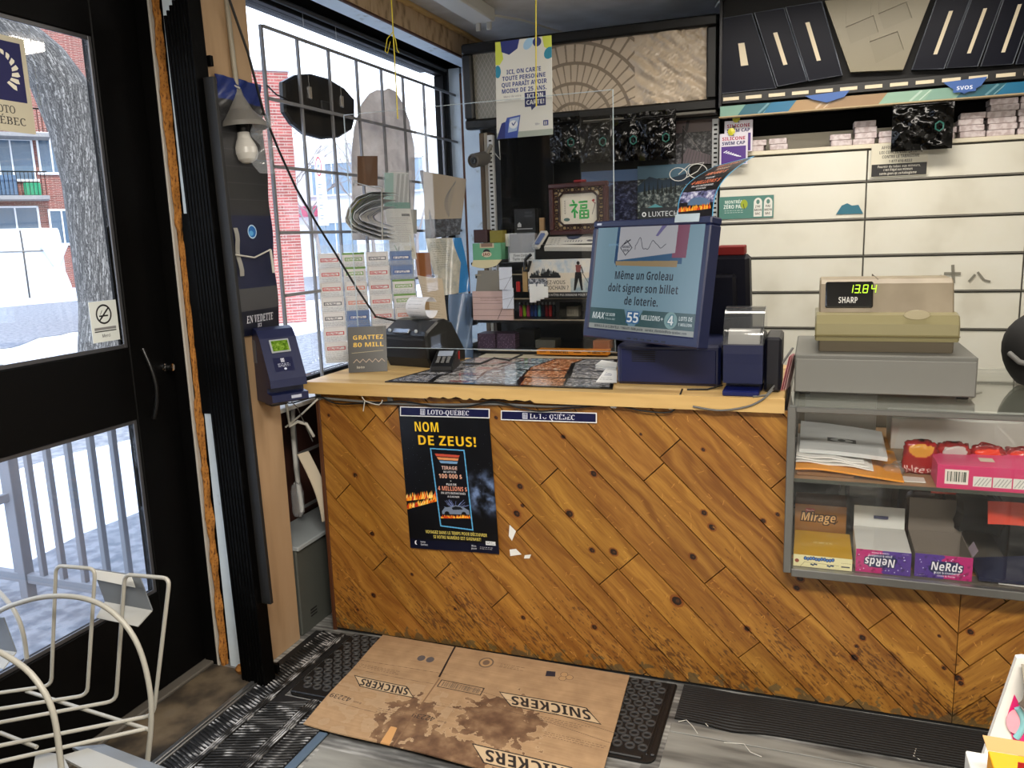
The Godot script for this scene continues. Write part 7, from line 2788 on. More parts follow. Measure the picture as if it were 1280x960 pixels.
func hanging_papers() -> void:
	var q: Array
	var b: MB
	var im: Image
	# brown board strip
	q = hang(447, 195, 472, 232, -0.58, -0.64)
	put(card(q[0], q[1], q[2], q[3], 0.006), "brown_board", mat(Color(0.36, 0.25, 0.16), 0.8), "strip of brown fibreboard standing behind the rolled newspapers", "board")
	# folded newspapers in a white wire holder
	var t := thing("wire_holder", "white wire holder for newspapers hooked on the window grille", "holder", onz(455, 300, -0.8))
	b = mb()
	var w0 := onz(443, 228, -0.54)
	b.tube([onz(441, 232, -0.54), w0, onz(477, 237, -0.54), onz(478, 300, -0.54)], 0.003, 6)
	b.tube([onz(443, 226, -0.66), onz(478, 234, -0.66), onz(478, 298, -0.66)], 0.003, 6)
	part(b, "wire", M.wire_white, t)
	var fold := func(px: Array, z0: float, z1: float, m: Material, label: String) -> void:
		var cv := Curve3D.new()
		var P := []
		for e in px:
			P.append(onz(e[0], e[1], z0))
		for i in P.size():
			var tan: Vector3 = (P[mini(i + 1, P.size() - 1)] - P[maxi(i - 1, 0)]) * 0.2
			cv.add_point(P[i], -tan, tan)
		var L := cv.get_baked_length()
		var bb := mb()
		bb.sheet(func(u, v): return cv.sample_baked(L * u) + Vector3(0, 0, lerp(z1 - z0, 0.0, v)), 24, 2, 0.003)
		put(bb, "folded_newspaper", m, label, "newspaper", "folded newspapers in the wire holder")
	var np := func(cols: Array, sd: int) -> Material:
		var i2 := paper(256, 64, Color(0.8, 0.8, 0.79))
		for k in 40:
			var y := rng.randi_range(0, 63)
			i2.fill_rect(Rect2i(rng.randi_range(0, 200), y, rng.randi_range(20, 90), rng.randi_range(1, 3)), cols[k % cols.size()])
		return print_mat(i2, 0.8)
	fold.call([[478, 240], [462, 240], [446, 246], [435, 260], [431, 276], [440, 288], [456, 294], [474, 300]], -0.55, -0.70, np.call([Color(0.9, 0.9, 0.9), Color(0.85, 0.85, 0.84)], 1), "outer white folded newspaper bulging from the wire holder")
	fold.call([[478, 243], [464, 243], [448, 250], [438, 262], [436, 274], [444, 284], [460, 290], [476, 295]], -0.555, -0.70, np.call([Color(0.2, 0.5, 0.3), Color(0.75, 0.68, 0.3), Color(0.6, 0.6, 0.6)], 2), "folded newspaper with green and yellow print in the wire holder")
	fold.call([[478, 249], [466, 251], [452, 258], [443, 266], [442, 274], [450, 281], [464, 286], [476, 290]], -0.56, -0.69, np.call([Color(0.35, 0.37, 0.42), Color(0.5, 0.52, 0.56)], 3), "grey printed folded newspaper inside the wire holder")
	fold.call([[478, 258], [466, 260], [455, 265], [449, 270], [452, 276], [464, 280], [476, 284]], -0.565, -0.69, np.call([Color(0.25, 0.3, 0.5), Color(0.55, 0.58, 0.64)], 4), "innermost folded newspaper with blue lines")
	# flyer sleeve
	im = paper(96, 110, Color(0.78, 0.79, 0.77))
	im.fill_rect(Rect2i(0, 0, 34, 110), Color(0.5, 0.68, 0.62))
	for k in 3:
		poly(im, [Vector2(40 + k * 18, 108), Vector2(50 + k * 18, 4), Vector2(60 + k * 18, 4), Vector2(52 + k * 18, 108)], Color(0.62, 0.62, 0.62))
	tiny(im, 4, 70, 24, 4, 8, Color(0.85, 0.9, 0.87), 2)
	q = hang(481, 216, 511, 256, -0.86, -0.95)
	put(card(q[0], q[1], q[2], q[3], 0.004), "green_leaflet", print_mat(im), "pale green leaflet at the top of the clear flyer sleeve", "leaflet")
	im = paper(160, 280, Color(0.84, 0.83, 0.79))
	im.fill_rect(Rect2i(0, 0, 160, 30), Color(0.1, 0.5, 0.42))
	im.fill_rect(Rect2i(100, 56, 50, 12), Color(0.15, 0.15, 0.15))
	tiny(im, 10, 76, 140, 14, 9, Color(0.5, 0.5, 0.48), 2)
	im.fill_rect(Rect2i(90, 214, 62, 54), Color(0.8, 0.78, 0.68))
	for i in 9:
		for j in 9:
			if rng.randf() > 0.5:
				im.fill_rect(Rect2i(126 + i * 2, 226 + j * 2, 2, 2), Color(0.3, 0.3, 0.3))
	line(im, Vector2(30, 210), Vector2(56, 262), 6, Color(0.3, 0.5, 0.35))
	line(im, Vector2(60, 214), Vector2(48, 256), 5, Color(0.25, 0.3, 0.3))
	q = hang(480, 253, 512, 324, -0.845, -0.93, 9)
	put(card(q[0], q[1], q[2], q[3], 0.003), "price_leaflet", print_mat(im), "white leaflet with a green heading and small print in the flyer sleeve", "leaflet")
	im = paper(160, 200, Color(0.75, 0.74, 0.7))
	photo(im, Rect2i(0, 14, 160, 186), [Color(0.2, 0.2, 0.22), Color(0.55, 0.54, 0.53), Color(0.84, 0.83, 0.8)], 0.03, 33, 1.6)
	im.fill_rect(Rect2i(0, 0, 160, 14), Color(0.16, 0.42, 0.62))
	im.fill_rect(Rect2i(10, 168, 140, 26), Color(0.78, 0.76, 0.7))
	q = hang(481, 324, 516, 376, -0.83, -0.92, 6)
	put(card(q[0], q[1], q[2], q[3], 0.003), "photo_leaflet", print_mat(im), "grey photo leaflet with a blue top edge below the price leaflet", "leaflet")
	t = thing("flyer_sleeve", "clear plastic flyer sleeve hanging on the window grille", "sleeve", onz(498, 376, -0.87))
	q = hang(478, 214, 514, 378, -0.82, -0.915, 8)
	part(card(q[0], q[1], q[2], q[3], 0.001), "sleeve_front", M.bag_film, t)
	q = hang(512, 262, 521, 292, -0.95, -1.0)
	put(card(q[0], q[1], q[2], q[3], 0.002), "grey_tag", mat(Color(0.62, 0.62, 0.6), 0.7), "small grey paper tag beside the flyer sleeve", "tag")
	# big curled beige card with a feather drawing, in a clear bag
	im = paper(220, 320, Color(0.62, 0.57, 0.5))
	for k in 26:
		var u := k / 26.0
		var p := Vector2(150 - 34 * sin(u * 2.6), 20 + u * 190)
		line(im, p, p + Vector2(-20 * sin(u * PI), 16), 3, Color(0.42, 0.42, 0.42))
		line(im, p, p + Vector2(24 * sin(u * PI), 6), 2, Color(0.45, 0.45, 0.45))
	photo(im, Rect2i(0, 226, 220, 94), [Color(0.08, 0.09, 0.11), Color(0.2, 0.22, 0.26), Color(0.42, 0.44, 0.47)], 0.03, 44, 0.9)
	b = mb()
	var A := onz(529, 214, -1.1)
	var B := onz(583, 224, -1.25)
	var C := onz(532, 299, -1.1)
	var D := onz(575, 293, -1.22)
	b.sheet(func(u, v):
		var p: Vector3 = A.lerp(B, u).lerp(C.lerp(D, u), v)
		return p + Vector3(0.0, 0.0, -0.04 * sin(u * PI) * (1.0 - v * 0.6)), 12, 10, 0.003)
	put(b, "feather_card", print_mat(im, 0.5), "curled beige card with a grey feather drawing hung by the window corner", "card")
	q = hang(523, 214, 530, 240, -1.12, -1.1)
	b = mb()
	b.bar(onz(527, 213, -1.13), onz(556, 372, -1.13), 0.014, 0.02, 0.002)
	put(b, "brown_batten", mat(Color(0.2, 0.12, 0.1), 0.6), "dark brown batten along the edge of the feather card", "batten")
	im = paper(200, 260, Color(0.6, 0.62, 0.6))
	photo(im, Rect2i(0, 0, 200, 260), [Color(0.6, 0.62, 0.6), Color(0.72, 0.71, 0.66), Color(0.82, 0.8, 0.75)], 0.012, 55, 0.8)
	poly(im, [Vector2(150, 0), Vector2(200, 0), Vector2(200, 260), Vector2(120, 260), Vector2(170, 120)], Color(0.2, 0.5, 0.75))
	tiny(im, 24, 20, 90, 12, 10, Color(0.5, 0.5, 0.46), 2)
	A = onz(532, 298, -1.08)
	B = onz(577, 297, -1.2)
	C = onz(551, 370, -1.08)
	D = onz(588, 364, -1.2)
	b = mb()
	b.sheet(func(u, v):
		var p: Vector3 = A.lerp(B, u).lerp(C.lerp(D, u), v)
		return p + Vector3(0, 0, 0.012 * sin(u * 9.0 + v * 4.0)), 14, 14, 0.002)
	put(b, "bagged_print", print_mat(im, 0.2), "blue and grey print in a clear bag under the feather card", "print")
	# kraft notes and boxes lower down
	im = paper(180, 300, Color(0.8, 0.74, 0.64))
	for k in 22:
		tiny(im, 12, 40 + k * 11, 150, 1, 10, Color(0.5, 0.44, 0.36), 1)
	line(im, Vector2(90, 268), Vector2(176, 244), 4, Color(0.15, 0.13, 0.12))
	A = onz(522, 344, -0.98)
	B = onz(553, 348, -1.08)
	C = onz(541, 428, -0.98)
	D = onz(563, 432, -1.05)
	b = mb()
	b.sheet(func(u, v): return A.lerp(B, u).lerp(C.lerp(D, u), v) + Vector3(0, 0, 0.02 * sin(u * PI)), 6, 8, 0.002)
	put(b, "kraft_note", print_mat(im, 0.85), "tall kraft paper sheet with faint writing behind the receipt printer", "paper")
	q = hang(522, 316, 537, 346, -1.0, -1.06, 3)
	put(card(q[0], q[1], q[2], q[3], 0.02), "kraft_box", mat(Color(0.55, 0.33, 0.16), 0.8), "small brown cardboard box above the kraft paper sheet", "box")
	q = hang(511, 375, 536, 402, -0.92, -0.98, 2)
	im = paper(90, 90, Color(0.62, 0.5, 0.34))
	im.fill_rect(Rect2i(0, 20, 50, 40), Color(0.85, 0.83, 0.78))
	im.fill_rect(Rect2i(16, 46, 26, 44), Color(0.6, 0.12, 0.1))
	put(card(q[0], q[1], q[2], q[3], 0.012), "red_tag_box", print_mat(im), "tan box with a red and white tag behind the receipt printer", "box")
	b = mb()
	A = onz(561, 368, -1.1)
	B = onz(594, 366, -1.25)
	C = onz(566, 446, -1.1)
	D = onz(590, 448, -1.25)
	b.sheet(func(u, v): return A.lerp(B, u).lerp(C.lerp(D, u), v) + Vector3(0, 0, 0.016 * sin(u * 11.0 + v * 6.0)), 12, 10, 0.001)
	put(b, "plastic_bag", glass(Color(0.5, 0.6, 0.72), 0.55, 0.15), "bluish clear plastic bag hanging in the window corner", "bag")

# ---------------------------------------------------------------- behind the counter, left: dark shelf unit
func flat(l: float, t: float, r: float, b: float, z: float, th := 0.003) -> MB:
	var q := rz(l, t, r, b, z)
	return card(Vector3(q[0], q[1], z), Vector3(q[2], q[1], z), Vector3(q[2], q[3], z), Vector3(q[0], q[3], z), th)
func block(l: float, t: float, r: float, b: float, z: float, depth: float, bev := 0.002) -> MB:
	var q := rz(l, t, r, b, z)
	var m := mb()
	m.span(Vector3(q[0], q[1], z - depth), Vector3(q[2], q[3], z), bev)
	return m

func back_shelves() -> void:
	light_box()
	var t := thing("back_shelf_unit", "black back-wall shelf unit with cluttered shelves behind the clear screen", "shelf unit", Vector3(0.66, 0.0, -1.6))
	var b := mb()
	b.span(Vector3(0.14, 0.0, -1.62), Vector3(1.225, 1.95, -1.585))
	part(b, "back_board", mat(Color(0.05, 0.052, 0.055), 0.35), t)
	# slotted standards
	for q in [[0.118, 0.146, 1.1, 1.93, -1.45], [1.2, 1.228, 1.1, 1.93, -1.5]]:
		b = mb()
		b.span(Vector3(q[0], q[2], q[4] - 0.03), Vector3(q[1], q[3], q[4]), 0.001)
		var st := part(b, "slotted_standard", mat(Color(0.82, 0.83, 0.83), 0.45), t)
		b = mb()
		var y: float = q[2] + 0.02
		while y < q[3] - 0.02:
			b.span(Vector3(q[0] + 0.008, y, q[4] - 0.001), Vector3(q[1] - 0.005, y + 0.008, q[4] + 0.0008))
			y += 0.0205
		part(b, "slots", M.black_matte, st)
	# timber uprights at the left end
	for q in [[0.055, 0.078, Color(0.4, 0.33, 0.25)], [0.08, 0.098, Color(0.66, 0.62, 0.55)], [0.1, 0.116, Color(0.26, 0.21, 0.17)]]:
		b = mb()
		b.span(Vector3(q[0], 0.0, -1.56), Vector3(q[1], 1.95, -1.5), 0.002)
		part(b, "upright", mat(q[2], 0.7), t)
	# shelf boards with pale front edges
	for y in [1.262, 1.148, 1.048, 0.9]:
		b = mb()
		b.span(Vector3(0.13, y - 0.02, -1.584), Vector3(1.225, y, -1.2), 0.001)
		part(b, "shelf_board", M.black_plastic, t)
		b = mb()
		b.span(Vector3(0.13, y - 0.007, -1.2), Vector3(1.225, y - 0.001, -1.197))
		part(b, "shelf_edge", mat(Color(0.6, 0.56, 0.48), 0.5), t)
	b = mb()
	b.span(Vector3(0.13, 0.0, -1.584), Vector3(1.225, 0.879, -1.22), 0.002)
	part(b, "lower_cabinet", mat(Color(0.3, 0.29, 0.25), 0.6), t)
	b = mb()
	b.span(Vector3(0.53, 1.049, -1.56), Vector3(0.545, 1.127, -1.21), 0.001)
	part(b, "divider", M.black_plastic, t)
	# glossy black poster panel reflecting the window
	b = block(626, 168, 692, 292, -1.45, 0.012)
	var gl := mat(Color(0.03, 0.032, 0.036), 0.06)
	put(b, "glossy_panel", gl, "glossy black panel beside the slotted standard", "panel")
	shelf_posters()
	shelf_goods()

func light_box() -> void:
	var t := thing("framed_panel", "long black framed panel with a wrinkled beige arch print above the shelves", "framed panel", Vector3(0.612, 1.965, -1.5))
	var c := Vector3(0.612, 2.165, -1.45)
	var w := 1.226
	var h := 0.402
	var xf := Transform3D(Basis(Vector3(1, 0, 0), deg_to_rad(2.0)), c)
	var e := 0.048
	var b := mb(xf)
	for q in [[Vector3(0, h / 2 - e / 2, -0.03), Vector3(w, e, 0.06)], [Vector3(0, -h / 2 + e / 2, -0.03), Vector3(w, e, 0.06)], [Vector3(-w / 2 + e / 2, 0, -0.03), Vector3(e, h - 2 * e, 0.06)], [Vector3(w / 2 - e / 2, 0, -0.03), Vector3(e, h - 2 * e, 0.06)]]:
		b.box(q[0], q[1], 0.008)
	part(b, "frame", mat(Color(0.05, 0.05, 0.052), 0.4), t)
	var W := 900
	var H := 250
	var im := paper(W, H, Color(0.68, 0.6, 0.5))
	for y in H:
		for x in W:
			var d := Vector2(x - 395, y - 300)
			var r := d.length()
			var a := atan2(d.y, d.x)
			var c2 := Color(0.78, 0.71, 0.62)
			if x > 110 and x < 640:
				var ring := fposmod(r, 74.0)
				var lim := 12.0
				var spokes := 24.0 if r > 150 else 16.0
				var sp := absf(fposmod(a * spokes / PI + (0.5 if int(r / 74.0) % 2 == 0 else 0.0), 1.0) - 0.5)
				if ring < lim or sp < 0.09:
					c2 = Color(0.54, 0.48, 0.41)
			elif x <= 110:
				c2 = Color(0.55, 0.54, 0.5)
				if int(x + y * 0.6) % 16 < 2 or int(x - y * 0.5 + 400) % 18 < 2:
					c2 = Color(0.68, 0.66, 0.62)
			im.set_pixel(x, y, c2)
	var nz := FastNoiseLite.new()
	nz.seed = 6
	nz.frequency = 1.0
	b = mb(xf)
	b.grid(func(u, v):
		var k: float = smoothstep(0.62, 0.8, u)
		var f := (absf(nz.get_noise_2d(u * 9.0 - v * 3.0, v * 1.35)) * 0.05 + absf(nz.get_noise_2d(u * 24.0 - v * 7.0 + 30.0, v * 4.0)) * 0.018) * k
		return Vector3(lerp(-w / 2 + e, w / 2 - e, u), lerp(h / 2 - e, -h / 2 + e, v), -0.035 + f), 120, 30)
	var pm := print_mat(im, 0.28)
	part(b, "printed_sheet", pm, t)
	b = mb()
	b.span(Vector3(0.62, 1.945, -1.5), Vector3(1.225, 1.957, -1.41), 0.001)
	part(b, "ledge", mat(Color(0.35, 0.34, 0.31), 0.4), t)

func mylar(px: float, py: float, w: float, h: float, z: float, sd: int, label: String, turn := 0.0) -> void:
	var nz := FastNoiseLite.new()
	nz.seed = sd
	nz.frequency = 1.0
	var c := onz(px, py, z)
	var t := thing("foil_bag", label, "bag", c - Vector3(0, h / 2, 0), 0.0, "")
	var b := mb(Transform3D(Basis(Vector3.UP, turn), c))
	var f := func(u: float, v: float) -> Vector3:
		var puff := sin(u * PI) * sin(clampf((v - 0.12) / 0.88, 0, 1) * PI)
		var cr := nz.get_noise_2d(u * 1.6, v * 2.0) * 0.03 + absf(nz.get_noise_2d(u * 3.4 + 8.0, v * 3.0)) * 0.016
		return Vector3(lerp(-w / 2, w / 2, u), lerp(h / 2, -h / 2, v), 0.022 * puff + cr * minf(1.0, puff * 3.0 + 0.15))
	b.grid(f, 26, 28)
	b.grid(func(u, v): return Vector3(lerp(-w / 2, w / 2, u), lerp(h / 2, -h / 2, v), -0.012 * sin(u * PI) * sin(v * PI)), 6, 6, Rect2(0, 0, 1, 1), true)
	part(b, "pouch", M.foil_black, t)
	b = mb(Transform3D(Basis(Vector3.UP, turn), c))
	b.box(Vector3(0, h / 2 - 0.025, 0.006), Vector3(w * 0.92, 0.004, 0.003), 0.001)
	b.box(Vector3(0, h / 2 - 0.033, 0.006), Vector3(w * 0.92, 0.002, 0.003), 0.0005)
	part(b, "zip_seal", M.foil_black, t)
	# teal hexagon mark
	var hx := []
	for i in 7:
		hx.append(Vector3(w * 0.26 + 0.016 * sin(i * PI / 3), -h * 0.08 + 0.019 * cos(i * PI / 3), 0.034))
	b = mb(Transform3D(Basis(Vector3.UP, turn), c))
	b.tube(hx, 0.0035, 5)
	part(b, "hexagon_mark", mat(Color(0.12, 0.36, 0.32), 0.4), t)

func shelf_posters() -> void:
	M.foil_black = mat(Color(0.035, 0.035, 0.035), 0.14, 0.35)
	mylar(706, 175, 0.15, 0.21, -1.42, 101, "black foil pouch below the framed panel, nearest the slotted standard")
	mylar(745, 174, 0.155, 0.21, -1.415, 102, "black foil pouch hanging second in the row below the framed panel")
	mylar(783, 172, 0.15, 0.21, -1.41, 103, "black foil pouch hanging third in the row below the framed panel")
	mylar(822, 169, 0.165, 0.215, -1.405, 104, "black foil pouch at the end of the row beside the bridge poster")
	var im := paper(220, 260, Color(0.42, 0.36, 0.36))
	photo(im, Rect2i(0, 70, 220, 190), [Color(0.1, 0.1, 0.11), Color(0.26, 0.26, 0.28), Color(0.5, 0.5, 0.5)], 0.03, 71, 1.4)
	poly(im, [Vector2(0, 170), Vector2(60, 120), Vector2(90, 60), Vector2(100, 0), Vector2(86, 0), Vector2(72, 70), Vector2(40, 110), Vector2(0, 130)], Color(0.2, 0.18, 0.19))
	poly(im, [Vector2(40, 252), Vector2(90, 160), Vector2(220, 220), Vector2(220, 260)], Color(0.42, 0.38, 0.4))
	for k in 10:
		line(im, Vector2(96 + k * 13, 166 + k * 6), Vector2(74 + k * 16, 256), 2, Color(0.28, 0.26, 0.28))
	line(im, Vector2(64, 256), Vector2(70, 30), 8, Color(0.1, 0.1, 0.1))
	line(im, Vector2(66, 40), Vector2(160, 200), 2, Color(0.55, 0.5, 0.5))
	put(flat(836, 150, 894, 206, -1.56), "bridge_poster", print_mat(im, 0.35), "dark poster of a suspension bridge and rocky hill", "poster")
	im = paper(260, 240, Color(0.3, 0.42, 0.5))
	photo(im, Rect2i(0, 60, 260, 180), [Color(0.05, 0.08, 0.1), Color(0.16, 0.2, 0.22), Color(0.36, 0.4, 0.4), Color(0.68, 0.7, 0.68)], 0.035, 72, 0.95)
	poly(im, [Vector2(0, 90), Vector2(60, 50), Vector2(130, 70), Vector2(260, 40), Vector2(260, 90), Vector2(0, 120)], Color(0.12, 0.2, 0.28))
	poly(im, [Vector2(40, 196), Vector2(90, 176), Vector2(150, 200), Vector2(120, 216), Vector2(60, 216)], Color(0.35, 0.62, 0.66))
	for k in 8:
		var x := 30 + k * 22
		poly(im, [Vector2(x, 130), Vector2(x + 6, 60 + (k % 3) * 14), Vector2(x + 12, 130)], Color(0.04, 0.08, 0.08))
	put(flat(797, 206, 862, 272, -1.52), "lake_poster", print_mat(im, 0.3), "poster of a mountain lake among dark trees and rocks", "poster")
	im = paper(200, 240, Color(0.35, 0.46, 0.62))
	photo(im, Rect2i(0, 50, 200, 190), [Color(0.05, 0.06, 0.1), Color(0.14, 0.16, 0.26), Color(0.4, 0.42, 0.52)], 0.04, 73, 0.95)
	poly(im, [Vector2(0, 20), Vector2(120, 60), Vector2(0, 120)], Color(0.4, 0.5, 0.66))
	put(flat(727, 213, 797, 280, -1.55), "night_poster", print_mat(im, 0.3), "blue poster of a dark rocky slope at dusk", "poster")
	im = paper(300, 90, Color(0.17, 0.19, 0.21))
	oval(im, 30, 44, 16, 16, Color(0.85, 0.87, 0.88))
	oval(im, 30, 44, 8, 8, Color(0.17, 0.19, 0.21))
	text(im, "LUXTECH", 168, 44, 46, Color(0.85, 0.87, 0.88), 220, "plain")
	put(flat(800, 259, 852, 276, -1.36, 0.05), "shelf_sign", print_mat(im, 0.3), "dark grey sign reading LUXTECH over the lottery screen", "sign")
	# sketchy white wire bicycle shape on the poster wall
	var b := mb()
	for q in [[848, 218, 11], [872, 214, 12]]:
		var pts := []
		for i in 17:
			pts.append(onz(q[0] + q[2] * cos(TAU * i / 16), q[1] + q[2] * 0.75 * sin(TAU * i / 16), -1.47))
		b.tube(pts, 0.0022, 5)
	b.tube([onz(848, 218, -1.47), onz(862, 206, -1.47), onz(880, 203, -1.47), onz(872, 214, -1.47), onz(858, 222, -1.47)], 0.0022, 5)
	put(b, "wire_ornament", M.white_metal, "white wire bicycle ornament in front of the lake poster", "ornament")
	# carved frame with a green character
	var c := Vector3(0.621, 1.552, -1.3)
	var xf := Transform3D(Basis.from_euler(Vector3(deg_to_rad(1), deg_to_rad(-9), 0)), c)
	var t := thing("carved_frame", "carved dark red frame with a green good-luck character", "picture frame", c - Vector3(0, 0.115, 0))
	var w := 0.295
	var h := 0.235
	b = mb(xf)
	var e := 0.022
	for q in [[Vector3(0, h / 2 - e / 2, 0), Vector3(w, e, 0.03)], [Vector3(0, -h / 2 + e / 2, 0), Vector3(w, e, 0.03)], [Vector3(-w / 2 + e / 2, 0, 0), Vector3(e, h - 2 * e, 0.03)], [Vector3(w / 2 - e / 2, 0, 0), Vector3(e, h - 2 * e, 0.03)]]:
		b.box(q[0], q[1], 0.004)
	part(b, "outer_frame", mat(Color(0.24, 0.09, 0.08), 0.35), t)
	b = mb(xf)
	b.box(Vector3(0, 0, -0.008), Vector3(w - 0.03, h - 0.03, 0.01))
	part(b, "mount", mat(Color(0.76, 0.66, 0.46), 0.6), t)
	b = mb(xf)
	var iw := 0.098
	var ih := 0.074
	var oct := [Vector3(-iw + 0.022, ih, 0.004), Vector3(iw - 0.022, ih, 0.004), Vector3(iw, ih - 0.02, 0.004), Vector3(iw, -ih + 0.02, 0.004), Vector3(iw - 0.022, -ih, 0.004), Vector3(-iw + 0.022, -ih, 0.004), Vector3(-iw, -ih + 0.02, 0.004), Vector3(-iw, ih - 0.02, 0.004)]
	b.tube(oct, 0.006, 6, true)
	part(b, "inner_frame", mat(Color(0.17, 0.08, 0.06), 0.4), t)
	b = mb(xf)
	for i in 54:
		var u := i / 54.0 * 4.0
		var side := int(u)
		var f := u - side
		var p := Vector3(lerpf(-w / 2 + 0.03, w / 2 - 0.03, f), h / 2 - 0.031, 0.0)
		if side == 1:
			p = Vector3(w / 2 - 0.034, lerpf(h / 2 - 0.03, -h / 2 + 0.03, f), 0)
		elif side == 2:
			p = Vector3(lerpf(w / 2 - 0.03, -w / 2 + 0.03, f), -h / 2 + 0.031, 0)
		elif side == 3:
			p = Vector3(-w / 2 + 0.034, lerpf(-h / 2 + 0.03, h / 2 - 0.03, f), 0)
		var rr := 0.006 + 0.003 * (i % 3)
		var ring := []
		for k in 8:
			ring.append(p + Vector3(cos(TAU * k / 8) * rr, sin(TAU * k / 8) * rr * 0.8, 0.002))
		b.tube(ring, 0.0028, 5, true)
	part(b, "fretwork", mat(Color(0.2, 0.09, 0.07), 0.45), t)
	im = paper(200, 150, Color(0.88, 0.85, 0.77))
	# the character for good luck, in green strokes
	var gr := Color(0.12, 0.6, 0.24)
	for s in [[70, 38, 78, 50, 9], [56, 58, 92, 56, 9], [90, 58, 62, 92, 9], [78, 74, 78, 118, 10], [82, 84, 94, 96, 8], [104, 46, 146, 44, 9], [112, 60, 140, 60, 8], [112, 60, 112, 74, 8], [140, 60, 140, 74, 8], [110, 74, 142, 74, 8], [106, 86, 148, 86, 9], [106, 86, 106, 120, 9], [148, 86, 148, 120, 9], [126, 86, 126, 118, 8], [108, 102, 146, 102, 8], [106, 119, 148, 119, 9]]:
		line(im, Vector2(s[0], s[1]), Vector2(s[2], s[3]), s[4], gr)
		oval(im, s[0], s[1], 5, 5, Color(0.3, 0.74, 0.36))
	for k in 6:
		line(im, Vector2(24, 36 + k * 11), Vector2(30, 42 + k * 11), 2, Color(0.5, 0.46, 0.4))
		line(im, Vector2(32, 34 + k * 11), Vector2(26, 42 + k * 11), 1.5, Color(0.5, 0.46, 0.4))
	line(im, Vector2(168, 40), Vector2(186, 56), 3, Color(0.6, 0.12, 0.1))
	line(im, Vector2(186, 50), Vector2(168, 104), 2.5, Color(0.2, 0.16, 0.14))
	oval(im, 176, 40, 6, 5, Color(0.7, 0.12, 0.12))
	oval(im, 36, 124, 16, 8, Color(0.3, 0.4, 0.36))
	b = mb(xf)
	b.quad(Vector3(-iw, -ih, -0.002), Vector3(iw, -ih, -0.002), Vector3(iw, ih, -0.002), Vector3(-iw, ih, -0.002))
	part(b, "picture", print_mat(im, 0.4), t, "cream panel with a green character")
	b = mb(xf)
	b.box(Vector3(0.01, h / 2 + 0.006, 0), Vector3(0.06, 0.012, 0.02), 0.004)
	part(b, "crest", mat(Color(0.5, 0.08, 0.1), 0.5), t)
	# security camera
	var cc := onz(596, 200, -1.38)
	t = thing("security_camera", "small grey bullet security camera by the window corner", "camera", cc)
	var ax := Transform3D(Basis.from_euler(Vector3(deg_to_rad(-82), deg_to_rad(-12), 0.0)), cc)
	b = mb()
	var dir := Vector3(-0.25, -0.18, 0.95).normalized()
	var bs := Basis(dir.cross(Vector3.RIGHT).normalized(), dir, Vector3.RIGHT)
	bs = Basis(Quaternion(Vector3.UP, dir))
	var ct := Transform3D(bs, cc)
	b.lathe([Vector2(0.0, -0.08), Vector2(0.03, -0.08), Vector2(0.034, -0.06), Vector2(0.034, 0.03), Vector2(0.031, 0.034), Vector2(0.027, 0.034), Vector2(0.026, 0.024), Vector2(0.0, 0.024)], 22, ct)
	part(b, "housing", mat(Color(0.38, 0.37, 0.35), 0.45), t)
	b = mb()
	b.lathe([Vector2(0.016, 0.0245), Vector2(0.016, 0.03), Vector2(0.008, 0.031), Vector2(0.0, 0.028)], 18, ct)
	part(b, "lens", mat(Color(0.25, 0.28, 0.3), 0.1), t)
	b = mb()
	b.bar(cc + Vector3(0.01, 0.0, -0.06), cc + Vector3(0.05, 0.075, -0.075), 0.035, 0.02, 0.004)
	part(b, "bracket", mat(Color(0.5, 0.49, 0.46), 0.5), t)
	b = mb()
	b.tube([cc + Vector3(0.03, 0.01, -0.075), cc + Vector3(0.075, 0.03, -0.06), cc + Vector3(0.1, 0.0, -0.06), cc + Vector3(0.095, 0.09, -0.065)], 0.003, 6)
	part(b, "lead", M.cable_white, t)

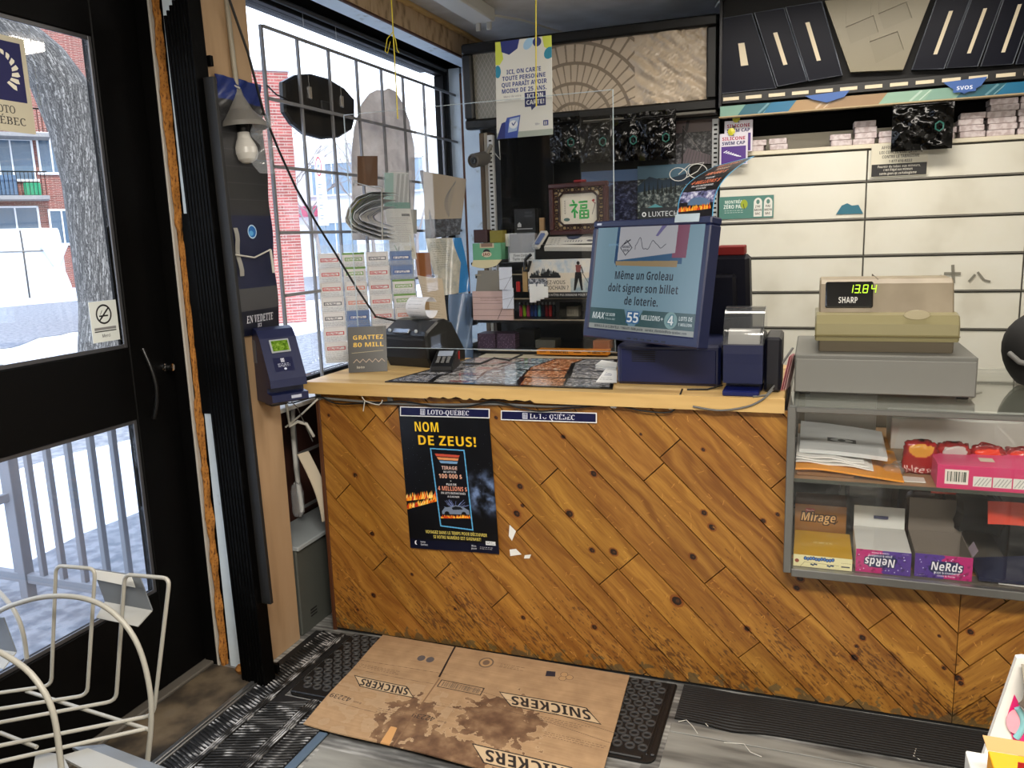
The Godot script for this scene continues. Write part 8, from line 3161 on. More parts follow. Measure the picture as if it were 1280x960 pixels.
func shelf_goods() -> void:
	var im: Image
	var b: MB
	# dark shop card with a little house
	im = paper(160, 140, Color(0.13, 0.135, 0.14))
	text(im, "STATUE", 110, 24, 16, Color(0.42, 0.43, 0.44), 56, "plain")
	text(im, "ORIENTALE", 110, 42, 16, Color(0.42, 0.43, 0.44), 64, "plain")
	poly(im, [Vector2(20, 90), Vector2(38, 74), Vector2(56, 90), Vector2(52, 90), Vector2(52, 102), Vector2(24, 102), Vector2(24, 90)], Color(0.75, 0.76, 0.76))
	for k in 11:
		im.fill_rect(Rect2i(20 + k * 11, 110, 8, 6), Color(0.75, 0.76, 0.76))
	put(block(643, 261, 669, 292, -1.4, 0.1), "dark_box", M.dark_grey, "dark grey carton in front of the glossy black panel", "box")
	put(flat(643, 261, 669, 292, -1.394, 0.001), "box_label", print_mat(im, 0.4), "dark label with a small white house on the grey carton", "label")
	put(block(674, 272, 680, 294, -1.33, 0.02), "wood_strip", mat(Color(0.62, 0.5, 0.34), 0.7), "short strip of pale wood beside the carved frame", "wood")
	# fax machine on the shelf
	var t := thing("fax_machine", "pale grey fax machine with a curved display on the dark shelf", "fax machine", onz(706, 345, -1.2))
	var q := rz(668, 305, 748, 324, -1.22)
	b = mb()
	b.span(Vector3(q[0], q[1], -1.5), Vector3(q[2], q[3], -1.22), 0.006)
	part(b, "lower_body", M.black_plastic, t)
	# sloped key panel
	var p0 := onz(680, 309, -1.2)
	var p1 := onz(748, 309, -1.2)
	var p2 := onz(748, 292, -1.32)
	var p3 := onz(686, 296, -1.32)
	im = paper(280, 110, Color(0.78, 0.77, 0.74))
	poly(im, [Vector2(100, 0), Vector2(196, 0), Vector2(176, 38), Vector2(148, 48), Vector2(118, 36)], Color(0.2, 0.23, 0.32))
	im.fill_rect(Rect2i(116, 8, 64, 14), Color(0.42, 0.46, 0.56))
	for i in 4:
		for j in 3:
			im.fill_rect(Rect2i(24 + j * 20, 26 + i * 18, 12, 8), Color(0.6, 0.6, 0.58))
	for k in 7:
		line(im, Vector2(106 + k * 14, 66), Vector2(112 + k * 14, 54), 5, Color(0.35, 0.36, 0.4))
	oval(im, 236, 56, 16, 8, Color(0.3, 0.3, 0.33))
	part(card(p0, p1, p2, p3, 0.02), "key_panel", print_mat(im, 0.4), t)
	b = mb()
	b.bar(onz(669, 310, -1.21), onz(681, 290, -1.3), 0.04, 0.025, 0.006)
	part(b, "handset", mat(Color(0.75, 0.74, 0.71), 0.4), t)
	b = mb()
	b.bar(onz(671, 305, -1.195), onz(679, 292, -1.25), 0.024, 0.012, 0.003)
	part(b, "handset_display", mat(Color(0.35, 0.42, 0.58), 0.3), t)
	# panel print with a paddler
	im = paper(320, 170, Color(0.82, 0.78, 0.7))
	photo(im, Rect2i(0, 0, 320, 60), [Color(0.62, 0.7, 0.78), Color(0.8, 0.8, 0.78), Color(0.86, 0.83, 0.76)], 0.01, 81, 0.8)
	for k in 60:
		var x := rng.randf_range(10, 150)
		var y := 72 - 26 * sin((x - 10) / 140.0 * PI) * rng.randf()
		poly(im, [Vector2(x - 8, y + 8), Vector2(x, y - 10), Vector2(x + 9, y + 8)], Color(0.12, 0.13, 0.14) if k % 3 > 0 else Color(0.45, 0.47, 0.48))
	im.fill_rect(Rect2i(8, 72, 146, 10), Color(0.08, 0.09, 0.1))
	photo(im, Rect2i(0, 84, 90, 66), [Color(0.2, 0.22, 0.26), Color(0.45, 0.47, 0.5), Color(0.8, 0.8, 0.82)], 0.05, 82, 1.4)
	photo(im, Rect2i(200, 84, 120, 66), [Color(0.5, 0.6, 0.64), Color(0.66, 0.7, 0.7), Color(0.78, 0.76, 0.7)], 0.02, 83, 0.9)
	text(im, "REZ-VOUS", 126, 102, 24, Color(0.16, 0.16, 0.18), 100, "plain")
	text(im, "PROCHAIN ?", 132, 126, 24, Color(0.16, 0.16, 0.18), 118, "plain")
	oval(im, 236, 18, 7, 8, Color(0.12, 0.1, 0.1))
	poly(im, [Vector2(224, 26), Vector2(250, 26), Vector2(246, 60), Vector2(226, 60)], Color(0.5, 0.28, 0.27))
	poly(im, [Vector2(222, 58), Vector2(250, 58), Vector2(256, 138), Vector2(248, 138), Vector2(237, 84), Vector2(222, 138), Vector2(214, 138)], Color(0.08, 0.08, 0.09))
	line(im, Vector2(250, 34), Vector2(258, 62), 5, Color(0.14, 0.12, 0.12))
	line(im, Vector2(254, 60), Vector2(290, 120), 2.5, Color(0.12, 0.12, 0.12))
	im.fill_rect(Rect2i(286, 108, 6, 22), Color(0.1, 0.1, 0.1))
	im.fill_rect(Rect2i(0, 146, 320, 24), Color(0.06, 0.06, 0.07))
	text(im, "VOUS N'ÊTES PAS DOMAINE POUR TOUTE", 190, 158, 15, Color(0.85, 0.85, 0.82), 236)
	put(flat(660, 324, 746, 372, -1.16, 0.03), "travel_placard", print_mat(im, 0.35), "pale placard with a paddling figure and dark islands on the shelf front", "placard")
	# stapler-like black clamp
	b = mb()
	b.tube([onz(664, 318, -1.15), onz(657, 324, -1.15), onz(655, 338, -1.15), onz(660, 338, -1.15), onz(663, 326, -1.15)], 0.008, 7)
	put(b, "black_clamp", M.black_plastic, "black plastic clamp at the corner of the travel placard", "clamp")
	# green carton with tins above
	im = paper(170, 120, Color(0.4, 0.66, 0.5))
	im.fill_rect(Rect2i(44, 0, 86, 34), Color(0.8, 0.74, 0.6))
	im.fill_rect(Rect2i(52, 0, 68, 26), Color(0.55, 0.42, 0.34))
	oval(im, 84, 60, 20, 18, Color(0.1, 0.12, 0.1))
	oval(im, 84, 80, 30, 20, Color(0.86, 0.8, 0.68))
	text(im, "JAO", 84, 80, 26, Color(0.45, 0.12, 0.1), 44)
	t = thing("green_carton", "small green display carton with a cream front lip on a wall shelf", "carton", onz(608, 325, -1.25))
	part(block(591, 304, 626, 325, -1.22, 0.1), "carton_body", mat(Color(0.42, 0.68, 0.52), 0.5), t)
	part(flat(591, 304, 626, 325, -1.218, 0.0015), "carton_print", print_mat(im, 0.4), t)
	b = mb()
	var lp := rz(590, 325, 626, 332, -1.2)
	b.sheet(func(u, v): return Vector3(lerp(lp[0], lp[2] - 0.02 * v, u), lerp(lp[3], lp[1], v) - 0.012 * sin(u * PI) * v, -1.215 + 0.02 * v), 6, 3, 0.002)
	part(b, "front_lip", mat(Color(0.82, 0.78, 0.62), 0.5), t)
	put(block(592, 287, 609, 303.5, -1.25, 0.06), "brown_packet", mat(Color(0.24, 0.13, 0.13), 0.5), "brown packet standing in the green carton", "packet")
	put(block(612, 288, 628, 303.5, -1.25, 0.06), "olive_packet", mat(Color(0.5, 0.46, 0.14), 0.5), "olive yellow packet standing in the green carton", "packet")
	b = mb()
	lp = rz(589, 326, 630, 331, -1.22)
	b.span(Vector3(lp[0], lp[1], -1.4), Vector3(lp[2] + 0.3, lp[1] + 0.012, -1.215), 0.002)
	put(b, "wall_shelf", M.black_plastic, "narrow black shelf under the green carton", "shelf")
	# acrylic holder with leaflets
	t = thing("leaflet_holder", "clear leaflet holder with a white handwritten label", "leaflet holder", onz(650, 330, -1.22))
	part(flat(637, 292, 668, 316, -1.26, 0.05), "leaflets", mat(Color(0.5, 0.48, 0.48), 0.5), t)
	im = paper(128, 48, Color(0.86, 0.85, 0.82))
	text(im, "Free Order", 62, 15, 20, Color(0.15, 0.15, 0.15), 84, "serif bold")
	text(im, "Tarte quebec", 64, 34, 20, Color(0.15, 0.15, 0.15), 98, "serif bold")
	part(flat(637, 316, 668, 327, -1.215, 0.002), "label_card", print_mat(im, 0.6), t)
	part(flat(635, 291, 669, 328, -1.205, 0.002), "front_pane", M.acrylic, t)
	put(flat(630, 292, 646, 308, -1.29, 0.003), "white_leaflet", M.paper, "white leaflet slanting behind the clear leaflet holder", "leaflet")
	# grey clipboard, pink receipts, white notes
	b = mb()
	lp = rz(594, 338, 627, 366, -1.2)
	b.sheet(func(u, v): return Vector3(lerp(lerp(lp[0] + 0.015, lp[0], v), lp[2], u), lerp(lp[3], lp[1], v), -1.2 + 0.006 * sin(u * 3.0)), 4, 4, 0.004)
	put(b, "grey_envelope", mat(Color(0.52, 0.5, 0.45), 0.6), "grey envelope hanging under the green carton", "envelope")
	im = paper(200, 140, Color(0.8, 0.68, 0.64))
	for k in 4:
		im.fill_rect(Rect2i(0, 28 + k * 30, 200, 2), Color(0.5, 0.42, 0.4))
	tiny(im, 40, 34, 110, 2, 10, Color(0.5, 0.4, 0.38), 2)
	line(im, Vector2(122, 138), Vector2(168, 40), 2, Color(0.25, 0.2, 0.2))
	put(flat(591, 364, 641, 400, -1.17, 0.01), "pink_receipt_pad", print_mat(im, 0.7), "pink receipt pad clipped to the shelf edge", "receipt pad")
	for k in 2:
		im = paper(80, 160, Color(0.84, 0.86, 0.9))
		line(im, Vector2(0, 90), Vector2(80, 70), 2, Color(0.4, 0.42, 0.46))
		line(im, Vector2(30, 158), Vector2(80, 60), 2, Color(0.35, 0.36, 0.4))
		tiny(im, 8, 14, 60, 4, 10, Color(0.7, 0.72, 0.76), 1)
		put(flat([624, 628][k], [334, 360][k], [640, 642][k], [362, 386][k], -1.15 - 0.004 * k, 0.002), "white_note", print_mat(im, 0.7), ["white note hanging beside the grey envelope", "lower white note overlapping the pink receipt pad"][k], "note")
	put(block(645, 352, 649.5, 365, -1.15, 0.01), "red_marker", M.red, "red marker standing among the notes", "marker")
	put(block(653, 334, 659, 365, -1.17, 0.02), "wood_ruler", mat(Color(0.7, 0.58, 0.38), 0.6), "pale wooden ruler beside the travel placard", "ruler")
	for k in 4:
		put(flat(662 + k * 5, 355 + (k % 2) * 3, 670 + k * 5, 378 - k * 2, -1.14 + 0.003 * k, 0.002), "white_tag", M.paper, "white paper tag hanging before the travel placard", "tag", "white tags at the placard corner")
	# lighters in a row
	var cols := [Color(0.72, 0.2, 0.3), Color(0.55, 0.72, 0.15), Color(0.7, 0.25, 0.4), Color(0.1, 0.22, 0.5), Color(0.15, 0.3, 0.6), Color(0.35, 0.65, 0.68), Color(0.08, 0.08, 0.2), Color(0.45, 0.08, 0.12), Color(0.6, 0.12, 0.12), Color(0.1, 0.12, 0.14)]
	var cn := ["red", "lime green", "pink", "navy", "blue", "turquoise", "black-blue", "dark red", "bright red", "black"]
	for k in 10:
		var x := 653.0 + k * 4.6
		var g := onz(x, 398, -1.32)
		t = thing("lighter", "%s lighter in the row on the dark shelf" % cn[k], "lighter", Vector3(g.x, 1.049, -1.3), 0.0, "lighters on the dark shelf")
		b = mb()
		b.box(Vector3(g.x, 1.049 + 0.028, -1.3), Vector3(0.015, 0.056, 0.01), 0.003)
		part(b, "body", mat(cols[k], 0.3), t)
		b = mb()
		b.box(Vector3(g.x, 1.049 + 0.064, -1.3), Vector3(0.013, 0.014, 0.009), 0.002)
		part(b, "metal_top", M.steel, t)
	im = paper(90, 64, Color(0.62, 0.6, 0.54))
	frame_rect(im, 8, 8, 74, 48, 2, Color(0.5, 0.48, 0.43))
	barcode(im, 28, 18, 34, 26, Color(0.4, 0.38, 0.34))
	b = flat(703, 383, 723, 397, -1.33, 0.05)
	put(b, "barcode_box", print_mat(im, 0.5), "small grey box with a barcode on the dark shelf", "box")
	# lower shelf goods
	im = paper(110, 70, Color(0.28, 0.2, 0.27))
	speckle(im, 160, [Color(0.36, 0.28, 0.36), Color(0.2, 0.14, 0.2), Color(0.5, 0.42, 0.48)], 2, 6)
	for k in 2:
		put(flat(597 + k * 24, 417, 619 + k * 25, 436, -1.24, 0.1), "plum_carton", print_mat(im, 0.35), "plum-coloured carton on the bottom shelf", "carton", "plum cartons on the bottom shelf")
	put(block(645, 412, 668, 436, -1.3, 0.1), "black_carton", M.black_plastic, "black carton beside the plum cartons", "carton")
	put(block(669, 425, 694, 436, -1.27, 0.1), "grey_carton", mat(Color(0.34, 0.33, 0.28), 0.5), "low grey-green carton on the bottom shelf", "carton")
	im = paper(200, 26, Color(0.82, 0.5, 0.12))
	text(im, "DURACELL", 92, 13, 18, Color(0.2, 0.12, 0.05), 76)
	tiny(im, 12, 10, 34, 1, 8, Color(0.3, 0.18, 0.08), 4)
	tiny(im, 150, 10, 40, 1, 8, Color(0.3, 0.18, 0.08), 4)
	b = flat(671, 437.5, 733, 443.5, -1.15, 0.06)
	put(b, "orange_pack", print_mat(im, 0.4), "long orange battery pack at the front of the bottom shelf", "pack")
	b = flat(733, 438, 760, 444, -1.15, 0.06)
	put(b, "orange_pack", print_mat(im, 0.4), "short orange battery pack next to the long one, half behind the terminal screen", "pack")
	put(block(741, 426, 762, 437, -1.2, 0.08), "tan_carton", mat(Color(0.55, 0.32, 0.14), 0.6), "tan carton above the orange battery packs", "carton")
	b = mb()
	lp = rz(600, 444, 780, 450, -1.12)
	b.span(Vector3(lp[0], lp[1] - 0.01, -1.2), Vector3(lp[2], lp[1] + 0.012, -1.1), 0.002)
	put(b, "shelf_rail", mat(Color(0.74, 0.7, 0.6), 0.5), "cream rail along the bottom shelf", "rail")
	b = mb()
	lp = rz(578, 372, 593, 407, -1.24)
	b.span(Vector3(lp[0], lp[1], -1.3), Vector3(lp[2], lp[3], -1.24), 0.01)
	put(b, "dark_blue_bag", M.navy_dark, "dark navy bag hooked at the left end of the shelves", "bag")

# ---------------------------------------------------------------- cream tobacco cabinet and its header
func cabinet() -> void:
	var z := -1.45
	var x0 := 1.24
	var xs := onz(1080, 300, z).x
	var x2 := 2.46
	var t := thing("tobacco_cabinet", "cream cabinet of closed flap doors behind the cash register", "cabinet", Vector3(1.85, 0.0, -1.65))
	var b := mb()
	var ytop := onz(1083, 181, z).y
	b.span(Vector3(x0, 0.0, -1.88), Vector3(2.95, ytop - 0.004, z - 0.018))
	part(b, "carcass", mat(Color(0.42, 0.41, 0.37), 0.6), t)
	b = mb()
	b.span(Vector3(x0, ytop - 0.016, z - 0.018), Vector3(2.95, ytop + 0.002, z + 0.006), 0.002)
	part(b, "top_lip", M.cream, t)
	b = mb()
	b.span(Vector3(x0, ytop, -1.66), Vector3(2.95, ytop + 0.085, -1.65))
	part(b, "rear_lip", M.cream, t)
	var smudge := mat(Color(0.87, 0.865, 0.815), 0.32, 0.0, noise_tex(256, 0.012, [Color(0.93, 0.92, 0.9), Color(0.985, 0.98, 0.97), Color(1, 1, 1)], [0.15, 0.45, 0.9], 4, 95))
	worldmap(smudge, 0.9)
	var ys := [ytop - 0.018]
	for q in [227, 274, 320, 365, 411]:
		ys.append(onz(1083, q, z).y)
	ys.append(ys[5] - 0.19)
	ys.append(ys[6] - 0.19)
	ys.append(ys[7] - 0.19)
	for r in ys.size() - 1:
		for c in 3:
			var xa: float = [x0 + 0.003, xs + 0.003, x2 + 0.003][c]
			var xb: float = [xs - 0.003, x2 - 0.003, 2.948][c]
			b = mb(Transform3D(Basis(Vector3(1, 0, 0), deg_to_rad(-1.2)), Vector3((xa + xb) / 2, (ys[r] + ys[r + 1]) / 2, z - 0.004)))
			b.box(Vector3.ZERO, Vector3(xb - xa, ys[r] - ys[r + 1] - 0.012, 0.006), 0.0015)
			var f := part(b, "flap", smudge, t)
			b = mb()
			b.span(Vector3(xa, ys[r + 1] + 0.0005, z - 0.006), Vector3(xb, ys[r + 1] + 0.0045, z + 0.004))
			part(b, "flap_edge", mat(Color(0.5, 0.49, 0.46), 0.35, 0.4) if not M.has("flap_edge") else M.flap_edge, f)
	# tape marks on a flap
	var tm := mat(Color(0.5, 0.49, 0.44), 0.7)
	for q in [[1180, 342, 1201, 342, 0.012], [1191, 331, 1192, 354, 0.012], [1219, 343, 1211, 352, 0.009], [1222, 340, 1230, 350, 0.009], [1230, 350, 1238, 352, 0.008], [1170, 346, 1177, 345, 0.01]]:
		b = mb()
		b.bar(onz(q[0], q[1], z + 0.004), onz(q[2], q[3], z + 0.004), q[4], 0.001, 0.0, Vector3(0, 0, 1))
		part(b, "tape_mark", tm, t, "grey tape stroke")
	# stickers and notices
	var im := paper(260, 100, Color(0.3, 0.5, 0.46))
	text(im, "MONTRÉAL", 74, 24, 20, Color(0.9, 0.93, 0.9), 96)
	text(im, "ZÉRO PART", 76, 46, 24, Color(0.93, 0.95, 0.93), 108)
	tiny(im, 26, 62, 90, 2, 9, Color(0.8, 0.85, 0.82), 2)
	oval(im, 120, 36, 17, 20, Color(0.6, 0.66, 0.14))
	line(im, Vector2(122, 58), Vector2(116, 34), 3, Color(0.15, 0.14, 0.1))
	for k in 2:
		var xx := 166 + k * 48
		im.fill_rect(Rect2i(xx, 32, 40, 62), Color(0.86, 0.86, 0.83))
		oval(im, xx + 20, 32, 20, 22, Color(0.86, 0.86, 0.83))
		oval(im, xx + 20, 28, 8, 10, Color(0.35, 0.5, 0.46))
		text(im, ["J'AI", "FAI"][k], xx + 20, 48, 15, Color(0.35, 0.35, 0.33))
		text(im, ["MON", "MON"][k], xx + 20, 64, 15, Color(0.35, 0.35, 0.33))
		text(im, "SAC", xx + 20, 80, 15, Color(0.35, 0.35, 0.33))
	put(flat(899, 245, 967, 273, z + 0.008, 0.002), "teal_sticker", print_mat(im, 0.4), "teal sticker with two white bag shapes on the cream flaps", "sticker")
	var pl := PackedVector2Array()
	for q in [[1045, 268], [1052, 257], [1059, 254], [1065, 257], [1073, 256], [1079, 267]]:
		var p := onz(q[0], q[1], z + 0.002)
		pl.append(Vector2(p.x, p.y))
	b = mb()
	b.prism(pl, z + 0.003, z + 0.0045)
	put(b, "blue_sticker", mat(Color(0.14, 0.42, 0.5), 0.4), "small blue-green mountain-shaped sticker on a cream flap", "sticker")
	im = paper(288, 180, Color(0.84, 0.82, 0.74))
	text(im, "AFFICHAGE DU TABAC", 150, 24, 22, Color(0.4, 0.38, 0.34), 200)
	text(im, "LOI CONCERNANT LA LUTTE", 150, 50, 22, Color(0.32, 0.31, 0.28), 220)
	text(im, "CONTRE LE TABAGISME", 150, 74, 22, Color(0.32, 0.31, 0.28), 190)
	text(im, "1 877 416-8222", 150, 98, 20, Color(0.32, 0.31, 0.28), 120)
	im.fill_rect(Rect2i(4, 112, 280, 66), Color(0.07, 0.07, 0.07))
	text(im, "Fournir du tabac aux mineurs,", 144, 126, 17, Color(0.9, 0.88, 0.82), 220)
	text(im, "c'est illégal aux mineurs", 140, 143, 17, Color(0.9, 0.88, 0.82), 150)
	text(im, "sante.gouv.qc.ca/tabagisme", 140, 163, 17, Color(0.9, 0.88, 0.82), 190)
	put(flat(1089, 178, 1160, 220, z + 0.01, 0.002), "tobacco_notice", print_mat(im, 0.4), "cream and black tobacco notice stuck on the flaps under the foil pouch", "notice")
	mylar(1153, 155, 0.225, 0.205, z + 0.075, 105, "large black foil pouch hanging in front of the cream cabinet")
	packets(ytop + 0.0025)
	header()
	# swim cap packets on a hook at the cabinet's left end
	for k in 2:
		im = paper(96, 150, Color(0.82, 0.8, 0.84))
		text(im, "SILICONE", 48, 26, 22, Color(0.62, 0.15, 0.25), 80)
		text(im, "SWIM CAP", 48, 48, 22, Color(0.12, 0.12, 0.3), 80)
		im.fill_rect(Rect2i(6, 62, 84, 84), Color(0.3, 0.18, 0.5))
		for j in 7:
			line(im, Vector2(14 + j * 7, 90 + j * 3), Vector2(26 + j * 8, 82 + j * 5), 4, Color(0.88, 0.88, 0.92))
		var c := onz(917 + 6 * k, [184, 168][k], -1.4 - 0.02 * k)
		t = thing("swim_cap_packet", ["purple swim cap packet hanging in front of the row's hook", "second swim cap packet hanging behind the front one"][k], "packet", c - Vector3(0, 0.075, 0))
		b = card(c + Vector3(-0.06, -0.075, 0), c + Vector3(0.06, -0.075, 0), c + Vector3(0.06, 0.06, 0), c + Vector3(-0.06, 0.06, 0), 0.012)
		part(b, "packet_card", print_mat(im, 0.25), t)
		b = mb()
		b.lathe([Vector2(0.0, 0.0), Vector2(0.016, 0.003), Vector2(0.0, 0.008)], 12, Transform3D(Basis(Vector3(1, 0, 0), PI / 2), c + Vector3(-0.01, 0.066, 0.002)))
		part(b, "yellow_badge", mat(Color(0.78, 0.76, 0.2), 0.4), t)
		b = mb()
		b.tube([c + Vector3(0, 0.05, 0.004), c + Vector3(0, 0.09, 0.0), c + Vector3(0, 0.092, -0.06)], 0.003, 6)
		part(b, "hook", M.steel, t)

func packets(y: float) -> void:
	var pm := mat(Color(0.83, 0.79, 0.79), 0.6, 0.0, noise_tex(64, 0.1, [Color(0.88, 0.85, 0.85), Color(1, 1, 1)], [0.3, 0.6], 2, 97))
	worldmap(pm, 6.0)
	var z := -1.5
	var n := 0
	var si := -1
	var where := ["pair nearest the swim caps", "next pair from the swim caps", "pair beside the lone four-high stack", "four-high stack between two pairs", "pair between four-high stack and foil pouch", "pair half behind the foil pouch", "four-high stack just past the foil pouch", "six-high stack next past the foil pouch", "last six-high stack above the register"]
	for s in [[937, 957, 2, -4.0], [962, 984, 2, 0.0], [1038, 1064, 2, 0.0], [1067, 1094, 4, 1.0], [1098, 1122, 2, -6.0], [1184, 1192, 2, 0.0], [1195, 1226, 4, 0.0], [1231, 1266, 6, 1.5], [1269, 1296, 6, 0.0]]:
		si += 1
		var xa := onz(s[0], 180, z).x
		var xb := onz(s[1], 180, z).x
		for k in s[2]:
			var h := 0.0245
			var b := mb()
			b.box(Vector3.ZERO, Vector3(xb - xa, h - 0.001, 0.08), 0.002)
			var o := put(b, "cigarette_packet", pm, "%s pale packet of the %s on the cream cabinet" % [["bottom", "second", "third", "fourth", "fifth", "sixth"][k], where[si]], "packet", "pale packets on the cream cabinet", Vector3(0, -h / 2, 0))
			o.position = Vector3((xa + xb) / 2 + 0.004 * ((k * 7 + n) % 3 - 1), y + k * h, z + 0.006 * ((k * 5 + n) % 3))
			o.rotation.y = deg_to_rad(((k * 3 + n) % 5 - 2) * 1.5)
			n += 1

func header() -> void:
	var z := -1.36
	var t := thing("header_box", "black overhead header box with navy trays around a beige panel", "header", Vector3(1.9, 1.93, -1.6))
	var b := mb()
	var yb := 1.955
	b.span(Vector3(1.242, yb, -1.86), Vector3(2.95, 2.42, z - 0.03), 0.003)
	part(b, "box", M.black_matte, t)
	b = mb()
	b.span(Vector3(1.242, yb, z - 0.03), Vector3(1.256, 2.42, z + 0.004), 0.002)
	part(b, "frame_end", mat(Color(0.14, 0.14, 0.15), 0.35, 0.5), t)
	var tray := mat(Color(0.035, 0.047, 0.1), 0.4)
	tray.metallic_specular = 0.25
	var rim := mat(Color(0.3, 0.32, 0.35), 0.3, 0.5)
	var strip := mat(Color(0.84, 0.79, 0.68), 0.6)
	var quads := [
		[[903, 23], [940, 17], [970, 110], [902, 117], [0.42, 0.58, 0.36, 0.66]],
		[[943, 16], [980, 10], [1009, 101], [972, 108], [0.4, 0.54, 0.3, 0.74]],
		[[982, 9], [1027, 2], [1053, 94], [1011, 101], [0.4, 0.52, 0.24, 0.76]],
		[[1172, -4], [1216, -10], [1180, 86], [1140, 87], [0.5, 0.62, 0.22, 0.8]],
		[[1218, -10], [1258, -16], [1222, 83], [1183, 85], [0.5, 0.62, 0.24, 0.82]],
		[[1260, -16], [1302, -22], [1266, 80], [1226, 83], [0.5, 0.62, 0.24, 0.84]],
		[[1304, -22], [1346, -28], [1310, 78], [1270, 80], [0.5, 0.62, 0.24, 0.84]]]
	for q in quads:
		var p := []
		for k in 4:
			p.append(onz(q[k][0], q[k][1], z))
		var pl := PackedVector2Array()
		for e in p:
			pl.append(Vector2(e.x, e.y))
		b = mb()
		b.prism(pl, z - 0.028, z)
		var tr := part(b, "tray", tray, t)
		b = mb()
		b.tube([p[0], p[1], p[2], p[3]], 0.0028, 5, true)
		part(b, "tray_rim", rim, tr)
		var f: Array = q[4]
		var g := func(u: float, v: float) -> Vector3:
			return (p[0] as Vector3).lerp(p[1], u).lerp((p[3] as Vector3).lerp(p[2], u), v) + Vector3(0, 0, 0.001)
		b = mb()
		b.quad(g.call(f[0], f[3]), g.call(f[1], f[3]), g.call(f[1], f[2]), g.call(f[0], f[2]))
		part(b, "tape_strip", strip, tr, "cream tape strip")
	# beige centre panel with three recesses
	var P := [onz(1031, 1, z + 0.004), onz(1168, -14, z + 0.004), onz(1129, 87, z + 0.004), onz(1063, 90, z + 0.004)]
	var pl2 := PackedVector2Array()
	for e in P:
		pl2.append(Vector2(e.x, e.y))
	b = mb()
	b.prism(pl2, z - 0.028, z - 0.002)
	var cp := part(b, "centre_panel", mat(Color(0.46, 0.43, 0.34), 0.4), t)
	var face := pl2
	var holes := [[[1057, 34], [1092, 19], [1098, 40], [1063, 55]], [[1098, 17], [1133, 2], [1140, 22], [1105, 37]], [[1087, 52], [1122, 39], [1130, 62], [1095, 79]]]
	# the raised beige sheet is cut in strips round the three recesses
	var pieces: Array[PackedVector2Array] = [face]
	for hq in holes:
		var hp := PackedVector2Array()
		for e in hq:
			var w := onz(e[0], e[1], z + 0.004)
			hp.append(Vector2(w.x, w.y))
		# a slit to the outside keeps each piece a simple polygon
		var slit := PackedVector2Array([hp[0], hp[0] + Vector2(0.0004, 0.0), hp[0] + Vector2(0.0004, 0.5), hp[0] + Vector2(0, 0.5)])
		var cut: Array[PackedVector2Array] = []
		for pc in pieces:
			for r in Geometry2D.clip_polygons(pc, slit):
				for r2 in Geometry2D.clip_polygons(r, hp):
					cut.append(r2)
		pieces = cut
	b = mb()
	for pc in pieces:
		if not Geometry2D.is_polygon_clockwise(pc):
			b.prism(pc, z - 0.002, z + 0.004)
	part(b, "panel_sheet", mat(Color(0.48, 0.45, 0.36), 0.4), cp)
	# row of white shelf tickets and the patterned strip below
	var a0 := onz(902, 124, z + 0.01)
	var a1 := onz(1280, 92, z + 0.01)
	b = mb()
	b.span(Vector3(1.256, a0.y - 0.02, z - 0.03), Vector3(2.95, a0.y + 0.022, z + 0.004), 0.002)
	part(b, "ticket_rail", M.black_plastic, t)
	for k in 18:
		var x := 1.262 + k * 0.094
		b = mb()
		b.span(Vector3(x, a0.y - 0.008, z + 0.0045), Vector3(x + 0.066, a0.y + 0.006, z + 0.007), 0.0005)
		part(b, "rail_ticket", strip, t)
	var W := 1024
	var im := paper(W, 40, Color(0.6, 0.49, 0.34))
	var x := 0
	var kk := 0
	while x < W:
		var wd := rng.randi_range(60, 130)
		var c: Color = [Color(0.45, 0.6, 0.54), Color(0.12, 0.36, 0.42), Color(0.05, 0.4, 0.55), Color(0.62, 0.5, 0.34), Color(0.56, 0.44, 0.3), Color(0.5, 0.64, 0.56)][kk % 6]
		poly(im, [Vector2(x, 0), Vector2(x + wd + 20, 0), Vector2(x + wd, 40), Vector2(x - 20, 40)], c)
		if kk % 2 == 1:
			line(im, Vector2(x + wd * 0.5, 38), Vector2(x + wd * 0.5 + 26, 2), 6, c.lightened(0.3))
			line(im, Vector2(x + wd * 0.7, 38), Vector2(x + wd * 0.7 + 26, 2), 3, c.lightened(0.4))
		x += wd
		kk += 1
	var yb2 := onz(899, 146, z + 0.006).y
	var yt2 := yb2 + 0.042
	part(card(Vector3(1.25, yb2, z + 0.006), Vector3(2.9, yb2, z + 0.006), Vector3(2.9, yt2, z + 0.006), Vector3(1.25, yt2, z + 0.006), 0.004), "patterned_strip", print_mat(im, 0.3), t)
	b = mb()
	b.span(Vector3(1.245, yb2 - 0.006, z - 0.03), Vector3(2.95, yb2, z + 0.009), 0.001)
	part(b, "strip_edge", mat(Color(0.66, 0.58, 0.44), 0.5), t)
	# blue price tabs hanging on the rail
	for q in [[1006, 1062, 120, 128, 0], [1179, 1234, 103, 117, 1]]:
		var l := onz(q[0], q[2], z + 0.02)
		var r := onz(q[1], q[2], z + 0.02)
		var yy := onz((q[0] + q[1]) / 2.0, q[3], z + 0.02).y
		var pt := PackedVector2Array([Vector2(l.x, l.y), Vector2(r.x, l.y + 0.008), Vector2(r.x - 0.02, (l.y + yy) / 2), Vector2((l.x + r.x) / 2, yy), Vector2(l.x + 0.03, (l.y + yy) / 2)])
		b = mb()
		b.prism(pt, z + 0.016, z + 0.019)
		var tg := put(b, "blue_tab", mat(Color(0.2, 0.36, 0.62), 0.35), ["plain blue paper tab on the header's ticket rail", "blue paper tab with white letters on the header's ticket rail"][q[4]], "tab")
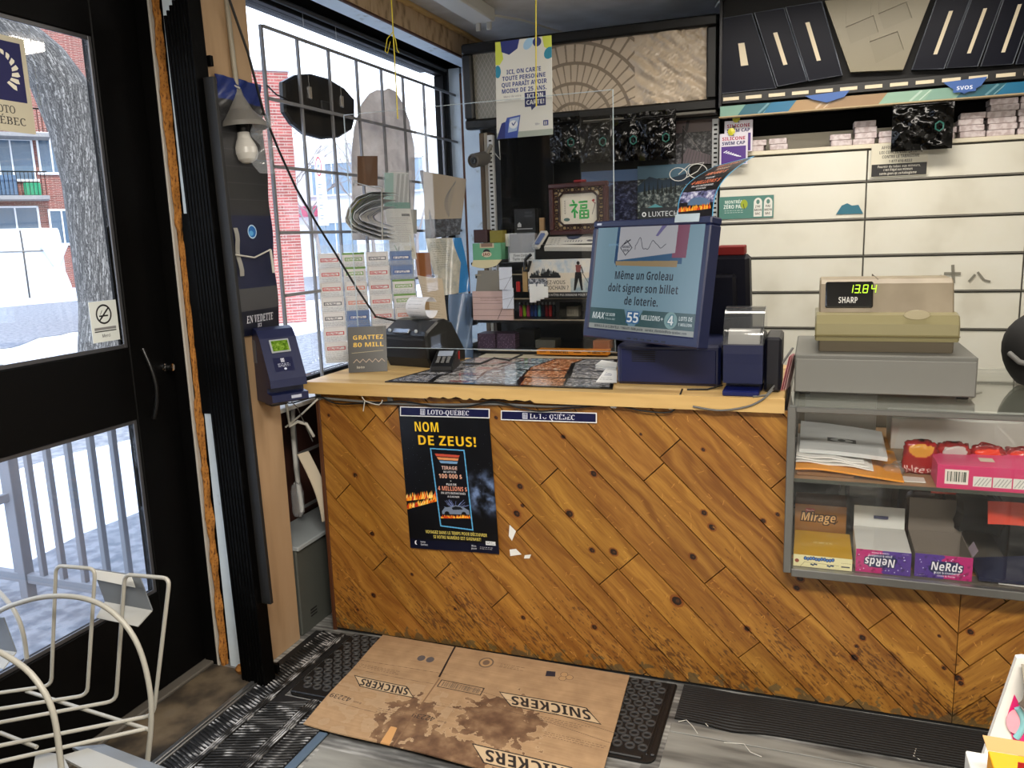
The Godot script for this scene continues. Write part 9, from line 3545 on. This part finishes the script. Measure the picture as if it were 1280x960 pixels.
		if q[4] == 1:
			im = paper(96, 40, Color(0.2, 0.36, 0.62))
			text(im, "SVOS", 48, 18, 26, Color(0.9, 0.92, 0.95), 70)
			var m := Vector3((l.x + r.x) / 2, (l.y + yy) / 2 - 0.004, z + 0.0195)
			part(label_quad(m + Vector3(-0.04, -0.014, 0), m + Vector3(0.04, -0.014, 0), m + Vector3(0.04, 0.014, 0), m + Vector3(-0.04, 0.014, 0)), "tab_print", print_mat(im, 0.4), tg)
	b = mb()
	b.tube([Vector3(1.2, 2.43, -1.6), Vector3(1.25, 2.44, -1.45), Vector3(1.5, 2.455, -1.4), Vector3(1.9, 2.46, -1.4)], 0.006, 6)
	put(b, "cable", M.cable_white, "white cable over the header box", "cable")

# ---------------------------------------------------------------- at the picture's lower corners
func corner_things() -> void:
	wire_rack()
	# candy stand at the right
	var z := 1.0
	var t := thing("candy_stand", "white cardboard candy stand with a pink side panel", "candy stand", Vector3(2.1, 0.0, 1.05))
	var e0 := onz(1222, 965, z)
	var e1 := onz(1271, 823, z)
	var e2 := onz(1279, 822, z)
	var dir := (e0 - e1) / (e1.y - e0.y)
	var pl := PackedVector2Array([Vector2(e1.x, e1.y), Vector2(e2.x, e2.y), Vector2(e2.x + 0.3, e2.y - 0.02), Vector2(e2.x + 0.3, 0.0), Vector2(e0.x - 0.05, 0.0), Vector2(e0.x, e0.y)])
	var b := mb()
	b.prism(pl, z - 0.012, z)
	b.span(Vector3(e2.x + 0.29, 0.0, z - 0.3), Vector3(e2.x + 0.3, e2.y - 0.02, z - 0.012))
	part(b, "body", mat(Color(0.86, 0.86, 0.84), 0.5), t)
	var pk := PackedVector2Array()
	for q in [[1268, 868], [1300, 930], [1300, 975], [1282, 975], [1258, 898]]:
		var p := onz(q[0], q[1], z + 0.001)
		pk.append(Vector2(p.x, p.y))
	b = mb()
	b.prism(pk, z + 0.0005, z + 0.002)
	var pn := part(b, "pink_panel", mat(Color(0.85, 0.04, 0.42), 0.35), t)
	# bubble swirl emblem
	b = mb()
	var c0 := onz(1269, 901, z + 0.003)
	b.lathe([Vector2(0.0, 0.0), Vector2(0.02, 0.0), Vector2(0.022, 0.002), Vector2(0, 0.003)], 18, Transform3D(Basis(Vector3(1, 0, 0), PI / 2).scaled(Vector3(0.6, 1, 1)), c0))
	part(b, "emblem_bubble", mat(Color(0.92, 0.62, 0.68), 0.4), pn)
	b = mb()
	var sw := []
	for i in 10:
		sw.append(onz(1270 + 9 * sin(i * 0.33), 922 - i * 4.2, z + 0.004))
	b.tube(sw, 0.0055, 6)
	part(b, "emblem_swirl", mat(Color(0.5, 0.72, 0.74), 0.4), pn)
	# grey inner tray at the top right
	b = mb()
	var g0 := onz(1272, 826, z + 0.01)
	b.sheet(func(u, v): return Vector3(g0.x + 0.006 + u * 0.12, g0.y - 0.006 - v * (0.07 + 0.1 * u), z + 0.01 + 0.03 * sin(v * PI)), 6, 8, 0.003)
	part(b, "grey_pocket", mat(Color(0.5, 0.48, 0.42), 0.6), t)
	# yellow candy box on the stand's ledge
	var y0 := onz(1236, 985, z + 0.1).y
	b = mb()
	b.span(Vector3(onz(1222, 960, z + 0.1).x, 0.0, z + 0.002), Vector3(2.1, y0 - 0.002, z + 0.18), 0.002)
	part(b, "ledge", mat(Color(0.86, 0.86, 0.84), 0.5), t)
	var k := thing("yellow_candy_box", "open yellow candy box with a tan inner flap on the candy stand", "candy box", Vector3(1.99, y0, z + 0.1))
	var l := onz(1229, 921, z + 0.09)
	var r := onz(1290, 918, z + 0.09)
	var yb := onz(1240, 948, z + 0.12).y
	b = mb()
	b.span(Vector3(l.x + 0.006, y0, z + 0.1), Vector3(r.x, yb, z + 0.16), 0.001)
	part(b, "box_body", mat(Color(0.92, 0.62, 0.04), 0.4), k)
	b = mb()
	b.sheet(func(u, v): return Vector3(lerp(l.x + 0.006 * v, r.x, u), lerp(l.y, yb - 0.002, v), z + 0.085 + 0.012 * v), 2, 2, 0.002)
	part(b, "inner_flap", mat(Color(0.72, 0.58, 0.36), 0.6), k)
	b = mb()
	b.span(Vector3(onz(1272, 955, z + 0.16).x, y0, z + 0.1605), Vector3(r.x, onz(1272, 952, z + 0.16).y, z + 0.162))
	part(b, "red_print", M.red, k)

func wire_rack() -> void:
	var h := 0.35
	var R := 0.0048
	var t := thing("wire_rack", "off-white wire newspaper rack with upright loops in front of the door", "wire rack", Vector3(0.1, 0.0, 1.15))
	var b: MB
	# pairs of loops: floor wires run left, ends bend up into an inverted U
	var loops := [[[64, 857], [0, 866], [109, 869], [0, 886], [70, 707], [119, 711]], [[145, 876], [0, 903], [192, 894], [0, 932], [156, 718], [212, 723]]]
	var ends := []
	for q in loops:
		var a := ony(q[0][0], q[0][1], h)
		var al := a + (ony(q[1][0], q[1][1], h) - a) * 1.35
		var c := ony(q[2][0], q[2][1], h)
		var cl := c + (ony(q[3][0], q[3][1], h) - c) * 1.35
		b = mb()
		var pts := []
		var bend := func(p: Vector3, c1: Vector3, q2: Vector3) -> void:
			var r := 0.022
			var u := (p - c1).normalized()
			var w := (q2 - c1).normalized()
			for i in 5:
				var s := i / 4.0
				pts.append((c1 + u * r).lerp(c1, s).lerp(c1.lerp(c1 + w * r, s), s))
		var at := onz(q[4][0], q[4][1], a.z)
		var ctop := onz(q[5][0], q[5][1], c.z)
		pts.append(al)
		bend.call(al, a, at)
		bend.call(a, at, ctop)
		bend.call(at, ctop, c)
		bend.call(ctop, c, cl)
		pts.append(cl)
		b.tube(pts, R, 8)
		part(b, "divider_loop", M.wire_white, t)
		ends.append([a, c])
	# straight floor wire and the cross rods
	for q in [[[182, 911], [0, 952]], [[33, 864], [186, 912]], [[0, 916], [46, 934]]]:
		var a := ony(q[0][0], q[0][1], h - 0.008)
		var c := ony(q[1][0], q[1][1], h - 0.008)
		if q[0][0] > 100:
			c = a + (c - a) * 1.35
		b = mb()
		b.tube([a, c], R, 8)
		part(b, "rod", M.wire_white, t)
	# end hoops standing on the floor
	var hoop := func(px: Array, z: float, low: Array) -> void:
		var cv := Curve3D.new()
		var P := []
		for e in px:
			P.append(onz(e[0], e[1], z))
		for i in P.size():
			var tan: Vector3 = (P[mini(i + 1, P.size() - 1)] - P[maxi(i - 1, 0)]) * 0.18
			cv.add_point(P[i], -tan, tan)
		cv.bake_interval = 0.02
		var pts := []
		for p in cv.get_baked_points():
			pts.append(p)
		var first: Vector3 = pts[0]
		pts.push_front(Vector3(first.x - 0.01, 0.0, z))
		var last: Vector3 = pts[pts.size() - 1]
		pts.append(Vector3(last.x, 0.0, z))
		var bb := mb()
		bb.tube(pts, 0.0062, 9)
		part(bb, "end_hoop", M.wire_white, t)
	hoop.call([[184, 955], [189, 900], [186, 855], [172, 806], [148, 772], [115, 751], [72, 745], [30, 752], [-10, 770], [-60, 815], [-90, 890]], 1.12, [])
	hoop.call([[76, 955], [66, 890], [45, 850], [18, 826], [-15, 810], [-60, 805], [-110, 830], [-140, 890]], 1.36, [])
	hoop.call([[29, 955], [34, 880], [34, 830], [26, 782], [8, 750], [-20, 728], [-60, 725], [-110, 760]], 0.98, [])
	# plastic label holders clipped to the loops
	var lab := mat(Color(0.42, 0.44, 0.46), 0.4)
	var wm := mat(Color(0.62, 0.62, 0.6), 0.5)
	var hold := func(q: Array, z: float) -> void:
		var P := []
		for k in 6:
			P.append(onz(q[k][0], q[k][1], z + [0.0, 0.0, 0.0, 0.0, 0.035, 0.035][k]))
		var g := part(card(P[3], P[2], P[1], P[0], 0.003), "label_holder", lab, t, "grey plastic label holder")
		part(card(P[5], P[4], P[2], P[3], 0.003), "holder_lip", wm, g)
		var up: Vector3 = (P[0] - P[3]) * 0.3
		var f := Vector3(0, 0, 0.004)
		part(card(P[0] - up + f, (P[1] as Vector3).lerp(P[0], 0.15) - up * 1.2 + f, (P[1] as Vector3).lerp(P[0], 0.15) + f, P[0] + f, 0.001), "paper_label", M.paper, g)
	var lz: float = ends[1][0].z
	hold.call([[116, 711], [174, 720], [190, 763], [131, 752], [172, 783], [120, 772]], lz - 0.03)
	hold.call([[-50, 768], [4, 772], [20, 815], [-40, 806], [4, 836], [-52, 826]], lz + 0.02)
	# plates lying in the lower tray
	for q in [[[75, 945], [110, 935], [185, 965], [150, 985], 0.33], [[45, 940], [78, 942], [90, 968], [40, 968], 0.33], [[90, 934], [130, 930], [240, 972], [200, 980], 0.31]]:
		var P := []
		for k in 4:
			P.append(ony(q[k][0], q[k][1], q[4]))
		put(card(P[3], P[2], P[1], P[0], 0.006), "plastic_plate", wm if q[4] > 0.32 else lab, "loose white plastic plate lying in the wire rack's lower tray" if q[4] > 0.32 else "grey plastic plate under the white ones in the wire rack", "plate", "plastic plates in the wire rack" if q[4] > 0.32 else "")
